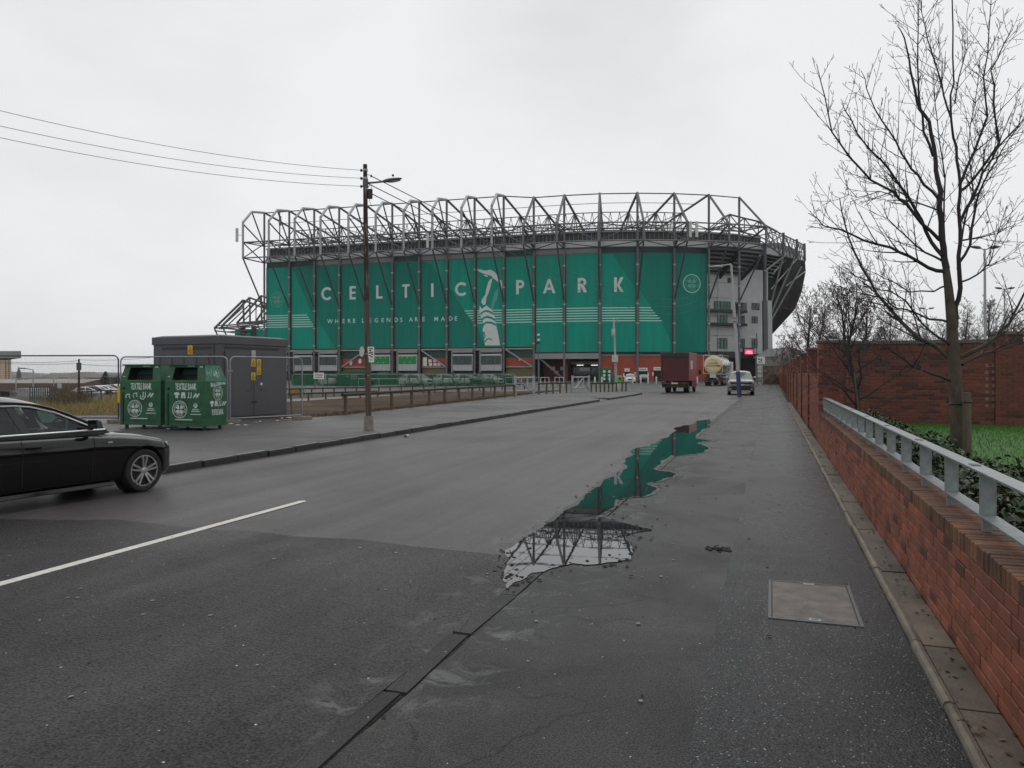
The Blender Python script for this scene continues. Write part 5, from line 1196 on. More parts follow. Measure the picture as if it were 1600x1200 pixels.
# ---- textile banks
def textile_bank(corner, rot, wd, dp, label, side):
    ca, sa = math.cos(rot), math.sin(rot); t = V((ca, -sa, 0)); bk_ = V((sa, ca, 0))       # t: to the right along the front
    root = thing('textile_bank', label, 'textile bank', corner, 0, 'green textile banks')
    o = V(corner)-t*wd; zb, zm, zt = .10, 1.30, 1.74
    def P(a, d, z): return o+t*a+bk_*d+UP*z
    mb = MB(); i_, f_ = .09, .09
    B = [P(0,0,zb),P(wd,0,zb),P(wd,dp,zb),P(0,dp,zb)]; Mi = [P(0,0,zm),P(wd,0,zm),P(wd,dp,zm),P(0,dp,zm)]; T = [P(i_,f_,zt),P(wd-i_,f_,zt),P(wd-i_,dp-.2,zt),P(i_,dp-.2,zt)]
    # front upper face is left open round the chute
    mb.add(B+Mi+T, [(3,2,1,0),(0,1,5,4),(1,2,6,5),(2,3,7,6),(3,0,4,7),(6,7,11,10),(7,4,8,11),(8,9,10,11)])
    up_ = (T[0]-Mi[0]); 
    def Q(a, k, d=0): b0 = Mi[0]+(Mi[1]-Mi[0])*a; b1 = T[0]+(T[1]-T[0])*a; return b0+(b1-b0)*k-bk_*d
    fr = [Q(0,0),Q(1,0),Q(1,1),Q(0,1)]; ho = [Q(.17,.10),Q(.80,.10),Q(.80,.88),Q(.17,.88)]; mb.poly(fr, [ho])
    bd = obj('body', mb, mt['bank'], root, world=True, bevel=0)
    mb = MB(); ins = [p+bk_*.32 for p in ho]; mb.add(ho+ins, [(0,1,5,4),(1,2,6,5),(2,3,7,6),(3,0,4,7),(4,5,6,7)]); obj('chute', mb, mt['black'], root, world=True)
    mb = MB(); mb.add([Q(.24,.45)+bk_*.25, Q(.72,.45)+bk_*.25, Q(.72,.74)+bk_*.30, Q(.24,.74)+bk_*.30], [(0,1,2,3)]); obj('chute_flap', mb, mt['green_dk'], root, world=True, norm=False)
    mb = MB()
    sd = [Mi[1], Mi[2], T[2], T[1]]; nn = (sd[1]-sd[0]).cross(sd[3]-sd[0]).normalized(); nn = nn if nn.dot(t) > 0 else -nn
    mb.prism([p+nn*.004 for p in sd], nn*.012); obj('side_panel', mb, mt['bank_t'] if side else mt['bank'], root, world=True)
    mb = MB(); mb.hexa([T[0]-bk_*.06-t*.04, T[1]-bk_*.06+t*.02, T[2]+t*.02, T[3]-t*.04],[p+UP*.035 for p in (T[0]-bk_*.06-t*.04, T[1]-bk_*.06+t*.02, T[2]+t*.02, T[3]-t*.04)]); obj('lid', mb, mt['bank'], root, world=True)
    mb = MB()
    for a in (.12, wd-.12):
        for d in (.12, dp-.12): mb.box(P(a,d,.05), (.07,.07,.1))
    obj('foot', mb, mt['blackp'], root, world=True)
    mb = MB(); mb.lathe(P(.12,-.0,1.12), -bk_, [(0,.035),(.03,.035),(.045,.02)], 10); mb.box(P(.10,-.01,.55)+UP*0, (.03,.02,.9), -rot); obj('lock', mb, mt['blackp'], root, world=True)
    mb = MB()
    for a0, a1, z in ((.03,wd-.03,.22),): mb.hexa([P(a0,-.008,z),P(a1,-.008,z),P(a1,.004,z),P(a0,.004,z)],[P(a0,-.008,z+.015),P(a1,-.008,z+.015),P(a1,.004,z+.015),P(a0,.004,z+.015)])
    obj('seam', mb, mt['blackp'], root, world=True)
    # print on the front
    W = lambda x, z, d=.004: P(x*wd, -d, z)
    mb = MB(); text(mb, 'TEXTILE BANK', W(.52,1.08), t, UP, .175, wd*.52, .05); text(mb, 'TEXTILE BANK', W(.52,1.083,.0055)+t*.007, t, UP, .172, wd*.52, .05)
    icons = [('shirt',.30),('shorts',.46),('socks',.62),('shoes',.78)]
    def icon(F0, k, x, z, s, mb):
        w_ = lambda a, b_: F0(x, z)+TT*(a*s)+UP*(b_*s)
        if k == 'shirt': mb.poly([w_(*p) for p in ((-.25,0),(.25,0),(.25,.55),(.45,.5),(.55,.75),(.25,.95),(-.25,.95),(-.55,.75),(-.45,.5),(-.25,.55))])
        elif k == 'shorts': mb.poly([w_(*p) for p in ((-.45,0),(-.1,0),(0,.5),(.1,0),(.45,0),(.32,.95),(-.32,.95))])
        elif k == 'socks':
            for o_ in (-.3,.15): mb.poly([w_(o_+a, b_) for a, b_ in ((-.15,0),(.1,0),(.18,.2),(.18,.95),(.02,.95),(.02,.25),(-.15,.15))])
        else:
            for o_ in (-.35,.2): mb.poly([w_(o_+a, b_) for a, b_ in ((-.3,.05),(-.15,.0),(.35,.5),(.45,.75),(.2,.8),(-.25,.3))])
    TT = t
    for k, x in icons:
        if side or k in ('socks','shoes'): icon(lambda a, z: W(a, z), k, x if side else x-.02, .86, .165, mb)
    crest(mb, W(.37,.555), t, UP, .235, True)
    c = W(.76,.66); ring(mb, c, t, UP, .045, .065, 16); mb.poly([c+t*.05+UP*-.005, c+t*.0+UP*-.05, c+t*-.05+UP*-.005, c+t*-.03+UP*.03, c+UP*.01, c+t*.03+UP*.03])
    for z, l in ((.55,.10),(.50,.13),(.42,.16)): mb.poly([W(.76,z)-t*l, W(.76,z)+t*l, W(.76,z)+t*l+UP*.02, W(.76,z)-t*l+UP*.02])
    mb.poly([W(.26,.27), W(.68,.27), W(.68,.295), W(.26,.295)])
    if not side:                                       # graffiti scrawl over the first icons
        rg = random.Random(4)
        for k in range(5): ring(mb, W(.20+.09*k,.90+rg.uniform(-.04,.05)), t, UP, .05+.02*rg.random(), .075+.02*rg.random(), 14, rg.uniform(0,3), rg.uniform(3.5,6.2))
    mb.poly([Q(.52,.93,.004), Q(.72,.93,.004), Q(.72,.98,.004), Q(.52,.98,.004)]); mb.poly([Q(.04,.3,.004), Q(.10,.3,.004), Q(.10,.33,.004), Q(.04,.33,.004)]); mb.poly([Q(.86,.86,.004), Q(.95,.86,.004), Q(.95,.97,.004), Q(.86,.97,.004)])
    obj('printed_lettering', mb, mt['print'], root, world=True)
    if side:
        S = lambda d, z, e=.004: P(wd+e, d*dp, z); TT = bk_; mb = MB()
        text(mb, 'TEXTILE BANK', S(.56,.40), bk_, UP, .15, dp*.56, .05); text(mb, 'TEXTILE BANK', S(.56,.402,.0055)+bk_*.006, bk_, UP, .148, dp*.56, .05)
        for k, x in (('shirt',.30),('shorts',.50),('socks',.68),('shoes',.88)): icon(lambda a, z: S(a, z), k, x, .63, .16, mb)
        crest(mb, S(.58,1.0), bk_, UP, .21, True); obj('printed_lettering', mb, mt['print'], root, world=True)
        mb = MB(); rg = random.Random(9)
        def SP(a, k): b0 = sd[0]+(sd[1]-sd[0])*a; b1 = sd[3]+(sd[2]-sd[3])*a; return b0+(b1-b0)*k+nn*.018
        for j in range(7):
            pts = [SP(.1+.11*j+rg.uniform(-.05,.05), rg.uniform(.25,.8)) for _ in range(4)]; mb.tube(pts, .009, 4)
        for j in range(4): a, k = rg.uniform(.2,.8), rg.uniform(.2,.5); mb.add([SP(a,k),SP(a+.08,k),SP(a+.07,k+.2),SP(a-.01,k+.18)], [(0,1,2,3)])
        mb.poly([S(.25,1.15),S(.5,1.17),S(.45,1.27),S(.22,1.27)]); mb.poly([S(.5,1.2),S(.95,1.22),S(.96,1.28),S(.5,1.29)])
        obj('graffiti', mb, mt['graf'], root, world=True, norm=False)
    return root
rot = math.radians(15)
cR = pt(321,583,20.4); cR.z = Z1; cL = pt(251,583,21.0); cL.z = Z1
textile_bank(cL, rot, 1.33, .9, 'green textile bank with white print and scribbled graffiti over its icons, nearest the black car', False)
textile_bank(cR, rot, 1.27, .9, 'green textile bank with faded graffiti on its side, standing against the grey kiosk', True)
# ---- telegraph pole with street lamp
pb = at(576, 671, Z1); PY = pb.y
tp_ = thing('telegraph_pole', 'tall weathered wooden pole carrying a street lamp, cables and small signs beside the left kerb', 'pole', pb)
def PP(u, v): return pt(u, v, PY)
mb = MB(); mb.tube([PP(576,668), PP(574.5,560), PP(573,470)], [.082,.078,.074], 12); obj('lower_pole', mb, mt['pole_lo'], tp_, world=True, smooth=50)
mb = MB(); mb.tube([PP(573,470), PP(571.5,370), PP(570.5,257)], [.074,.066,.056], 12); obj('upper_pole', mb, mt['pole'], tp_, world=True, smooth=50)
mb = MB(); mb.tube([pb-UP*.02, pb+UP*.37], [.135,.13], 8); obj('concrete_sleeve', mb, mt['concrete'], tp_, world=True, bevel=.01)
mb = MB(); mb.tube([PP(572,286), PP(585,285.2), PP(600,283.6)], [.030,.026,.026], 8); mb.tube([PP(571,280), PP(571,292)], .075, 10); mb.tube([PP(573,295), PP(579,288)], .012, 6); arm = obj('lamp_arm', mb, mt['steel_dk'], tp_, world=True, smooth=50)
mb = MB(); a = V((.93,-.05,.13)).normalized()
def lamp_head(mb, p, ax, L, wd, th):
    sd_ = ax.cross(UP).normalized(); up_ = sd_.cross(ax)
    prof = [(0,.35,.5),(.12,.6,.8),(.3,1,1),(.6,1,.9),(.85,.75,.6),(1,.3,.25)]
    for x, w_, h_ in prof:
        c = p+ax*(L*x)
        for k in range(8):
            an = 2*math.pi*k/8; mb.v.append(tuple(c+sd_*(wd/2*w_*math.cos(an))+up_*(th/2*h_*math.sin(an))))
    n = len(prof); b0 = len(mb.v)-8*n
    for i in range(n-1):
        for k in range(8): mb.f.append((b0+i*8+k, b0+i*8+(k+1)%8, b0+(i+1)*8+(k+1)%8, b0+(i+1)*8+k)); mb.mi.append(0)
    mb.f += [tuple(b0+k for k in range(8))[::-1], tuple(b0+(n-1)*8+k for k in range(8))]; mb.mi += [0,0]
lamp_head(mb, PP(598,283.3), a, .53, .2, .11); lh = obj('lamp_head', mb, mt['steel'], tp_, world=True, smooth=60)
mb = MB(); p = PP(614,275.5); mb.tube([p, p+UP*.05], .03, 8); obj('photocell', mb, mt['blackp'], lh, world=True)
mb = MB(); lamp_head(mb, PP(606,283.6)-UP*.02, a, .36, .15, .05); obj('lens', mb, mt['offwhite'], lh, world=True)
for v in (266, 278.5, 291):
    mb = MB(); mb.tube([PP(570.5,v), PP(565.2,v)], .012, 6); p = PP(564.6,v); mb.lathe(p-UP*.04, UP, [(0,.02),(.012,.035),(.03,.03),(.05,.036),(.07,.022)], 8); ins = obj('insulator', mb, mt['blackp'], tp_, world=True, smooth=50)
    mb = MB(); mb.tube([PP(571,v)-UP*.025, PP(571,v)+UP*.025], .066, 10); obj('band', mb, mt['steel_lt'], ins, world=True)
mb = MB(); mb.tube([PP(573,272), PP(580,274.5)], .008, 5); mb.box(PP(580,275), (.04,.04,.06)); obj('insulator', mb, mt['blackp'], tp_, world=True)
mb = MB(); p = PP(578,303); mb.box(p, (.13,.14,.25), .3); obj('junction_box', mb, mt['wood_dk'], tp_, world=True, bevel=.01)
mb = MB(); mb.tube([PP(577,311), PP(578.5,317), PP(580.5,321), PP(579.5,325.5), PP(575,322)], .007, 5); mb.tube([PP(580.5,288), PP(580.5,296)], .007, 5); obj('looped_cable', mb, mt['cable'], tp_, world=True)
for v in (553, 587): mb = MB(); mb.tube([PP(574.6,v)-UP*.02, PP(574.6,v)+UP*.02], .083, 10); obj('strap', mb, mt['galv'], tp_, world=True)
mb = MB(); c = PP(566,549.5)+V((0,-.05,0)); ax_ = V((.62,-.78,0)); ax_.normalize(); pl_ = [c+ax_*(.135*math.cos(k*math.pi/12))+UP*(.145*math.sin(k*math.pi/12)) for k in range(24)]; mb.prism(pl_, V((-.78,-.62,0))*.006); obj('round_sign', mb, mt['offwhite'], tp_, world=True)
mb = MB(); c = PP(580,554)+V((0,-.05,0)); ax_ = V((.98,.2,0)); hw, hh = .088, .21; sgn = V((.2,-.98,0)); mb.prism([c-ax_*hw-UP*hh, c+ax_*hw-UP*hh, c+ax_*hw+UP*hh, c-ax_*hw+UP*hh], sgn*.006); ps_ = obj('plate_sign', mb, mt['white'], tp_, world=True)
mb = MB()
for k, (x0, x1, y0, y1) in enumerate(((-.6,.6,.70,.82),(-.5,.1,.42,.62),(.0,.6,.2,.34),(-.55,-.05,.1,.3),(.1,.6,-.05,.12),(-.5,.0,-.25,-.1),(-.6,.55,-.72,-.66),(.05,.5,-.4,-.2))): mb.poly([c+sgn*.0085+ax_*(x*hw)+UP*(y*hh) for x, y in ((x0,y0),(x1,y0),(x1,y1),(x0,y1))])
obj('lettering', mb, mt['blackp'], ps_, world=True)
mb = MB(); p = PP(574,587); mb.box(p+V((-.02,-.085,0)), (.06,.03,.07)); obj('socket_cover', mb, mt['blackp'], tp_, world=True)
# cables
def cable(a, b_, sag, r, label, n=28):
    mb = MB(); pts = []
    for k in range(n+1):
        x = k/n; p = a+(b_-a)*x; p = p-UP*(4*sag*x*(1-x)); pts.append(p)
    mb.tube(pts, r, 4); return tag(obj('overhead_cable', mb, mt['cable'], smooth=60), label, 'cable', 'overhead cables on the wooden pole')
for v, vl, nm in ((266,185,'topmost'),(278.5,207.5,'middle'),(291,222,'lowest')):
    a_ = PP(564,v); e_ = pt(-420, vl-130+ (0 if v < 270 else 10 if v < 285 else 18), 13.5)
    cable(a_, e_, .42, .0058, 'thin black overhead cable running left from the wooden pole, %s of three' % nm)
for k, (v, nm) in enumerate(((275,'upper'),(287,'middle'),(300,'lower'))):
    cable(PP(575+5*(k==0), v), Pf[15]+NO[15]*.4+UP*(21.5-1.6*k), 3.6, .0085+.006, 'faint overhead cable running from the wooden pole towards the stadium, the %s of three' % nm, 40)
# ---- knee rails (wooden posts with a half-round top rail)
def knee_rail(posts, vtop, label, z0=Z1, h=None, rw=.075, over=.25):
    """posts: ground points"""
    root = thing('knee_rail', label, 'fence', posts[0])
    for k, p in enumerate(posts):
        hh = h+rnd.uniform(-.02,.02); mb = MB(); a = rnd.uniform(-.06,.06); mb.tube([p-UP*.1, p+UP*hh], [rw,rw*.9], 8); po = obj('post', mb, mt['wood'], root, world=True, smooth=50)
    for k in range(len(posts)-1):
        mb = MB(); a, b_ = posts[k]+UP*(h-.04), posts[k+1]+UP*(h-.04); d = (b_-a).normalized()
        if k == 0: a = a-d*over
        mb.tube([a+V((0,-.05,0)), b_+V((0,-.05,0))], rw*.75, 8); obj('rail', mb, mt['wood_dk'], root, world=True, smooth=50)
    return root
kr = [at(u, v, Z1) for u, v in ((540,648),(576,643.6),(612,640),(643,636.5),(670.6,633.4),(694.6,630.8),(717,628.3),(738,626.2),(755.6,624.4),(773,622.6),(789,621),(803.5,619.6))]
kr[1] = (kr[0]+kr[2])/2
kr = [kr[0]]+kr[2:]
knee_rail(kr, 0, 'long weathered timber knee rail along the back of the left pavement by the wooden pole', h=.78)
kr2 = [at(u, v, Z1) for u, v in ((842,616),(854,615.2),(864,614.6),(875,614),(885,613.4),(893,613))]
knee_rail(kr2, 0, 'short timber knee rail between the two pale metal gates', h=.80, over=.1)
kr3 = [at(u, v, .1) for u, v in ((924,611.5),(931.5,611.2),(938,611),(944.5,610.8),(951,610.5),(957,610.3),(963,610),(972,609.6),(978,609.3))]
knee_rail(kr3, 0, 'timber knee rail between the right gate and the grey litter bin', h=.72, over=.1)
kb = [pt(452+k*17.5, 583, 52+k*1.0) for k in range(22)]
for p in kb: p.z = gz(p.x, p.y)+.05
knee_rail(kb, 0, 'low far timber rail across the dirt in front of the green mesh fence', h=.62, rw=.06)
kb2 = [pt(455+k*27, 583, 43+k*1.4) for k in range(6)]
for p in kb2: p.z = .02
knee_rail(kb2, 0, 'low pale timber rail beside the gravel track right of the kiosk', h=.5, rw=.06)
kb3 = [pt(128+k*15, 583, 47) for k in range(5)]
for p in kb3: p.z = gz(p.x, p.y)
knee_rail(kb3, 0, 'low pale rail behind the dry grass left of the textile banks', h=.75, rw=.05)
# ---- metal gates
def gate(u0, v0, u1, v1, h, label, diag):
    a, b_ = at(u0, v0, .12), at(u1, v1, .12); root = thing('metal_gate', label, 'gate', a); d = b_-a
    for p in (a, b_): mb = MB(); mb.tube([p, p+UP*(h+.08)], .09, 8); obj('gate_post', mb, mt['steel_lt'], root, world=True, smooth=50)
    for f_, z in ((0,h-.05),(0,.35)): mb = MB(); mb.tube([a+UP*z, b_+UP*z], .05, 6); obj('rail', mb, mt['steel_lt'], root, world=True, smooth=50)
    for x in (.33,.66): mb = MB(); mb.tube([a+d*x+UP*.35, a+d*x+UP*(h-.05)], .04, 6); obj('upright', mb, mt['steel_lt'], root, world=True, smooth=50)
    for s_ in diag: mb = MB(); mb.tube([a+d*s_[0]+UP*(h-.1), a+d*s_[1]+UP*.15], .05, 6); obj('brace', mb, mt['steel_lt'], root, world=True, smooth=50)
gate(805, 619.5, 834, 617.3, 1.28, 'pale metal swing gate at the end of the long knee rail, one diagonal brace', [(.1,.95)])
gate(894.5, 613.2, 920, 611.6, 1.25, 'pale metal swing gate with two diagonal braces, nearest the litter bin', [(.65,.05),(.6,.98)])
# ---- litter bin
bp_ = at(968, 608.4, .1); bn = thing('litter_bin', 'grey litter bin with a bright lime green hood beside the knee rail', 'bin', bp_); s_ = bp_.y/1200
mb = MB(); mb.box(bp_+UP*.36, (.44,.44,.72), .3); obj('bin_body', mb, mt['offwhite'], bn, world=True, bevel=.02)
mb = MB(); mb.box(bp_+UP*.98, (.42,.42,.48), .3); obj('hood', mb, mt['binlime'], bn, world=True, bevel=.04)
mb = MB(); mb.box(bp_+UP*1.27, (.40,.40,.09), .3); obj('cap', mb, mt['offwhite'], bn, world=True, bevel=.03)
mb = MB(); mb.box(bp_+UP*1.02+V((0,-.22,0)), (.26,.06,.14), .3); obj('opening', mb, mt['blackp'], bn, world=True)
# ---- bollards in front of the stand
BL_ = ['pale bollard between the right metal gate and the tall green kiosk','pale bollard at the left edge of the tall green kiosk','pale bollard at the right edge of the tall green kiosk','pale bollard just left of the white hatchback','pale bollard just right of the white hatchback','pale bollard left of the dark hatchback','pale bollard right of the dark hatchback','pale bollard in front of the doorway left of the red van','pale bollard between the red van and the tanker']
for kb_, (u, v) in enumerate(((929.5,600.2),(940.5,600),(953,600),(976.5,600),(988.5,599.6),(1001,599.6),(1012.5,599.6),(1025.5,599.4),(1089.5,599))):
    p = at(u, v, -.03); mb = MB(); mb.tube([p, p+UP*1.06, p+UP*1.12], [.13,.13,.07], 10)
    tag(obj('bollard', mb, mt['offwhite'], smooth=50), BL_[kb_], 'bollard', 'bollards before the red stadium wall')
# ---- lamp posts and camera masts
def bent_post(base, top, r0, r1, label, m='steel_lt', foot=None):
    root = thing('street_lamp', label, 'street lamp', base); mb = MB(); k = .13
    if foot: q = base+(top-base)*foot; mb.tube([base, q], [r0*1.25, r0*1.2], 10); obj('painted_base', mb, mt['blue'], root, world=True, smooth=50); b2 = q
    else: b2 = base
    mb = MB(); mb.tube([b2, b2+(top-b2)*.45, top], [r0, r0*.9, r1], 10); obj('post', mb, mt[m], root, world=True, smooth=50); return root
LB = at(1155.5, 620, 0); LT = pt(1142.5, 413, LB.y)
lp = bent_post(LB, LT, .125, .075, 'tall grey street lamp with a blue base standing in front of the parked grey car', foot=.19)
mb = MB(); e_ = pt(1126, 415, LB.y); mb.tube([LT, e_], [.05,.045], 8); obj('lamp_arm', mb, mt['steel_lt'], lp, world=True, smooth=50)
mb = MB(); lamp_head(mb, pt(1130,416.5,LB.y), V((-1,.1,-.02)).normalized(), .95, .3, .22); obj('lamp_head', mb, mt['galv'], lp, world=True, smooth=60)
mb = MB()
for v in (497, 503): p = LB+(LT-LB)*((620-v)/207); mb.tube([p-UP*.05, p+UP*.05], .14, 10)
obj('band', mb, mt['steel'], lp, world=True)
mb = MB(); p = LB+(LT-LB)*.88; mb.box(p+V((-.22,0,0)), (.18,.2,.35)); obj('camera', mb, mt['blackp'], lp, world=True)
cb = at(963, 609.5, .05); ct = pt(959.5, 504, cb.y); cm_ = thing('camera_mast', 'slim grey camera mast with a white equipment cabinet halfway up, left of the litter bin', 'mast', cb)
mb = MB(); mb.tube([cb, cb+(ct-cb)*.55, ct], [.13,.10,.06], 8); obj('post', mb, mt['steel_lt'], cm_, world=True, smooth=50)
mb = MB(); p = pt(960.5,560.5,cb.y); mb.box(p+V((0,-.15,0)), (.55,.3,.65)); obj('cabinet', mb, mt['offwhite'], cm_, world=True, bevel=.02)
mb = MB(); p = pt(958.5,517,cb.y); mb.box(p, (.3,.3,.4)); mb.lathe(p+UP*-.5, UP, [(0,.1),(.1,.17),(.25,.18),(.3,.1)], 10); mb.tube([p+UP*.2, p+UP*1.3], .03, 5); obj('camera', mb, mt['offwhite'], cm_, world=True, smooth=50)
mb = MB(); mb.tube([ct, pt(968,497.5,cb.y)], .03, 5); lamp_head(mb, pt(963,498,cb.y), V((1,0,.05)), .7, .2, .1); obj('arm', mb, mt['steel_lt'], cm_, world=True)
for (ub, ut, vt, Y, lab) in ((841,841,522,150,'thin dark mast with two small white cameras beside the diagonal entrance braces'),):
    b0 = pt(ub,583,Y); b0.z = 0; r_ = thing('camera_mast', lab, 'mast', b0); mb = MB(); mb.tube([b0, pt(ut,vt,Y)], .09, 6); obj('post', mb, mt['steel_dk'], r_, world=True)
    for v in (523, 531): mb = MB(); mb.box(pt(ut+.5,v,Y)+V((0,-.2,0)), (.45,.3,.35)); obj('camera', mb, mt['white'], r_, world=True)
    mb = MB(); mb.box(pt(ut,536,Y), (.8,.3,.3)); obj('bracket', mb, mt['blackp'], r_, world=True)
b0 = pt(1183,583,118); b0.z = -.03; r_ = thing('street_lamp', 'thin black lamp column with a pale side head before the dark stadium undercroft', 'street lamp', b0)
mb = MB(); mb.tube([b0, pt(1182,521,118)], .08, 6); obj('post', mb, mt['steel_dk'], r_, world=True); mb = MB(); lamp_head(mb, pt(1180,526,118), V((-1,0,-.02)), 1.0, .25, .14); obj('lamp_head', mb, mt['offwhite'], r_, world=True)
b0 = pt(1191,583,110); b0.z = -.03; r_ = thing('sign_post', 'post carrying a white sign board and smaller pale signs beside the dark undercroft', 'sign', b0)
mb = MB(); mb.tube([b0, pt(1190.5,543,110)], .08, 6); obj('post', mb, mt['steel_lt'], r_, world=True)
mb = MB(); mb.box(pt(1188.5,563,110)+V((0,-.12,0)), (1.15,.05,1.0)); sb = obj('sign_board', mb, mt['white'], r_, world=True)
mb = MB(); p = pt(1187.5,563.5,110)+V((0,-.15,0))
for k, (x, z, ww, hh) in enumerate(((-.2,.2,.3,.2),(.15,.1,.2,.4),(-.1,-.2,.35,.15),(.25,-.3,.2,.1))): mb.box(p+V((x,0,z)), (ww,.01,hh))
obj('pictogram', mb, mt['steel_dk'], sb, world=True)
for k, v in enumerate((574, 580, 587)): mb = MB(); mb.box(pt(1186.5,v,110)+V((0,-.12,0)), (.55,.05,.42)); obj('small_sign', mb, mt['offwhite'], r_, world=True)
# signs on the fences
for (u, v, Y, ww, hh, lab) in ((498,587.2,75,1.0,.62,'white notice board with dark lines on the mesh fence left of the wooden pole'),(93,603,60,.30,.36,'small white sign on a post above the dry scrub at the left')):
    p = pt(u,v,Y); r_ = thing('sign_board', lab, 'sign', V((p.x,p.y,gz(p.x,p.y)))); mb = MB(); mb.box(p, (ww,.05,hh)); o = obj('panel', mb, mt['white'], r_, world=True)
    mb = MB()
    for k in range(3): mb.box(p+V((0,-.03,hh*(.25-.25*k))), (ww*.75,.005,hh*.10))
    obj('lettering', mb, mt['steel'], o, world=True)
    mb = MB()
    for s2 in (-.4,.4): mb.tube([V((p.x+s2*ww,p.y+.05,gz(p.x,p.y))), p+V((s2*ww,.05,0))], .04, 5)
    obj('post', mb, mt['steel'], r_, world=True)
# ================================================================ VEHICLES
def interp(tab, y):
    for i in range(len(tab)-1):
        a, b = tab[i], tab[i+1]
        if a[0] <= y <= b[0]:
            k = (y-a[0])/(b[0]-a[0]); return [p+(q-p)*k for p, q in zip(a[1:], b[1:])]
    return list(tab[0][1:]) if y < tab[0][0] else list(tab[-1][1:])
def evaluated(o):
    dg = bpy.context.evaluated_depsgraph_get(); dg.update(); me = bpy.data.meshes.new_from_object(o.evaluated_get(dg)); return me
def arc_pts(c, z, r, a0, a1, n): return [(c+r*math.cos(a0+(a1-a0)*k/n), z+r*math.sin(a0+(a1-a0)*k/n)) for k in range(n+1)]
SALOON = dict(L=4.40, W=1.79, fo=.70, wb=2.66, r=.318, body=[(0,.32,.60,.46),(.03,.26,.68,.60),(.12,.20,.74,.73),(.30,.18,.80,.835),(.6,.17,.865,.88),(1.0,.165,.915,.893),(1.5,.165,.955,.895),(2.2,.165,.965,.897),(3.2,.165,.985,.897),(3.8,.17,1.02,.885),(4.15,.21,1.045,.85),(4.33,.28,1.04,.78),(4.40,.36,.98,.66)],
    C=[(1.36,.925),(1.75,1.125),(2.15,1.30),(2.5,1.375),(2.95,1.40),(3.35,1.375),(3.7,1.28),(4.0,1.14),(4.2,1.035)], ws=2, rs=5, wbelt=.80, wroof=.58,
    win=[[(1.60,.985),(1.80,1.085),(2.12,1.235),(2.42,1.318),(2.62,1.338),(2.50,.985)],[(2.62,.985),(2.74,1.338),(3.0,1.342),(3.3,1.315),(3.55,1.245),(3.72,1.16),(3.72,1.0)]])
SUVP = dict(L=4.5, W=1.88, fo=.90, wb=2.68, r=.36, body=[(0,.36,.90,.60),(.03,.28,.98,.74),(.10,.22,1.03,.86),(.25,.20,1.07,.915),(.6,.2,1.11,.935),(1.0,.2,1.14,.94),(1.5,.2,1.15,.94),(2.4,.2,1.14,.94),(3.4,.2,1.16,.94),(4.1,.24,1.16,.92),(4.4,.3,1.14,.87),(4.5,.4,1.05,.75)],
    C=[(1.25,1.12),(1.6,1.33),(1.95,1.56),(2.3,1.645),(2.9,1.665),(3.5,1.64),(4.0,1.56),(4.25,1.38),(4.4,1.16)], ws=2, rs=5, wbelt=.84, wroof=.65,
    win=[[(1.55,1.17),(1.75,1.32),(2.02,1.50),(2.35,1.58),(2.5,1.585),(2.45,1.17)],[(2.57,1.17),(2.62,1.588),(3.4,1.585),(3.6,1.5),(3.6,1.19)]])
SALOON['C'] = [(y-.15, z) for y, z in SALOON['C']]; SALOON['win'] = [[(y-.15, z) for y, z in q] for q in SALOON['win']]
HATCH = dict(L=4.1, W=1.76, fo=.8, wb=2.55, r=.31, body=[(0,.34,.66,.52),(.03,.26,.75,.66),(.12,.2,.82,.78),(.35,.18,.89,.85),(.9,.17,.95,.875),(1.4,.17,.985,.88),(3.3,.17,1.0,.88),(3.8,.2,1.02,.86),(4.02,.28,1.0,.80),(4.1,.4,.92,.68)],
    C=[(1.1,.97),(1.5,1.2),(1.85,1.38),(2.2,1.45),(2.8,1.46),(3.4,1.42),(3.75,1.30),(3.95,1.02)], ws=2, rs=5, wbelt=.785, wroof=.61,
    win=[[(1.45,1.02),(1.7,1.22),(1.98,1.36),(2.3,1.39),(2.3,1.02)],[(2.4,1.02),(2.45,1.395),(3.2,1.38),(3.45,1.25),(3.45,1.04)]])
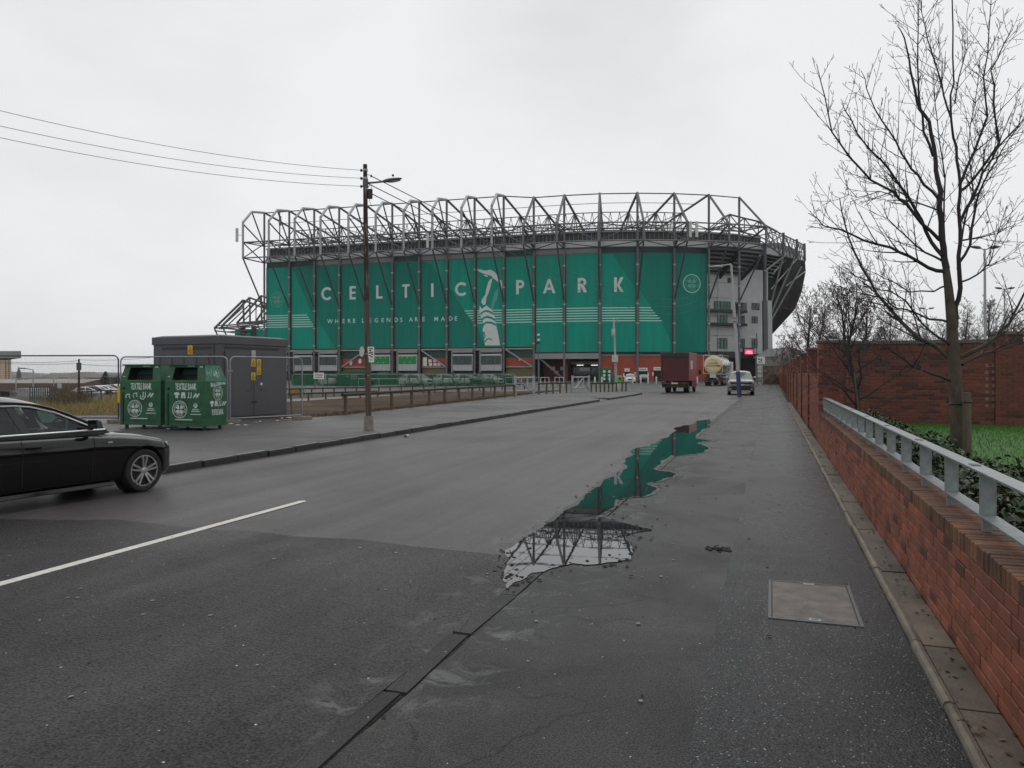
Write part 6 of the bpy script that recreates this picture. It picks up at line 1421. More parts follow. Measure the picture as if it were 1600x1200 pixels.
def car(name, label, S, paint, loc, heading, scale=1.0, lod=1, group=None, trim='blackp', glass='vanglass', kind='hatch'):
    """local +Y is forward; y in the tables is metres back from the nose"""
    root = thing(name, label, 'car', loc, -heading, group); root.scale = (scale,)*3
    L, W = S['L'], S['W']; yo = L/2; Yl = lambda y: yo-y
    axles = (S['fo'], S['fo']+S['wb']); r = S['r']
    ys = sorted(set([b[0] for b in S['body']]+([L*k/26 for k in range(1, 26)] if lod else [])))
    hb = S['body'][6][1]
    mb = MB(); k = 0
    for y in ys:
        zb, zt, hw = interp(S['body'], y); zs = zt-.035
        half = [(0,zb),(.78*hw,zb),(.93*hw,zb+.03),(.97*hw,zb+.28*(zs-zb)),(.985*hw,zb+.50*(zs-zb)),(hw,zb+.77*(zs-zb)),(.965*hw,zb+.90*(zs-zb)),(.90*hw,zs+.006),(.5*hw,zt),(0,zt+.012)]
        ring_ = half+[(-x,z) for x, z in half[-2:0:-1]]; n = len(ring_)
        for x, z in ring_: mb.v.append((x, Yl(y), z))
        k += 1
    for i in range(k-1):
        for j in range(n): mb.f.append((i*n+j, i*n+(j+1)%n, (i+1)*n+(j+1)%n, (i+1)*n+j)); mb.mi.append(0)
    mb.f += [tuple(range(n)), tuple((k-1)*n+j for j in range(n))[::-1]]; mb.mi += [0, 0]
    body = obj('body', mb, mt[paint], root, smooth=45)
    if lod:
        sb = body.modifiers.new('s', 'SUBSURF'); sb.levels = sb.render_levels = 1 if lod == 1 else 2
        cut = MB()
        for ya in axles:
            for sx in (-1, 1): cut.lathe((sx*(W/2-.26), Yl(ya), r+.005), (sx,0,0), [(0,r+.05),(.6,r+.05)], 36)
        co = obj('cutter', cut, mt['blackp'])
        co.parent = root; bo_ = body.modifiers.new('b', 'BOOLEAN'); bo_.object = co; bo_.operation = 'DIFFERENCE'; bo_.solver = 'EXACT'; bo_.material_mode = 'TRANSFER' if hasattr(bo_, 'material_mode') else 'INDEX'
        me = evaluated(body); body.modifiers.clear(); body.data = me
        bpy.data.objects.remove(co)
        bm = bmesh.new(); bm.from_mesh(me)
        for f in bm.faces: f.smooth = True
        for e in bm.edges:
            if len(e.link_faces) == 2 and e.calc_face_angle(0) > .55: e.smooth = False
        bm.to_mesh(me); bm.free()
    # cabin
    C = S['C']; zb0 = C[0][1]; zmax = max(z for _, z in C)
    def side(z, sx=1): k_ = max(0, min(1.05, (z-zb0)/(zmax-zb0))); return sx*(S['wbelt']-(S['wbelt']-S['wroof'])*k_**1.25)
    if lod == 2:                                       # smooth the roof curve
        D = []
        for i in range(len(C)-1):
            p0, p1, p2, p3 = C[max(i-1,0)], C[i], C[i+1], C[min(i+2,len(C)-1)]
            for q in range(4):
                t_ = q/4; f = lambda a,b,c,d: .5*(2*b+(c-a)*t_+(2*a-5*b+4*c-d)*t_*t_+(3*b-a-3*c+d)*t_**3); D.append((f(p0[0],p1[0],p2[0],p3[0]), f(p0[1],p1[1],p2[1],p3[1])))
        D.append(C[-1]); m_ = 4
    else: D = list(C); m_ = 1
    ws, rs = S['ws']*m_, S['rs']*m_
    belt0 = [(D[-1][0], D[-1][1]-.08), (D[0][0]+.45, D[0][1]-.07)]
    nx_ = 6
    def strip(i0, i1, mtl, nm, drop=.0, inset=0.0):
        m2 = MB()
        for i in range(i0, i1+1):
            y, z = D[i]; w_ = side(z)-inset; cr = .075*(z-zb0)/(zmax-zb0)+.015
            for j in range(nx_+1): s_ = -1+2*j/nx_; m2.v.append((w_*s_, Yl(y)-(.10*(1-s_*s_) if i < ws and False else 0), z+cr*(1-abs(s_)**2.2)-drop))
        for i in range(i1-i0):
            for j in range(nx_): m2.f.append((i*(nx_+1)+j, i*(nx_+1)+j+1, (i+1)*(nx_+1)+j+1, (i+1)*(nx_+1)+j)); m2.mi.append(0)
        return obj(nm, m2, mt[mtl], root, smooth=60)
    roof = strip(ws, rs, paint, 'roof'); strip(0, ws, glass, 'windscreen'); strip(rs, len(D)-1, glass, 'rear_window')
    for sx in (-1, 1):
        outline = [(side(z, sx), Yl(y), z) for y, z in D]+[(side(z, sx), Yl(y), z) for y, z in belt0]
        holes = [[(side(z, sx), Yl(y), z) for y, z in wv] for wv in S['win']]
        m2 = MB(); m2.poly(outline, holes); cs = obj('cabin_side', m2, mt[paint if lod < 2 else trim], root, norm=False)
        for wv in S['win']:
            m2 = MB(); m2.poly([(side(z, sx)-sx*.008, Yl(y), z) for y, z in wv]); obj('side_window', m2, mt[glass], root, norm=False)
        if lod == 2:
            m2 = MB(); m2.tube([(side(z, sx)+sx*.004, Yl(y), z) for y, z in D[1:]], .016, 6); obj('cant_rail', m2, mt[paint], root, smooth=60)
            lo = S['win'][0][0]; up = S['win'][0][:5]+S['win'][1][1:6]
            m2 = MB(); m2.tube([(side(z, sx)+sx*.006, Yl(y), z+.010) for y, z in up], .011, 6); m2.tube([(side(.975, sx)+sx*.014, Yl(y), .975) for y in (1.30,1.9,2.5,3.1,3.6)], .012, 6)
            obj('window_trim', m2, mt['chrome'], root, smooth=60)
    # wheels
    for ya in axles:
        for sx in (-1, 1):
            xo = sx*(W/2-.015); tw = .215; c = V((xo-sx*tw/2, Yl(ya), r)); ax_ = V((sx,0,0)); nn_ = 40 if lod == 2 else 20
            m2 = MB(); m2.lathe(c-ax_*tw/2, ax_, [(0,r*.72),(.005,r*.93),(.03,r),(tw-.03,r),(tw-.006,r*.95),(tw,r*.80),(tw-.012,r*.735),(tw-.05,r*.70)], nn_); ty = obj('wheel', m2, mt['tyre'], root, smooth=40)
            m2 = MB(); f = c+ax_*(tw/2-.012); R1 = r*.735
            a = V((0,1,0)); b_ = V((0,0,1)); ring(m2, f, a, b_, R1*.92, R1, 40); m2.tube([f-ax_*.10, f], R1*.93, nn_, cap=False)
            if lod == 2:
                for q in range(5):
                    for off in (-.14, .14):
                        t_ = 2*math.pi*q/5+.3; d = a*math.cos(t_)+b_*math.sin(t_); e_ = -a*math.sin(t_)+b_*math.cos(t_); i0 = f+d*(R1*.16)+e_*(off*R1*.35)-ax_*.018; i1 = f+d*(R1*.95)+e_*(off*R1*1.15)+ax_*.002
                        m2.bar(i0, i1, .030, .032, up=ax_)
                m2.lathe(f-ax_*.03, ax_, [(0,R1*.24),(.03,R1*.20),(.036,R1*.1)], 16)
                rm = obj('rim', m2, mt['alloy'], ty, smooth=40)
                m2 = MB(); m2.lathe(f-ax_*.10, ax_, [(0,R1*.90),(.012,R1*.90)], 30); obj('brake_disc', m2, mt['steel_dk'], ty)
            else:
                for q in range(5): t_ = 2*math.pi*q/5; d = a*math.cos(t_)+b_*math.sin(t_); m2.bar(f-ax_*.01, f+d*R1*.95-ax_*.01, .06, .02, up=ax_)
                rm = obj('rim', m2, mt['alloy'], ty)
            m2 = MB(); m2.lathe((sx*(W/2-.255), Yl(ya), r), (sx,0,0), [(0,r+.045),(.02,r+.045)], 24); obj('arch_liner', m2, mt['blackp'], root)
    # details
    fz_ = S['body'][2][2]; y0 = .06
    for sx in (-1, 1):
        hw = interp(S['body'], .13)[2]; z = fz_-.10; m2 = MB()
        m2.hexa([(sx*hw*.62,Yl(.02),z-.06),(sx*hw*1.02,Yl(.16),z-.05),(sx*hw*.98,Yl(.34),z-.02),(sx*hw*.6,Yl(.20),z-.05)],[(sx*hw*.60,Yl(.04),z+.06),(sx*hw*1.0,Yl(.18),z+.075),(sx*hw*.97,Yl(.38),z+.08),(sx*hw*.58,Yl(.22),z+.07)]); obj('headlight', m2, mt['lamp_clear'], root, bevel=.008)
        hw2 = interp(S['body'], L-.1)[2]; m2 = MB(); zt = interp(S['body'], L-.15)[1]; m2.box((sx*hw2*.84, Yl(L-.06), zt-.16), (.26,.12,.13)); obj('tail_light', m2, mt['red_lens'], root)
        zw = S['win'][0][0][1]; m2 = MB(); mx_ = sx*(S['wbelt']+.14); my = Yl(S['win'][0][0][0]+.10)
        m2.hexa([(mx_-.10,my-.05,zw+.02),(mx_+.10,my-.04,zw+.02),(mx_+.09,my+.06,zw+.03),(mx_-.09,my+.09,zw+.03)],[(mx_-.10,my-.05,zw+.14),(mx_+.09,my-.04,zw+.15),(mx_+.07,my+.04,zw+.13),(mx_-.09,my+.06,zw+.12)]); m2.bar((sx*(S['wbelt']-.01),my+.02,zw+.01),(mx_-sx*.05,my+.02,zw+.05),.06,.05); obj('door_mirror', m2, mt[paint], root, bevel=.012)
    m2 = MB(); m2.box((0,Yl(.015),fz_-.26), (.52,.03,.11)); obj('number_plate', m2, mt['offwhite'], root)
    if kind == 'suv':
        m2 = MB(); m2.box((0,Yl(.03),.86), (1.45,.08,.17)); m2.box((0,Yl(.03),.50), (1.3,.1,.32)); obj('grille', m2, mt['blackp'], root, bevel=.01)
        m2 = MB(); m2.box((0,Yl(-.015),.93), (1.2,.02,.02)); obj('chrome_strip', m2, mt['chrome'], root)
        for sx in (-1,1): m2 = MB(); m2.box((sx*.66,Yl(.06),.52), (.28,.1,.14)); obj('fog_light_trim', m2, mt['blackp'], root); m2 = MB(); m2.box((sx*.60,Yl(.0),.44), (.34,.03,.05)); obj('skid_trim', m2, mt['alloy'], root)
        m2 = MB(); m2.box((0,Yl(.04),.28), (1.3,.1,.08)); obj('lower_lip', m2, mt['alloy'], root)
    else:
        m2 = MB(); m2.box((0,Yl(.01),fz_-.22), (.9,.05,.24)); obj('grille', m2, mt['blackp'], root, bevel=.01)
    # interior
    m2 = MB(); m2.box((0,Yl(2.5),.5), (1.4,1.9,.5)); obj('interior', m2, mt['interior'], root)
    if lod == 2:
        for sx in (-1,1):
            for y in (2.2, 3.05):
                m2 = MB(); m2.hexa([(sx*.36-.22,Yl(y),.62),(sx*.36+.22,Yl(y),.62),(sx*.36+.22,Yl(y+.12),.62),(sx*.36-.22,Yl(y+.12),.62)],[(sx*.36-.2,Yl(y+.16),1.12),(sx*.36+.2,Yl(y+.16),1.12),(sx*.36+.2,Yl(y+.24),1.12),(sx*.36-.2,Yl(y+.24),1.12)]); m2.box((sx*.36,Yl(y+.22),1.2), (.26,.09,.16)); obj('seat', m2, mt['interior'], root, bevel=.03)
        m2 = MB(); c = V((.36,Yl(1.72),.985)); ax_ = V((0,-.9,.42)).normalized(); e1 = V((1,0,0)); e2 = ax_.cross(e1); m2.tube([c+e1*(.185*math.cos(k*math.pi/12))+e2*(.185*math.sin(k*math.pi/12)) for k in range(25)], .016, 6); m2.bar(c-e1*.17, c+e1*.17, .03, .03); m2.bar(c, c-e2*.17, .03, .03); obj('steering_wheel', m2, mt['interior'], root, smooth=50)
        m2 = MB(); m2.box((0,Yl(1.50),.90), (1.30,.35,.10)); obj('dashboard', m2, mt['interior'], root, bevel=.03)
        for sx in (-1,1):
            for y in (2.38, 3.42): 
                m2 = MB(); x = sx*(interp(S['body'],y)[2]*.985+.012); m2.bar((x,Yl(y-.09),.80),(x,Yl(y+.09),.80),.022,.03); obj('door_handle', m2, mt['carblack'], root, bevel=.006)
            for ysm in (1.55, 2.52, 3.5):
                m2 = MB(); pts = []
                for q in range(10):
                    f_ = q/9; zb, zt, hw = interp(S['body'], ysm); zs = zt-.035; zz = zb+.12+(zs-zb-.14)*f_; kk = (zz-zb)/(zs-zb); x = hw*(.97+.015*(kk-.28)/.22 if kk < .5 else .985+.015*(kk-.5)/.27 if kk < .77 else 1-.035*(kk-.77)/.13); pts.append((sx*(x-.0005), Yl(ysm-(.04*f_ if ysm < 2 else .0)), zz))
                m2.tube(pts, .004, 4); obj('door_gap', m2, mt['black'], root)
            m2 = MB(); m2.hexa([(sx*.80,Yl(1.22),.155),(sx*.905,Yl(1.22),.165),(sx*.905,Yl(3.2),.165),(sx*.80,Yl(3.2),.155)],[(sx*.84,Yl(1.22),.215),(sx*.895,Yl(1.22),.225),(sx*.895,Yl(3.2),.225),(sx*.84,Yl(3.2),.215)]); obj('sill_skirt', m2, mt['carblack'], root, bevel=.01)
            m2 = MB(); x = interp(S['body'],1.28)[2]; m2.box((sx*(x*.99+.002),Yl(1.28),.79), (.012,.07,.018)); obj('side_repeater', m2, mt['lamp_clear'], root)
            m2 = MB(); m2.box((sx*.50,Yl(.08),.36), (.22,.10,.14)); obj('air_intake', m2, mt['blackp'], root, bevel=.02)
    return root
wc = at(222, 768, 0); hd_ = math.radians(26); sc_ = .925
fw = V((math.sin(hd_), math.cos(hd_), 0)); rt = V((math.cos(hd_), -math.sin(hd_), 0))
cc = wc - fw*((SALOON['L']/2-SALOON['fo'])*sc_) - rt*((SALOON['W']/2-.08)*sc_)
car('black_car', 'glossy black saloon car with silver alloy wheels at the left edge', SALOON, 'carblack', (cc.x, cc.y, .002), hd_, sc_, 2, glass='carglass')
sp_ = at(1155.5, 617.5, 0)
car('parked_car', 'pale grey car facing the camera behind the blue based street lamp', SUVP, 'suv', (sp_.x+.85, sp_.y+2.6, 0), math.pi+math.atan2(.3198,.9475)-.05, 1.06, 1, kind='suv')
# ---- red box van
va = math.atan2(.3198,.9475)+.045
vb = at(1054.5, 613.8, 0); van = thing('box_van', 'dark red box van seen from behind with a closed roller shutter', 'van', vb, -va)
W2, ZB, ZT, LB_ = 1.17, .98, 3.36, 4.6
mb = MB(); mb.box((0, LB_/2+.03, (ZB+ZT)/2), (W2*2, LB_, ZT-ZB)); bx_ = obj('box_body', mb, mt['vanred'], van, bevel=.03)
mb = MB()
for k in range(13): mb.box((0, -.012, ZB+.22+k*.138), (W2*2-.26, .03, .128))
obj('roller_shutter', mb, mt['vanred_dk'], van)
mb = MB(); mb.box((0,-.03,ZT-.20), (W2*2+.02,.10,.38)); obj('header_panel', mb, mt['blackp'], van, bevel=.015)
mb = MB()
for sx in (-1,1): mb.box((sx*(W2-.06),-.03,(ZB+ZT)/2-.1), (.12,.08,ZT-ZB-.3))
mb.box((0,-.03,ZB+.08), (W2*2-.2,.08,.16)); obj('rear_frame', mb, mt['vanred_dk'], van)
mb = MB(); mb.box((0,.10,.78), (W2*2-.1,.16,.20)); mb.box((0,.05,.52), (W2*1.8,.12,.16)); obj('rear_bumper', mb, mt['blackp'], van, bevel=.01)
mb = MB(); mb.box((0,.22,.66), (W2*2-.14,.10,.46)); obj('underrun_panel', mb, mt['blackp'], van)
for sx in (-1,1): mb = MB(); mb.box((sx*(W2-.05),3.1,.70), (.05,2.6,.50)); obj('side_skirt', mb, mt['vanred_dk'], van)
for sx in (-1,1): mb = MB(); mb.box((sx*.74,.005,.80), (.42,.03,.10)); obj('tail_light', mb, mt['red_lens'], van)
mb = MB(); mb.box((-.02,.0,.80), (.54,.03,.12)); obj('number_plate', mb, mt['yellow'] if 0 else mt['cream'], van)
mb = MB(); mb.box((W2+.004, 1.5, 2.35), (.01,1.1,.75)); obj('side_panel', mb, mt['offwhite'], van)
mb = MB(); mb.bar((W2+.01,.02,ZT-.01),(W2+.01,LB_,ZT-.01),.04,.04); mb.bar((-W2-.01,.02,ZT-.01),(-W2-.01,LB_,ZT-.01),.04,.04); obj('roof_rail', mb, mt['offwhite'], van)
for sx in (-1,1):
    for yy, ww in ((1.25,.42),(5.1,.24)):
        mb = MB(); mb.lathe((sx*(.98-ww), yy, .40), (sx,0,0), [(0,.33),(.03,.40),(ww-.03,.40),(ww,.34)], 20); wl_ = obj('wheel', mb, mt['tyre'], van, smooth=40)
        mb = MB(); mb.lathe((sx*(.98-.02), yy, .40), (sx,0,0), [(0,.24),(.03,.2)], 16); obj('rim', mb, mt['steel'], wl_)
    mb = MB(); mb.box((sx*.80,1.85,.55), (.36,.03,.5)); obj('mud_flap', mb, mt['blackp'], van)
mb = MB(); mb.box((0,2.6,.68), (.9,5.0,.22)); obj('chassis', mb, mt['blackp'], van)
mb = MB(); mb.hexa([(-1,LB_+.1,.5),(1,LB_+.1,.5),(.95,LB_+2.0,.5),(-.95,LB_+2.0,.5)],[(-1,LB_+.1,2.3),(1,LB_+.1,2.3),(.85,LB_+1.1,2.25),(-.85,LB_+1.1,2.25)]); obj('cab', mb, mt['vanred'], van, bevel=.05)
mb = MB(); mb.box((1.33,LB_+.9,1.75), (.24,.1,.42)); mb.bar((1.0,LB_+.9,1.75),(1.25,LB_+.9,1.75),.04); obj('door_mirror', mb, mt['blackp'], van)
# ---- steel tanker
ta = at(1114, 603, 0); tk = thing('tanker_lorry', 'steel tanker lorry with a cream lettered end beyond the red van', 'lorry', ta, -math.atan2(.3198,.9475)-.06)
TZ, TRx = 2.72, 1.17
mb = MB(); mb.lathe((0,0,TZ), (0,1,0), [(0,TRx*.90),(.03,TRx*.97),(.12,TRx*1.0),(9.5,TRx)], 36); obj('barrel', mb, mt['tank'], tk, smooth=40)
mb = MB(); mb.lathe((0,-.16,TZ), (0,1,0), [(0,.05),(.02,TRx*.5),(.07,TRx*.82),(.14,TRx*.93),(.17,TRx*.95)], 36); en = obj('end_plate', mb, mt['cream'], tk, smooth=60)
mb = MB(); AX, AY = V((1,0,0)), UP
text(mb, 'VAN DER', (0,-.20,TZ+.12), AX, AY, .22, 1.25, .12); text(mb, 'BOSCH', (-.18,-.20,TZ-.22), AX, AY, .22, 1.15, .12); obj('lettering', mb, mt['steel_dk'], en)
mb = MB(); mb.poly([(.44,-.195,TZ-.20),(.98,-.175,TZ-.20),(.98,-.175,TZ-.05),(.44,-.195,TZ-.05)]); text(mb, 'ERP', (0,-.19,TZ+.72), AX, AY, .10, .5, .2) if 0 else mb.poly([(-.3,-.17,TZ+.66),(.3,-.17,TZ+.66),(.3,-.17,TZ+.70),(-.3,-.17,TZ+.70)]); mb.poly([(-.5,-.16,TZ+.50),(.5,-.16,TZ+.50),(.5,-.16,TZ+.53),(-.5,-.16,TZ+.53)]); disc(mb, (-.75,-.17,TZ-.48), AX, AY, .07, 8); obj('small_print', mb, mt['grime'], en)
mb = MB()
for y in (.25,2.6,5.0,7.4,9.3): mb.lathe((0,y,TZ), (0,1,0), [(0,TRx+.03),(.10,TRx+.03)], 36)
obj('barrel_band', mb, mt['steel'], tk, smooth=40)
mb = MB()
for sx in (-1,1): mb.tube([(sx*1.2,-.1,1.62),(sx*1.2,-.1,TZ+1.22)], .03, 6)
for z in (1.62, TZ+1.22): mb.tube([(-1.2,-.1,z),(1.2,-.1,z)], .035, 6)
obj('rear_frame', mb, mt['cream'], tk)
mb = MB(); mb.tube([(-.9,0,TZ+1.30),(-.9,9.4,TZ+1.30)], .03, 5); mb.tube([(.9,0,TZ+1.30),(.9,9.4,TZ+1.30)], .03, 5)
for y in (0,2.5,5,7.5,9.4): mb.tube([(-.9,y,TZ+.8),(-.9,y,TZ+1.3)], .025, 5); mb.tube([(.9,y,TZ+.8),(.9,y,TZ+1.3)], .025, 5)
mb.box((0,4.7,TZ+1.18), (.7,9,.06)); obj('walkway', mb, mt['galv'], tk)
mb = MB(); mb.box((0,5.0,1.30), (1.0,10,.28)); mb.box((0,.2,.62), (2.3,.14,.16)); mb.box((-.7,.35,.95), (.1,.3,.6)); mb.box((.7,.35,.95), (.1,.3,.6)); mb.box((0,.4,1.25), (1.7,.3,.26)); obj('chassis', mb, mt['grime'], tk)
mb = MB(); mb.box((0,-.05,1.32), (.75,.06,.52)); obj('hazard_plate', mb, mt['offwhite'], tk)
for sx in (-1,1): mb = MB(); mb.box((sx*.95,.10,.72), (.42,.06,.14)); obj('tail_light', mb, mt['red_lens'], tk); mb = MB(); mb.box((sx*.92,.5,.85), (.6,.02,.5)); obj('mudguard', mb, mt['grime'], tk)
for sx in (-1,1):
    for yy in (1.6,2.9,4.2,9.6,12.2):
        mb = MB(); mb.lathe((sx*.78, yy, .50), (sx,0,0), [(0,.42),(.04,.50),(.36,.50),(.40,.42)], 20); wl_ = obj('wheel', mb, mt['tyre'], tk, smooth=40)
        mb = MB(); mb.lathe((sx*1.16, yy, .50), (sx,0,0), [(0,.28),(.03,.22)], 14); obj('rim', mb, mt['steel_lt'], wl_)
mb = MB(); mb.box((0,11.6,1.9), (2.4,2.1,2.7)); mb.box((0,9.6,.95), (1.0,4,.3)); obj('cab', mb, mt['offwhite'], tk, bevel=.12)
# ---- parked cars: three kinds built once, then copied
kinds = []
for nm, S, paint in (('w', HATCH, 'white'), ('s', SALOON, 'alloy'), ('d', HATCH, 'carblack')):
    kinds.append(car('parked_car', '', S, paint, (0,0,-50), 0, 1.0, 0, group=None))
def park(kind, u, Y, heading, label, group, z=None):
    p = pt(u, 583, Y); z = gz(p.x, p.y)+.03 if z is None else z
    if not kind.get('used'): kind['used'] = 1; o = kind; o.location = (p.x, p.y, z); o.rotation_euler.z = -heading; o['label'] = label
    else:
        o = copy_tree(kind, loc=(p.x, p.y, z), rz=-heading, label=label)
    o['group'] = group; return o
W_, S_, D_ = kinds
PG = 'cars parked behind the green mesh fence'
GL_ = ['white car behind the mesh fence, just right of the white notice board','silver car behind the mesh fence between the notice board and green container','white car half hidden behind the left end of the dark green container','dark car behind the dark green container beside the wooden pole','white car behind the mesh fence at the right end of the long green container','dark car behind the mesh fence, first right of the long green container','white car behind the mesh fence below the brick bay with white signs','silver car behind the mesh fence under the left edge of the window bay','white car behind the mesh fence below the left window bay','dark car behind the mesh fence between the two window bays','silver car behind the mesh fence below the printed player','white car behind the mesh fence below the right window bay','dark car behind the mesh fence nearest the left metal gate']
LL_ = ['silver car at the left end of the lower car park row','dark car second from the left in the lower car park row','silver car below the white warehouse in the lower car park row','white car in front of the dark conifer in the lower row','silver car just right of the conifer in the lower row','dark car near the right end of the lower car park row','silver car beside the yellow strip on the fence upright','white car half hidden behind the left textile bank']
for k, (u, Y, kd) in enumerate(((512,102,W_),(524,103,S_),(545,104,W_),(566,104,D_),(637,105,W_),(657,106,W_),(690,108,W_),(703,110,S_),(717,109,W_),(733,111,D_),(752,112,S_),(768,113,W_),(787,114,D_))):
    col_ = 'white' if kd is W_ else 'silver' if kd is S_ else 'dark'
    park(kd, u, Y, math.pi*.75 if k % 2 else -.5, GL_[k], PG)
park(W_, 984.5, 131, math.pi+.1, 'white hatchback parked nose out by the left doorway of the red stadium wall', 'cars by the red wall', -.02)
park(D_, 1005.5, 133, math.pi+.1, 'dark hatchback parked by the wider doorway of the red stadium wall', 'cars by the red wall', -.02)
for k, (u, Y, kd) in enumerate(((138,112,S_),(150,116,D_),(157,118,S_),(164,121,W_),(171,124,S_),(178,127,D_),(185,130,S_),(192,133,W_))):
    col_ = 'white' if kd is W_ else 'silver' if kd is S_ else 'dark'
    park(kd, u, Y, 1.2, LL_[k], 'cars in the lower car park')
for k_ in kinds:
    if 'used' in k_: del k_['used']
# ================================================================ BACKGROUND: fences, containers, city, trees
# green mesh fence in front of the parked cars
gf = thing('mesh_fence', 'green netting fence on thin pale posts in front of the parked cars', 'fence', pt(600,583,88)-UP*H)
fu = [458,476,500,512,548,570,590,604,622,640,658,676,692,708,726,739,753,765,777,790,803]
FP = [V((pt(u,583,84+k*.6).x, 84+k*.6, 0)) for k, u in enumerate(fu)]
for k, p in enumerate(FP):
    mb = MB(); mb.tube([p-UP*.1, p+UP*1.55], .05, 6); obj('post', mb, mt['galv'], gf, world=True)
for k in range(len(FP)-1):
    a, b = FP[k], FP[k+1]; mb = MB(); mb.hexa([a+UP*.25+V((0,-.06,0)), b+UP*.25+V((0,-.06,0)), b+UP*.25+V((0,-.055,0)), a+UP*.25+V((0,-.055,0))],[a+UP*1.5+V((0,-.06,0)), b+UP*1.5+V((0,-.06,0)), b+UP*1.5+V((0,-.055,0)), a+UP*1.5+V((0,-.055,0))]); obj('netting', mb, mt['net'], gf, world=True)
    mb = MB(); mb.tube([a+UP*1.52, b+UP*1.52], .03, 5); obj('top_rail', mb, mt['galv'], gf, world=True)
# pedestrian barriers
bl = ['first from the left of five','second from the left of five','third from the left of five','fourth from the left of five','rightmost of five']
for k, (u0, u1, Y, m_) in enumerate(((560,623,74,'galv'),(823,842,96,'galv'),(845,858,98,'white'),(867,881,100,'white'),(790,812,92,'galv'))):
    a, b = V((pt(u0,583,Y).x,Y,0)), V((pt(u1,583,Y).x,Y+.4,0)); n_ = max(2, int((b-a).length/2.2)); r_ = thing('barrier', ['long galvanised pedestrian barrier standing behind the knee rail right of the wooden pole','pale barrier left of the diagonal entrance brace','white barrier under the diagonal entrance brace','white barrier beside the entrance column','galvanised barrier behind the left metal gate'][k], 'barrier', a)
    mb = MB(); mb.tube([a, a+UP*1.1, b+UP*1.1, b], .04, 6); mb.tube([a+UP*.35, b+UP*.35], .03, 6); obj('frame', mb, mt[m_], r_, world=True)
    mb = MB()
    for q in range(1, n_): p = a+(b-a)*(q/n_); mb.tube([p, p+UP*1.1], .03, 5)
    obj('upright', mb, mt[m_], r_, world=True)
# containers and cabins
def container(u0, u1, v0, v1, Y, mat, label, dp=2.5, ribs=True, name='container', cat='container'):
    a, b = pt(u0, v0, Y), pt(u1, v1, Y); zb_ = b.z; r_ = thing(name, label, cat, V(((a.x+b.x)/2, Y, zb_)))
    mb = MB(); mb.box(((a.x+b.x)/2, Y+dp/2, (a.z+b.z)/2), (b.x-a.x, dp, a.z-b.z)); obj('shell', mb, mt[mat], r_, world=True, bevel=.03)
    if ribs:
        mb = MB(); n = max(4, int((b.x-a.x)/.5))
        for k in range(n): mb.box((a.x+(b.x-a.x)*(k+.5)/n, Y-.02, (a.z+b.z)/2), ((b.x-a.x)/n*.5, .05, (a.z-b.z)*.84))
        obj('rib', mb, mt[mat], r_, world=True)
        mb = MB()
        for z in (a.z-.06, b.z+.06): mb.box(((a.x+b.x)/2, Y-.035, z), (b.x-a.x, .06, .12))
        obj('edge_rail', mb, mt[mat], r_, world=True)
    return r_
c1 = container(526,574,580.5,602,100,'cont','dark green storage container with a pale notice behind the wooden pole')
mb = MB(); p = pt(552.5,588.5,99.9); mb.box(p, (.8,.06,.65)); nb = obj('notice', mb, mt['offwhite'], c1, world=True)
mb = MB()
for k in range(4): mb.box(p+V((0,-.035,.2-.13*k)), (.55,.01,.05))
obj('lettering', mb, mt['green_dk'], nb, world=True)
mb = MB(); disc(mb, pt(543,588,99.9)+V((0,-.05,0)), V((1,0,0)), UP, .14, 10); obj('badge', mb, mt['offwhite'], c1, world=True)
c2 = container(581,655,583,601,116,'cont','long green storage container behind the green fence right of the wooden pole')
mb = MB(); p = pt(598,585.5,115.9); mb.box(p, (1.6,.06,.8)); obj('faded_panel', mb, mt['bank_t'], c2, world=True)
container(455,485,585,601,112,'cont','low green container at the left end behind the fence, beside the kiosk')
c3 = container(939.5,956,575,602,120,'cont','tall green kiosk with two columns of white marks beside the entrance', 2.2, False, 'ticket_kiosk', 'kiosk')
mb = MB(); p0 = pt(944,585,119.9); p1 = pt(952,585,119.9)
for p in (p0, p1):
    for z in (.45, -.15, -.7): disc(mb, p+V((0,-.05,z)), V((1,0,0)), UP, .22, 8)
obj('white_mark', mb, mt['white'], c3, world=True)
container(957,968,584,603,118,'cont','lower dark green cabinet right of the tall green kiosk', 2, False, 'cabinet', 'cabinet')
container(28,47,607,619,70,'offwhite','pale site cabin on lower ground at the far left behind the black car', 3, True, 'site_cabin', 'cabin')
for k, (u0, u1, v0, v1, lab) in enumerate(((0,13,611,620,'small dark grey shed at the far left edge behind the black car'),(15,26,612,620,'small grey shed between the dark shed and the pale cabin'))): container(u0,u1,v0,v1,75,'clad_d' if k == 0 else 'clad_g',lab,3,True,'shed','shed')
pf = thing('palisade_fence', 'green tinted palisade fence beside the pale site cabin at the left', 'fence', V((pt(66,583,66).x,66,-2)))
for k in range(13):
    u = 47+k*3.4; p = pt(u, 617, 66); mb = MB(); mb.box(p, (.09,.04,1.5)); obj('pale', mb, mt['green_dk'], pf, world=True)
mb = MB(); a, b = pt(46,613.5,66.06), pt(90,613,66.06); mb.bar(a, b, .06); a, b = pt(46,620,66.06), pt(90,620,66.06); mb.bar(a, b, .06); obj('rail', mb, mt['offwhite'], pf, world=True)
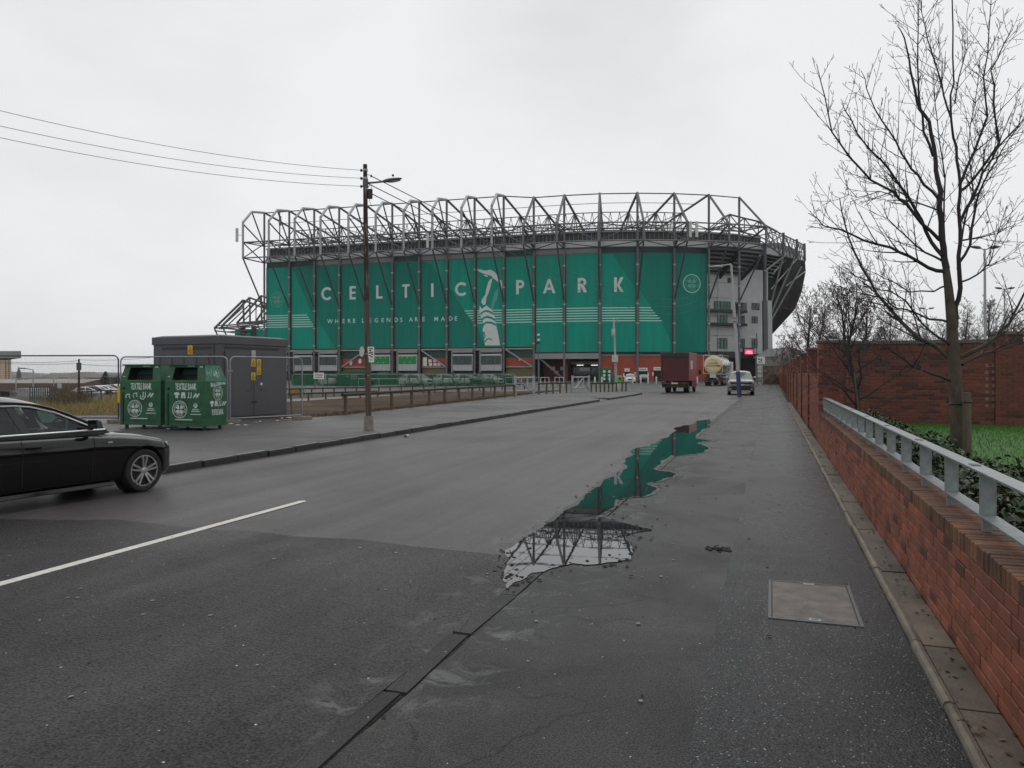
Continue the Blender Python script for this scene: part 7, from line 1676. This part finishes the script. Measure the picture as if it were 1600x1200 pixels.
# canopy at the left edge
cp = pt(10,555,62); cn = thing('canopy', 'flat grey canopy roof at the left edge behind the fence', 'canopy', V((cp.x-6, 66, gz(cp.x, 64))))
a, b = pt(33,548.5,62), pt(33,559.5,62); dv = V((-7,9,0)); mb = MB(); mb.hexa([V((a.x-16,62,b.z)),V((a.x,62,b.z)),V((a.x,62,b.z))+dv,V((a.x-16,62,b.z))+dv],[V((a.x-16,62,a.z)),V((a.x,62,a.z)),V((a.x,62,a.z))+dv,V((a.x-16,62,a.z))+dv]); obj('canopy_roof', mb, mt['clad_g'], cn, world=True)
for x in (-9,-16): mb = MB(); mb.tube([(a.x+x, 68, gz(a.x,68)-1), (a.x+x, 68, b.z)], .2, 8); obj('column', mb, mt['steel'], cn, world=True)
# long factory with striped roof lights
fb = V((pt(60,583,150).x, 150, -5.5)); fa = thing('factory', 'long low brown brick factory with slanted pale roof lights in the left distance', 'building', fb)
x0, x1 = pt(-60,600,150).x, pt(132,600,150).x; zt, zm = pt(0,592.5,150).z, pt(0,599,150).z
mb = MB(); mb.box(((x0+x1)/2, 158, (zm-9)/2), (x1-x0, 16, zm+9)); obj('wall', mb, mt['brownwall'], fa, world=True)
mb = MB(); mb.hexa([(x0,150,zm),(x1,150,zm),(x1,166,zm),(x0,166,zm)],[(x0,156,zt),(x1,156,zt),(x1,160,zt),(x0,160,zt)]); obj('roof', mb, mt['brownwall'], fa, world=True)
for k in range(24):
    x = x0+(x1-x0)*(k+.5)/24; w_ = (x1-x0)/24*.5; q = .5; mb = MB(); mb.hexa([(x-w_/2-q,149.8,zm+.05),(x+w_/2-q,149.8,zm+.05),(x+w_/2-q,150.2,zm+.0),(x-w_/2-q,150.2,zm)],[(x-w_/2+q,155.6,zt-.02),(x+w_/2+q,155.6,zt-.02),(x+w_/2+q,156,zt-.05),(x-w_/2+q,156,zt-.05)]); obj('roof_light', mb, mt['rooflight'], fa, world=True)
for (u0,u1,v0,v1,Y,lab) in ((136,160,591,606,170,'low white warehouse left of the dark conifer'),(172,205,588,604,190,'low pale warehouse right of the dark conifer')):
    a, b = pt(u0,v0,Y), pt(u1,v1,Y); w_ = thing('warehouse', lab, 'building', V((a.x, Y, b.z))); mb = MB(); mb.box(((a.x+b.x)/2, Y+8, (a.z+b.z)/2-1), (b.x-a.x, 16, a.z-b.z+2)); obj('wall', mb, mt['city'], w_, world=True)
    mb = MB(); z = (a.z+b.z)/2; mb.box(((a.x+b.x)/2, Y-.03, z-.2), (b.x-a.x-.6, .08, .7)); obj('window_band', mb, mt['vanglass'], w_, world=True)
    mb = MB(); mb.box(((a.x+b.x)/2, Y+8, a.z+.15), (b.x-a.x+1, 17, .3)); obj('roof', mb, mt['clad_g'], w_, world=True)
# tower block
ty = 700; a, b = pt(-30,556,ty), pt(2,593,ty); tw = thing('tower_block', 'tan residential tower block behind the grey canopy at the left edge', 'building', V((a.x, ty, b.z)))
mb = MB(); mb.box(((a.x+b.x)/2, ty+7, (a.z+b.z)/2-2), (b.x-a.x, 14, a.z-b.z+4)); obj('wall', mb, mt['tower'], tw, world=True)
for k in range(11):
    z = a.z-1.5-k*2.1
    mb = MB(); mb.box((b.x-2.6, ty-.1, z), (1.9,.3,1.0)); obj('balcony', mb, mt['city'], tw, world=True); mb = MB(); mb.box((b.x+.05, ty+6, z), (.3,2.0,1.2)); mb.box((b.x+.05, ty+10.5, z), (.3,2.0,1.2)); obj('window', mb, mt['vanglass'], tw, world=True)
    mb = MB(); mb.box((b.x-5.6, ty-.05, z), (.9,.2,1.0)); mb.box((b.x-11, ty-.05, z), (.9,.2,1.0)); obj('window', mb, mt['vanglass'], tw, world=True)
# hazy skyline
sky_y = 1150; sy = random.Random(12)
for k in range(16):
    u = -30+k*15+sy.uniform(-4,4); Y = sky_y+sy.uniform(-150,300); h = sy.uniform(1,6.5); w_ = sy.uniform(8,20); z = pt(0,590,Y).z; bb = thing('city_building', 'distant grey block on the hazy skyline at the left', 'building', V((pt(u,590,Y).x, Y, z-3)), 0, 'distant skyline blocks')
    mb = MB(); mb.box((bb.location.x, Y, z+h/2-2), (w_, 14, h+8)); obj('wall', mb, mt['city'], bb, world=True); mb = MB(); mb.box((bb.location.x, Y, z+h+2.2), (w_*.9, 12, .5)); obj('roof', mb, mt['clad_g'], bb, world=True)
a = pt(29.5,590,1000); sp = thing('church_spire', 'small dark church spire on the hazy skyline left of the lamp posts', 'church', V((a.x, 1000, a.z)))
mb = MB(); mb.box((a.x,1000,a.z+2), (4,4,8)); obj('tower', mb, mt['clad_d'], sp, world=True); mb = MB(); mb.lathe((a.x,1000,a.z+6), (0,0,1), [(0,2.6),(9,.05)], 6); obj('spire', mb, mt['clad_d'], sp, world=True)
hm = MB(); hp = [(-2500+k*120, 2600, -8+max(0, 16+9*math.sin(k*.7)+6*math.sin(k*1.9))) for k in range(42)]
n = len(hp); hm.v = [(x, y, -12) for x, y, z in hp]+[(x, y+250, z) for x, y, z in hp]+[(x, y+900, -12) for x, y, z in hp]; hm.f = [(k,k+1,n+k+1,n+k) for k in range(n-1)]+[(n+k,n+k+1,2*n+k+1,2*n+k) for k in range(n-1)]; hm.mi = [0]*len(hm.f)
structure(obj('hills', hm, mt['hillg'], smooth=60))
# utility pole, street lamps at the left
def simple_pole(u, v0, v1, Y, r, label, lamp=0, name='utility_pole', cat='pole'):
    b, t_ = pt(u, v1, Y), pt(u, v0, Y); r_ = thing(name, label, cat, b); mb = MB(); mb.tube([b, t_], [r, r*.7], 6); obj('post', mb, mt['wood_dk'] if not lamp else mt['steel_lt'], r_, world=True)
    if lamp: mb = MB(); mb.tube([t_, t_+V((lamp*.6,0,.15))], .05, 5); obj('lamp_arm', mb, mt['steel_lt'], r_, world=True); mb = MB(); lamp_head(mb, t_+V((lamp*.5,0,.15)), V((lamp/abs(lamp),0,.05)), 1.1, .3, .16); obj('lamp_head', mb, mt['galv'], r_, world=True)
    else: mb = MB(); mb.box(t_-UP*.6, (.24,.3,.6)); obj('transformer', mb, mt['steel_dk'], r_, world=True); 
    return r_
simple_pole(123.3, 561, 622, 62, .11, 'dark wooden utility pole with a small transformer behind the fence, left of the conifer')
for s_, (v0, vm, v1) in enumerate(((565,563.5,562),(563.5,562,558),(567,567,569),(568,569,570))):
    a, b = (pt(0,v0,64), pt(123,vm,62)) if s_ % 2 == 0 else (pt(123,vm,62), pt(240,v1,60)); cable(a, b, .12, .014, ['upper thin cable running left from the utility pole behind the fence','upper thin cable running right from the utility pole behind the fence','lower thin cable running left from the utility pole behind the fence','lower thin cable running right from the utility pole behind the fence'][s_])
simple_pole(52, 578, 615, 85, .09, 'pale street lamp nearer the church spire, behind the fence', -1.4, 'street_lamp', 'street lamp')
simple_pole(25, 594, 622, 80, .07, 'short pale street lamp before the brown factory wall at the far left', 1.0, 'street_lamp', 'street lamp')
simple_pole(84, 592, 612, 90, .07, 'short pale street lamp before the brown factory, near its right half', 1.0, 'street_lamp', 'street lamp')
# conifer
cb_ = pt(165,609,135); cf = thing('conifer', 'dark pointed conifer behind the parked cars left of the textile banks', 'tree', cb_); rc_ = random.Random(6)
mb = MB(); mb.tube([cb_-UP*1, cb_+UP*3.2], [.18,.05], 6); obj('trunk', mb, mt['bark'], cf, world=True)
mb = MB()
for k in range(1500):
    h = rc_.random()**1.1; r0 = (1-h)**.8*1.35*rc_.uniform(.3,1.1); an = rc_.uniform(0,6.28); p = cb_+V((r0*math.cos(an), r0*math.sin(an), .1+h*3.1)); d = V((math.cos(an),math.sin(an),rc_.uniform(-.6,.3)))*rc_.uniform(.15,.35); s = V((-math.sin(an),math.cos(an),.2))*.07; mb.add([p-s, p+s, p+d], [(0,1,2)])
obj('crown', mb, mt['conifer'], cf, world=True, norm=False)
for (u, v, Y, hh, ww, lab) in ((182,608,140,2.2,1.6,'lower dark evergreen bush right of the conifer'),):
    p0 = pt(u, v, Y); c_ = thing('evergreen_bush', lab, 'bush', p0); mb = MB()
    for k in range(900): q = p0+V((rc_.gauss(0,ww*.4), rc_.gauss(0,.5), rc_.random()**.7*hh)); d = V((rc_.uniform(-1,1),rc_.uniform(-1,1),rc_.uniform(-.3,1)))*.2; s = V((rc_.uniform(-1,1),rc_.uniform(-1,1),0))*.08; mb.add([q-s, q+s, q+d], [(0,1,2)])
    obj('foliage', mb, mt['conifer'], c_, world=True, norm=False); mb = MB(); mb.tube([p0-UP*.5, p0+UP*hh*.6], .08, 5); obj('trunk', mb, mt['bark'], c_, world=True)
# dry grass and scrub behind the left fence
dg_ = MB(); rd = random.Random(21)
for k in range(15000):
    Y = rd.uniform(29,50); u = rd.uniform(20,192); 
    p = pt(u,583,Y); p.z = gz(p.x,p.y)-.02
    if u < 95 and rd.random() < .6: continue
    cl_ = .5+.5*math.sin(p.x*.9+1)*math.cos(p.y*.6); h = rd.uniform(.10,.62)*(.25+1.0*cl_**1.5)+(.25 if rd.random() < .06 else 0); an = rd.uniform(0,6.28); s = V((math.cos(an),math.sin(an),0))*rd.uniform(.008,.016); dg_.add([p-s, p+s, p+V((rd.uniform(-.22,.22),rd.uniform(-.22,.22),h))], [(0,1,2)])
for k in range(1500):
    p = V((rd.uniform(-25,-20.0), rd.uniform(24,30), .0)); dg_.add([p, p+V((.012,0,0)), p+V((rd.uniform(-.1,.1),rd.uniform(-.1,.1),rd.uniform(.1,.3)))], [(0,1,2)])
obj('dry_grass', dg_, mt['dry'], norm=False, kind='stuff')
sc2 = MB()
for k in range(150):
    Y = rd.uniform(40,58); u = rd.gauss(108,16); p = pt(u,583,Y); p.z = gz(p.x,p.y)-.05
    for q in range(7): t1 = p+V((rd.gauss(0,.35),rd.gauss(0,.25),rd.uniform(.25,1.5)*rd.random()**.5+.1)); md = (p+t1)/2+V((rd.gauss(0,.08),rd.gauss(0,.08),0)); sc2.tube([p, md, t1], [.012,.009,.003], 3, cap=False)
obj('scrub', sc2, mt['scrub'], norm=False, kind='stuff')
sv = MB()                                              # ragged verge along the soil edge
for k in range(5200):
    t = rd.uniform(22,64); s = -14.9-(.055*(t-24) if t > 24 else 0)+rd.gauss(-.25,.25) - abs(rd.gauss(0,.5))*(rd.random() < .35); p = R(t, s, .10); sv.add([p, p+V((.015,.004,0)), p+V((rd.uniform(-.08,.08),rd.uniform(-.05,.05),rd.uniform(.03,.14)))], [(0,1,2)])
obj('verge_weeds', sv, mt['scrub'], norm=False, kind='stuff')
gv = MB()
for k in range(3000):
    u, Y = rd.uniform(452,474), rd.uniform(58,72); p = pt(u,583,Y); p.z = -.05; gv.add([p, p+V((.05,0,0)), p+V((rd.uniform(-.1,.1),0,rd.uniform(.1,.45)))], [(0,1,2)])
obj('rough_grass', gv, mt['dry'], norm=False, kind='stuff')
# ---- bare winter trees
def limb(mb, p, d, L, r, lvl, rg, twig, segs=7, up=.10, wob=.13, kids=(0,0,0), sp=.9, minr=.003, nside=(6,4,3,3)):
    """one bending branch with its offshoots; returns nothing"""
    pts, rad = [V(p)], [r]; d = V(d).normalized(); st_ = L/segs; dirs = []
    for k in range(segs):
        d = (d+V((rg.gauss(0,wob),rg.gauss(0,wob),rg.gauss(0,wob*.6)+up))).normalized(); dirs.append(d)
        pts.append(pts[-1]+d*st_); rad.append(max(minr, r*(1-(k+1)/segs*.80)))
    (mb if lvl == 0 else twig).tube(pts, rad, nside[min(lvl,3)], cap=False)
    if lvl >= len(kids): return
    nk = kids[lvl]; ph = rg.uniform(0,6.28)
    for k in range(nk):
        f = (.18 if lvl else .22)+.80*(k+rg.random()*.8)/nk; f = min(f,.99); i = min(int(f*segs), segs-1); q = pts[i]+(pts[i+1]-pts[i])*(f*segs-i)
        ph += 2.4+rg.uniform(-.5,.5); o = dirs[i].orthogonal().normalized(); o = Matrix.Rotation(ph, 3, dirs[i]) @ o
        an = rg.uniform(.55,.95); nd = (dirs[i]*math.cos(an)+o*math.sin(an)).normalized()
        limb(mb, q, nd, L*sp*rg.uniform(.35,.65)*(1.08-f*.65), max(minr, rad[i]*rg.uniform(.40,.58)), lvl+1, rg, twig, max(3, segs-2), up*.9, wob, kids, sp, minr, nside)
def at_tree(base, u, v): return pt(u, v, base.y)
tb = at(1497, 707, .55); TY = tb.y
big = thing('street_tree', 'tall bare winter tree tied to a wooden stake on the lawn behind the railing', 'tree', tb); rg = random.Random(77)
TP = lambda u, v, dy=0: pt(u, v, TY+dy)
trunk = MB(); trunk.tube([TP(1497,712), TP(1496,680), TP(1494,620), TP(1491,570), TP(1489,545), TP(1487,500), TP(1482,450), TP(1478,420)], [.112,.092,.086,.082,.078,.068,.055,.046], 14)
lead1 = [TP(1478,420), TP(1472,370), TP(1468,300), TP(1462,250,.1), TP(1452,190,.15), TP(1432,160,.2), TP(1422,110,.2), TP(1415,60,.25), TP(1402,40,.3)]
lead2 = [TP(1489,548), TP(1491,520), TP(1494,495), TP(1499,450,-.05), TP(1498,400,-.1), TP(1499,340,-.1), TP(1500,290,-.15), TP(1494,230,-.15), TP(1484,185,-.2), TP(1490,130,-.2), TP(1488,0,-.25), TP(1487,-60,-.3)]
for ld, r0 in ((lead1,.047),(lead2,.044)):
    lm_ = MB(); P2 = []
    for k in range(len(ld)-1):
        for q in range(3): P2.append(ld[k]*(1-q/3)+ld[k+1]*(q/3)+V((rg.gauss(0,.008),rg.gauss(0,.008),0)))
    P2.append(ld[-1]); n2 = len(P2)-1; lm_.tube(P2, [r0*(1-.88*(k/n2)**.8) for k in range(n2+1)], 9, cap=False); obj('limb', lm_, mt['branch'], big, world=True, smooth=60)
obj('trunk', trunk, mt['bark'], big, world=True, smooth=50)
tw_ = MB()
# limbs traced from the picture: list of (points, start radius, depth drift)
LM = [([(1490,562),(1470,548),(1440,530),(1410,505),(1385,478),(1360,440),(1335,395),(1320,350),(1312,310)],.042,.5),
      ([(1483,595),(1455,583),(1428,573),(1405,556),(1390,545),(1378,540)],.024,-.3),
      ([(1502,560),(1530,545),(1555,525),(1575,505),(1590,482),(1608,440),(1625,400)],.038,-.4),
      ([(1504,570),(1535,553),(1562,543),(1590,530),(1630,510)],.024,.5),
      ([(1487,542),(1465,525),(1440,505),(1415,470),(1390,455),(1365,450),(1340,445)],.022,-.5),
      ([(1486,505),(1455,498),(1430,490),(1400,480),(1380,465),(1330,455),(1300,440)],.020,.3),
      ([(1480,425),(1450,418),(1420,400),(1390,388),(1350,375),(1312,358),(1285,352),(1263,333)],.034,-.3),
      ([(1476,410),(1445,395),(1420,372),(1388,342),(1380,325)],.020,.4),
      ([(1470,400),(1455,380),(1440,345),(1420,310),(1400,280),(1378,250),(1350,225),(1330,190),(1315,160)],.034,.2),
      ([(1468,375),(1440,350),(1415,320),(1395,300),(1360,282),(1325,245),(1300,205),(1290,150),(1276,100)],.032,-.2),
      ([(1466,310),(1445,290),(1425,262),(1410,240),(1390,205),(1368,172),(1355,138),(1345,110)],.026,.2),
      ([(1460,245),(1442,205),(1436,160),(1434,100),(1437,40),(1436,-20)],.022,-.2),
      ([(1499,410),(1515,385),(1523,330),(1530,300),(1545,270),(1565,235),(1590,200),(1600,170)],.026,.2),
      ([(1500,345),(1520,310),(1535,270),(1560,230),(1590,195),(1625,165)],.028,-.3),
      ([(1499,290),(1510,262),(1530,215),(1542,185),(1538,120),(1545,50),(1550,-30)],.028,.2),
      ([(1500,300),(1520,285),(1560,225),(1553,160),(1550,110),(1568,70),(1582,40)],.024,-.2),
      ([(1485,185),(1475,150),(1466,110),(1450,60),(1440,15),(1434,-40)],.018,.3),
      ([(1491,160),(1500,120),(1510,80),(1515,65)],.014,-.2),
      ([(1502,440),(1525,430),(1540,418),(1550,405),(1556,370),(1575,320)],.016,-.5),
      ([(1482,445),(1460,455),(1420,455),(1395,440),(1370,428),(1345,420)],.016,.6),
      ([(1468,330),(1440,318),(1405,310),(1375,300),(1340,310),(1310,300)],.015,-.6),
      ([(1500,375),(1530,372),(1560,365),(1590,330)],.016,.7),
      ([(1477,420),(1474,350),(1476,280),(1468,220),(1462,160),(1456,110)],.02,.7),
      ([(1497,420),(1506,350),(1520,300),(1512,230),(1524,160),(1530,110)],.018,.8)]
for pts, r0, dy in LM:
    n = len(pts); P = [TP(u, v, dy*k/(n-1)) for k, (u, v) in enumerate(pts)]; lb = MB()
    P2, RR = [], []
    for k in range(n-1):
        for q in range(2): f = q/2; P2.append(P[k]*(1-f)+P[k+1]*f+V((rg.gauss(0,.008),rg.gauss(0,.008),rg.gauss(0,.008)))); RR.append(r0*(1-.80*(k+f)/(n-1)))
    P2.append(P[-1]); RR.append(r0*.18); RR = [x*.84 for x in RR]; lb.tube(P2, RR, 6, cap=False); obj('limb', lb, mt['bark'] if r0 > .037 else mt['branch'], big, world=True, smooth=60)
    Lt = sum((P[k+1]-P[k]).length for k in range(n-1)); m = int(Lt/.135)+3; ph = rg.uniform(0,6.28)
    for k in range(m):
        f = .22+.76*(k+rg.random())/m; f = min(f,.985); i = min(int(f*(len(P2)-1)), len(P2)-2); q = P2[i]; d = (P2[i+1]-P2[i]).normalized(); ph += 2.4; o = Matrix.Rotation(ph, 3, d) @ d.orthogonal().normalized(); an = rg.uniform(.5,.95); nd = (d*math.cos(an)+o*math.sin(an)+V((0,0,.15))).normalized()
        limb(tw_, q, nd, rg.uniform(.35,1.15)*(1.05-.45*f), max(.0048, RR[i]*rg.uniform(.35,.55)), 1, rg, tw_, 6, .06, .075, (0,3,2), .62, .0030, (6,4,3,3))
obj('twigs', tw_, mt['twig'], big, world=True, norm=False, kind='stuff')
sk = MB(); sb_ = at(1512, 722, .53); sk.tube([V((pt(1512,722,TY-.25).x,TY-.25,.5)), pt(1510,613,TY-.25)], [.052,.050], 10)
stk = obj('tree_stake', sk, mt['wood'], smooth=50); stk.data.update(); tag(stk, 'round timber stake supporting the tall bare tree on the lawn', 'stake')
tie = MB(); c_ = TP(1495,632); tie.tube([c_+V((.098*math.cos(k*.52), .098*math.sin(k*.52), .01*math.sin(k))) for k in range(13)], .009, 6); tie.tube([pt(1501,631,TY-.13), pt(1511,628,TY-.31)], .012, 6); tie.tube([pt(1511,628,TY-.25)+V((.055*math.cos(k*.52), .055*math.sin(k*.52), 0)) for k in range(13)], .010, 6); tag(obj('tree_tie', tie, mt['blackp'], smooth=60), 'black rubber strap tying the tall bare tree to its stake', 'strap')
# generic bare trees
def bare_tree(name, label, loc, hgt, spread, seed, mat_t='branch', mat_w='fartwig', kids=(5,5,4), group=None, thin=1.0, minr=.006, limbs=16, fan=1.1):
    rg_ = random.Random(seed); root = thing(name, label, 'tree', loc, 0, group); tk_, tw = MB(), MB()
    pts = [V((0,0,-.2)), V((rg_.gauss(0,.05),rg_.gauss(0,.05),hgt*.25)), V((rg_.gauss(0,.12),rg_.gauss(0,.12),hgt*.5)), V((rg_.gauss(0,.2),rg_.gauss(0,.2),hgt*.78))]
    r0 = hgt*.016*thin; tk_.tube(pts, [r0*1.2,r0,r0*.7,r0*.25], 8, cap=False); obj('trunk', tk_, mt[mat_t], root, smooth=50)
    lb = MB(); az = rg_.uniform(0,6.28)
    for k in range(limbs):
        f = .22+.74*k/(limbs-1); seg = min(int(f*3), 2); q = pts[seg]+(pts[seg+1]-pts[seg])*(f*3-seg); az += 2.4; el = .25+fan*f; d = V((math.cos(az)*math.cos(el), math.sin(az)*math.cos(el), math.sin(el)))
        limb(lb, q, d, spread*(1.15-.55*f)*rg_.uniform(.8,1.15), r0*.45*(1.1-.6*f), 0, rg_, tw, 6, .07, .13, kids, .95, minr, (5,3,3,3))
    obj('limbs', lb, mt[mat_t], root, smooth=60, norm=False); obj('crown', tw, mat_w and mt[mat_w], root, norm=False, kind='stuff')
    return root
y2 = pt(1338,640,15.3); y2.z = .52
t2 = bare_tree('young_tree', 'small bare young tree with a thin leaning cane in front of the garden wall', y2, 3.15, 1.65, 31, 'branch', 'twig', (8,5,3), thin=1.0, minr=.0032, limbs=19, fan=.9)
mb = MB(); mb.tube([pt(1335,582,15.2), pt(1342,645,15.2)], .016, 6); tag(obj('cane', mb, mt['wood'], smooth=50), 'thin pale leaning cane tied to the small young tree', 'cane')
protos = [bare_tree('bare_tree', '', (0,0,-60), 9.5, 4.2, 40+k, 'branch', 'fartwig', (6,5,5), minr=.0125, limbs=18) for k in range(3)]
TG = 'bare trees beyond the brick wall'
TL_ = ['bare tree left of the corner pillar, its crown reaching towards the stadium end','bare tree rising directly above the corner pillar of the brick wall','big bare tree just left of the small young tree','big bare tree just right of the small young tree','bare tree above the middle of the garden wall','bare tree seen just left of the small double headed lamp','far bare tree above the second and third wall pillars','bare tree seen between the small double headed lamp and tall trunk','bare tree just right of the tall tree trunk beyond the wall','bare tree beneath the tall double headed lamp','bare tree beneath the lower double headed lamp','bare tree cut by the right frame edge beyond the wall','distant bare tree behind the corner pillar and its neighbour','distant bare tree showing through above the garden wall middle','distant bare tree directly behind the small double headed lamp','distant bare tree directly behind the tall double headed lamp','farthest left bare tree beside the grey gabled building','distant bare tree at the right edge behind the nearer crowns']
TT_ = [(1262,66,.92,0),(1285,80,1.0,1),(1318,62,1.0,2),(1352,72,1.02,0),(1392,85,.95,1),(1432,90,.85,2),(1240,105,.8,2),(1470,95,.92,0),(1510,88,1.0,1),(1545,100,1.12,2),(1580,92,1.0,0),(1620,98,1.08,1),(1300,115,.9,0),(1375,118,.95,2),(1450,125,1.0,1),(1530,130,1.0,0),(1222,128,.72,1),(1600,125,1.0,2)]
for k, (u, Y, s, j) in enumerate(TT_):
    p = pt(u,583,Y); p.z = .3; lab = TL_[k]
    if k < 3: o = protos[j if k != 0 else 0]; o = protos[k]; o.location = p; o['label'] = lab
    else: o = copy_tree(protos[j], loc=p, label=lab)
    o.rotation_euler.z = k*1.7; o.scale = (s,s,s*rnd.uniform(.9,1.08)); o['group'] = TG
# double-headed lamps beyond the wall
def twin_lamp(u, v, Y, label, s=1.0):
    b = pt(u,583,Y); b.z = .4; t_ = pt(u-1.5*s, v, Y); r_ = thing('twin_street_lamp', label, 'street lamp', b); mb = MB(); mb.tube([b, t_], [.10,.06], 8); obj('post', mb, mt['steel_lt'], r_, world=True, smooth=50)
    for sx in (-1, 1):
        mb = MB(); mb.tube([t_-UP*.05, t_+V((sx*.32,0,.05))], .03, 6); h0 = t_+V((sx*.26,-.05,.06)); lamp_head(mb, h0, V((sx*.98,0,.12)).normalized(), .62, .3, .20); obj('lamp_head', mb, mt['steel'], r_, world=True, smooth=60)
twin_lamp(1540,389,45,'tall double headed lamp beyond the garden wall, right of the tall bare tree')
twin_lamp(1571,452,66,'lower double headed lamp at the right edge beyond the garden wall')
twin_lamp(1449,483,86,'small double headed lamp seen left of the tall tree trunk beyond the wall')
twin_lamp(1511,507,112,'faint short double headed lamp just right of the tall tree trunk')
# pitched grey house and rubble wall at the end of the footway
hx = pt(1240,583,150); hs_ = thing('grey_house', 'pale grey gabled building at the end of the footway below the stadium corner', 'building', V((hx.x, 150, 0)))
a, b, c_ = pt(1216,570,150), pt(1237,545,150), pt(1275,563,150); zb_ = -.2
mb = MB(); mb.prism([V((a.x,150,zb_)), V((c_.x,150,zb_)), V((c_.x,150,pt(0,560,150).z)), V((b.x,150,b.z)), V((a.x,150,pt(0,557,150).z))], (0,14,0)); obj('wall', mb, mt['city'], hs_, world=True)
mb = MB(); mb.prism([V((a.x-.3,149.7,pt(0,558,150).z)), V((b.x,149.7,b.z+.1)), V((c_.x+.3,149.7,pt(0,561,150).z)), V((c_.x+.3,149.7,pt(0,559.5,150).z)), V((b.x,149.7,b.z+.4)), V((a.x-.3,149.7,pt(0,556,150).z))], (0,14.6,0)); obj('roof', mb, mt['clad_g'], hs_, world=True)
mb = MB(); q = pt(1228,565,149.9); mb.box(q, (1.2,.1,1.3)); obj('window', mb, mt['vanglass'], hs_, world=True)
sw = thing('stone_wall', 'brown rubble stone wall closing the end of the footway', 'wall', V((pt(1203,583,113).x, 113, 0))); rw_ = random.Random(14)
a, b = pt(1192,573,113), pt(1222,573,113); hgt = a.z; mb = MB(); mb.box(((a.x+b.x)/2, 113.5, hgt/2), (b.x-a.x, .7, hgt)); obj('core', mb, mt['stone'], sw, world=True)
mb = MB(); z = .1
while z < hgt-.2:
    x = a.x; hh = rw_.uniform(.28,.45)
    while x < b.x: w_ = rw_.uniform(.35,.75); mb.box((x+w_/2, 113.12+rw_.uniform(-.03,.03), z+hh/2), (w_-.05, .2, hh-.05)); x += w_
    z += hh
obj('stonework', mb, mt['stone'], sw, world=True, norm=False, kind='stuff'); mb = MB(); mb.box(((a.x+b.x)/2, 113.4, hgt+.08), (b.x-a.x+.1, 1.0, .16)); obj('coping', mb, mt['cope'], sw, world=True)
# ================================================================ HAZE: thin damp air over the far city
hm_ = bpy.data.materials.new('thin_haze'); hm_.use_nodes = True; t_ = hm_.node_tree; t_.nodes.clear()
ho_ = N(t_, 'ShaderNodeOutputMaterial'); pv_ = N(t_, 'ShaderNodeVolumePrincipled'); pv_.inputs['Color'].default_value = (.86,.88,.90,1); pv_.inputs['Density'].default_value = .00013; pv_.inputs['Anisotropy'].default_value = 0
t_.links.new(pv_.outputs[0], ho_.inputs['Volume'])
mb = MB(); mb.box((0, 1600, 16), (6000, 4200, 60)); obj('haze', mb, hm_, kind='stuff')
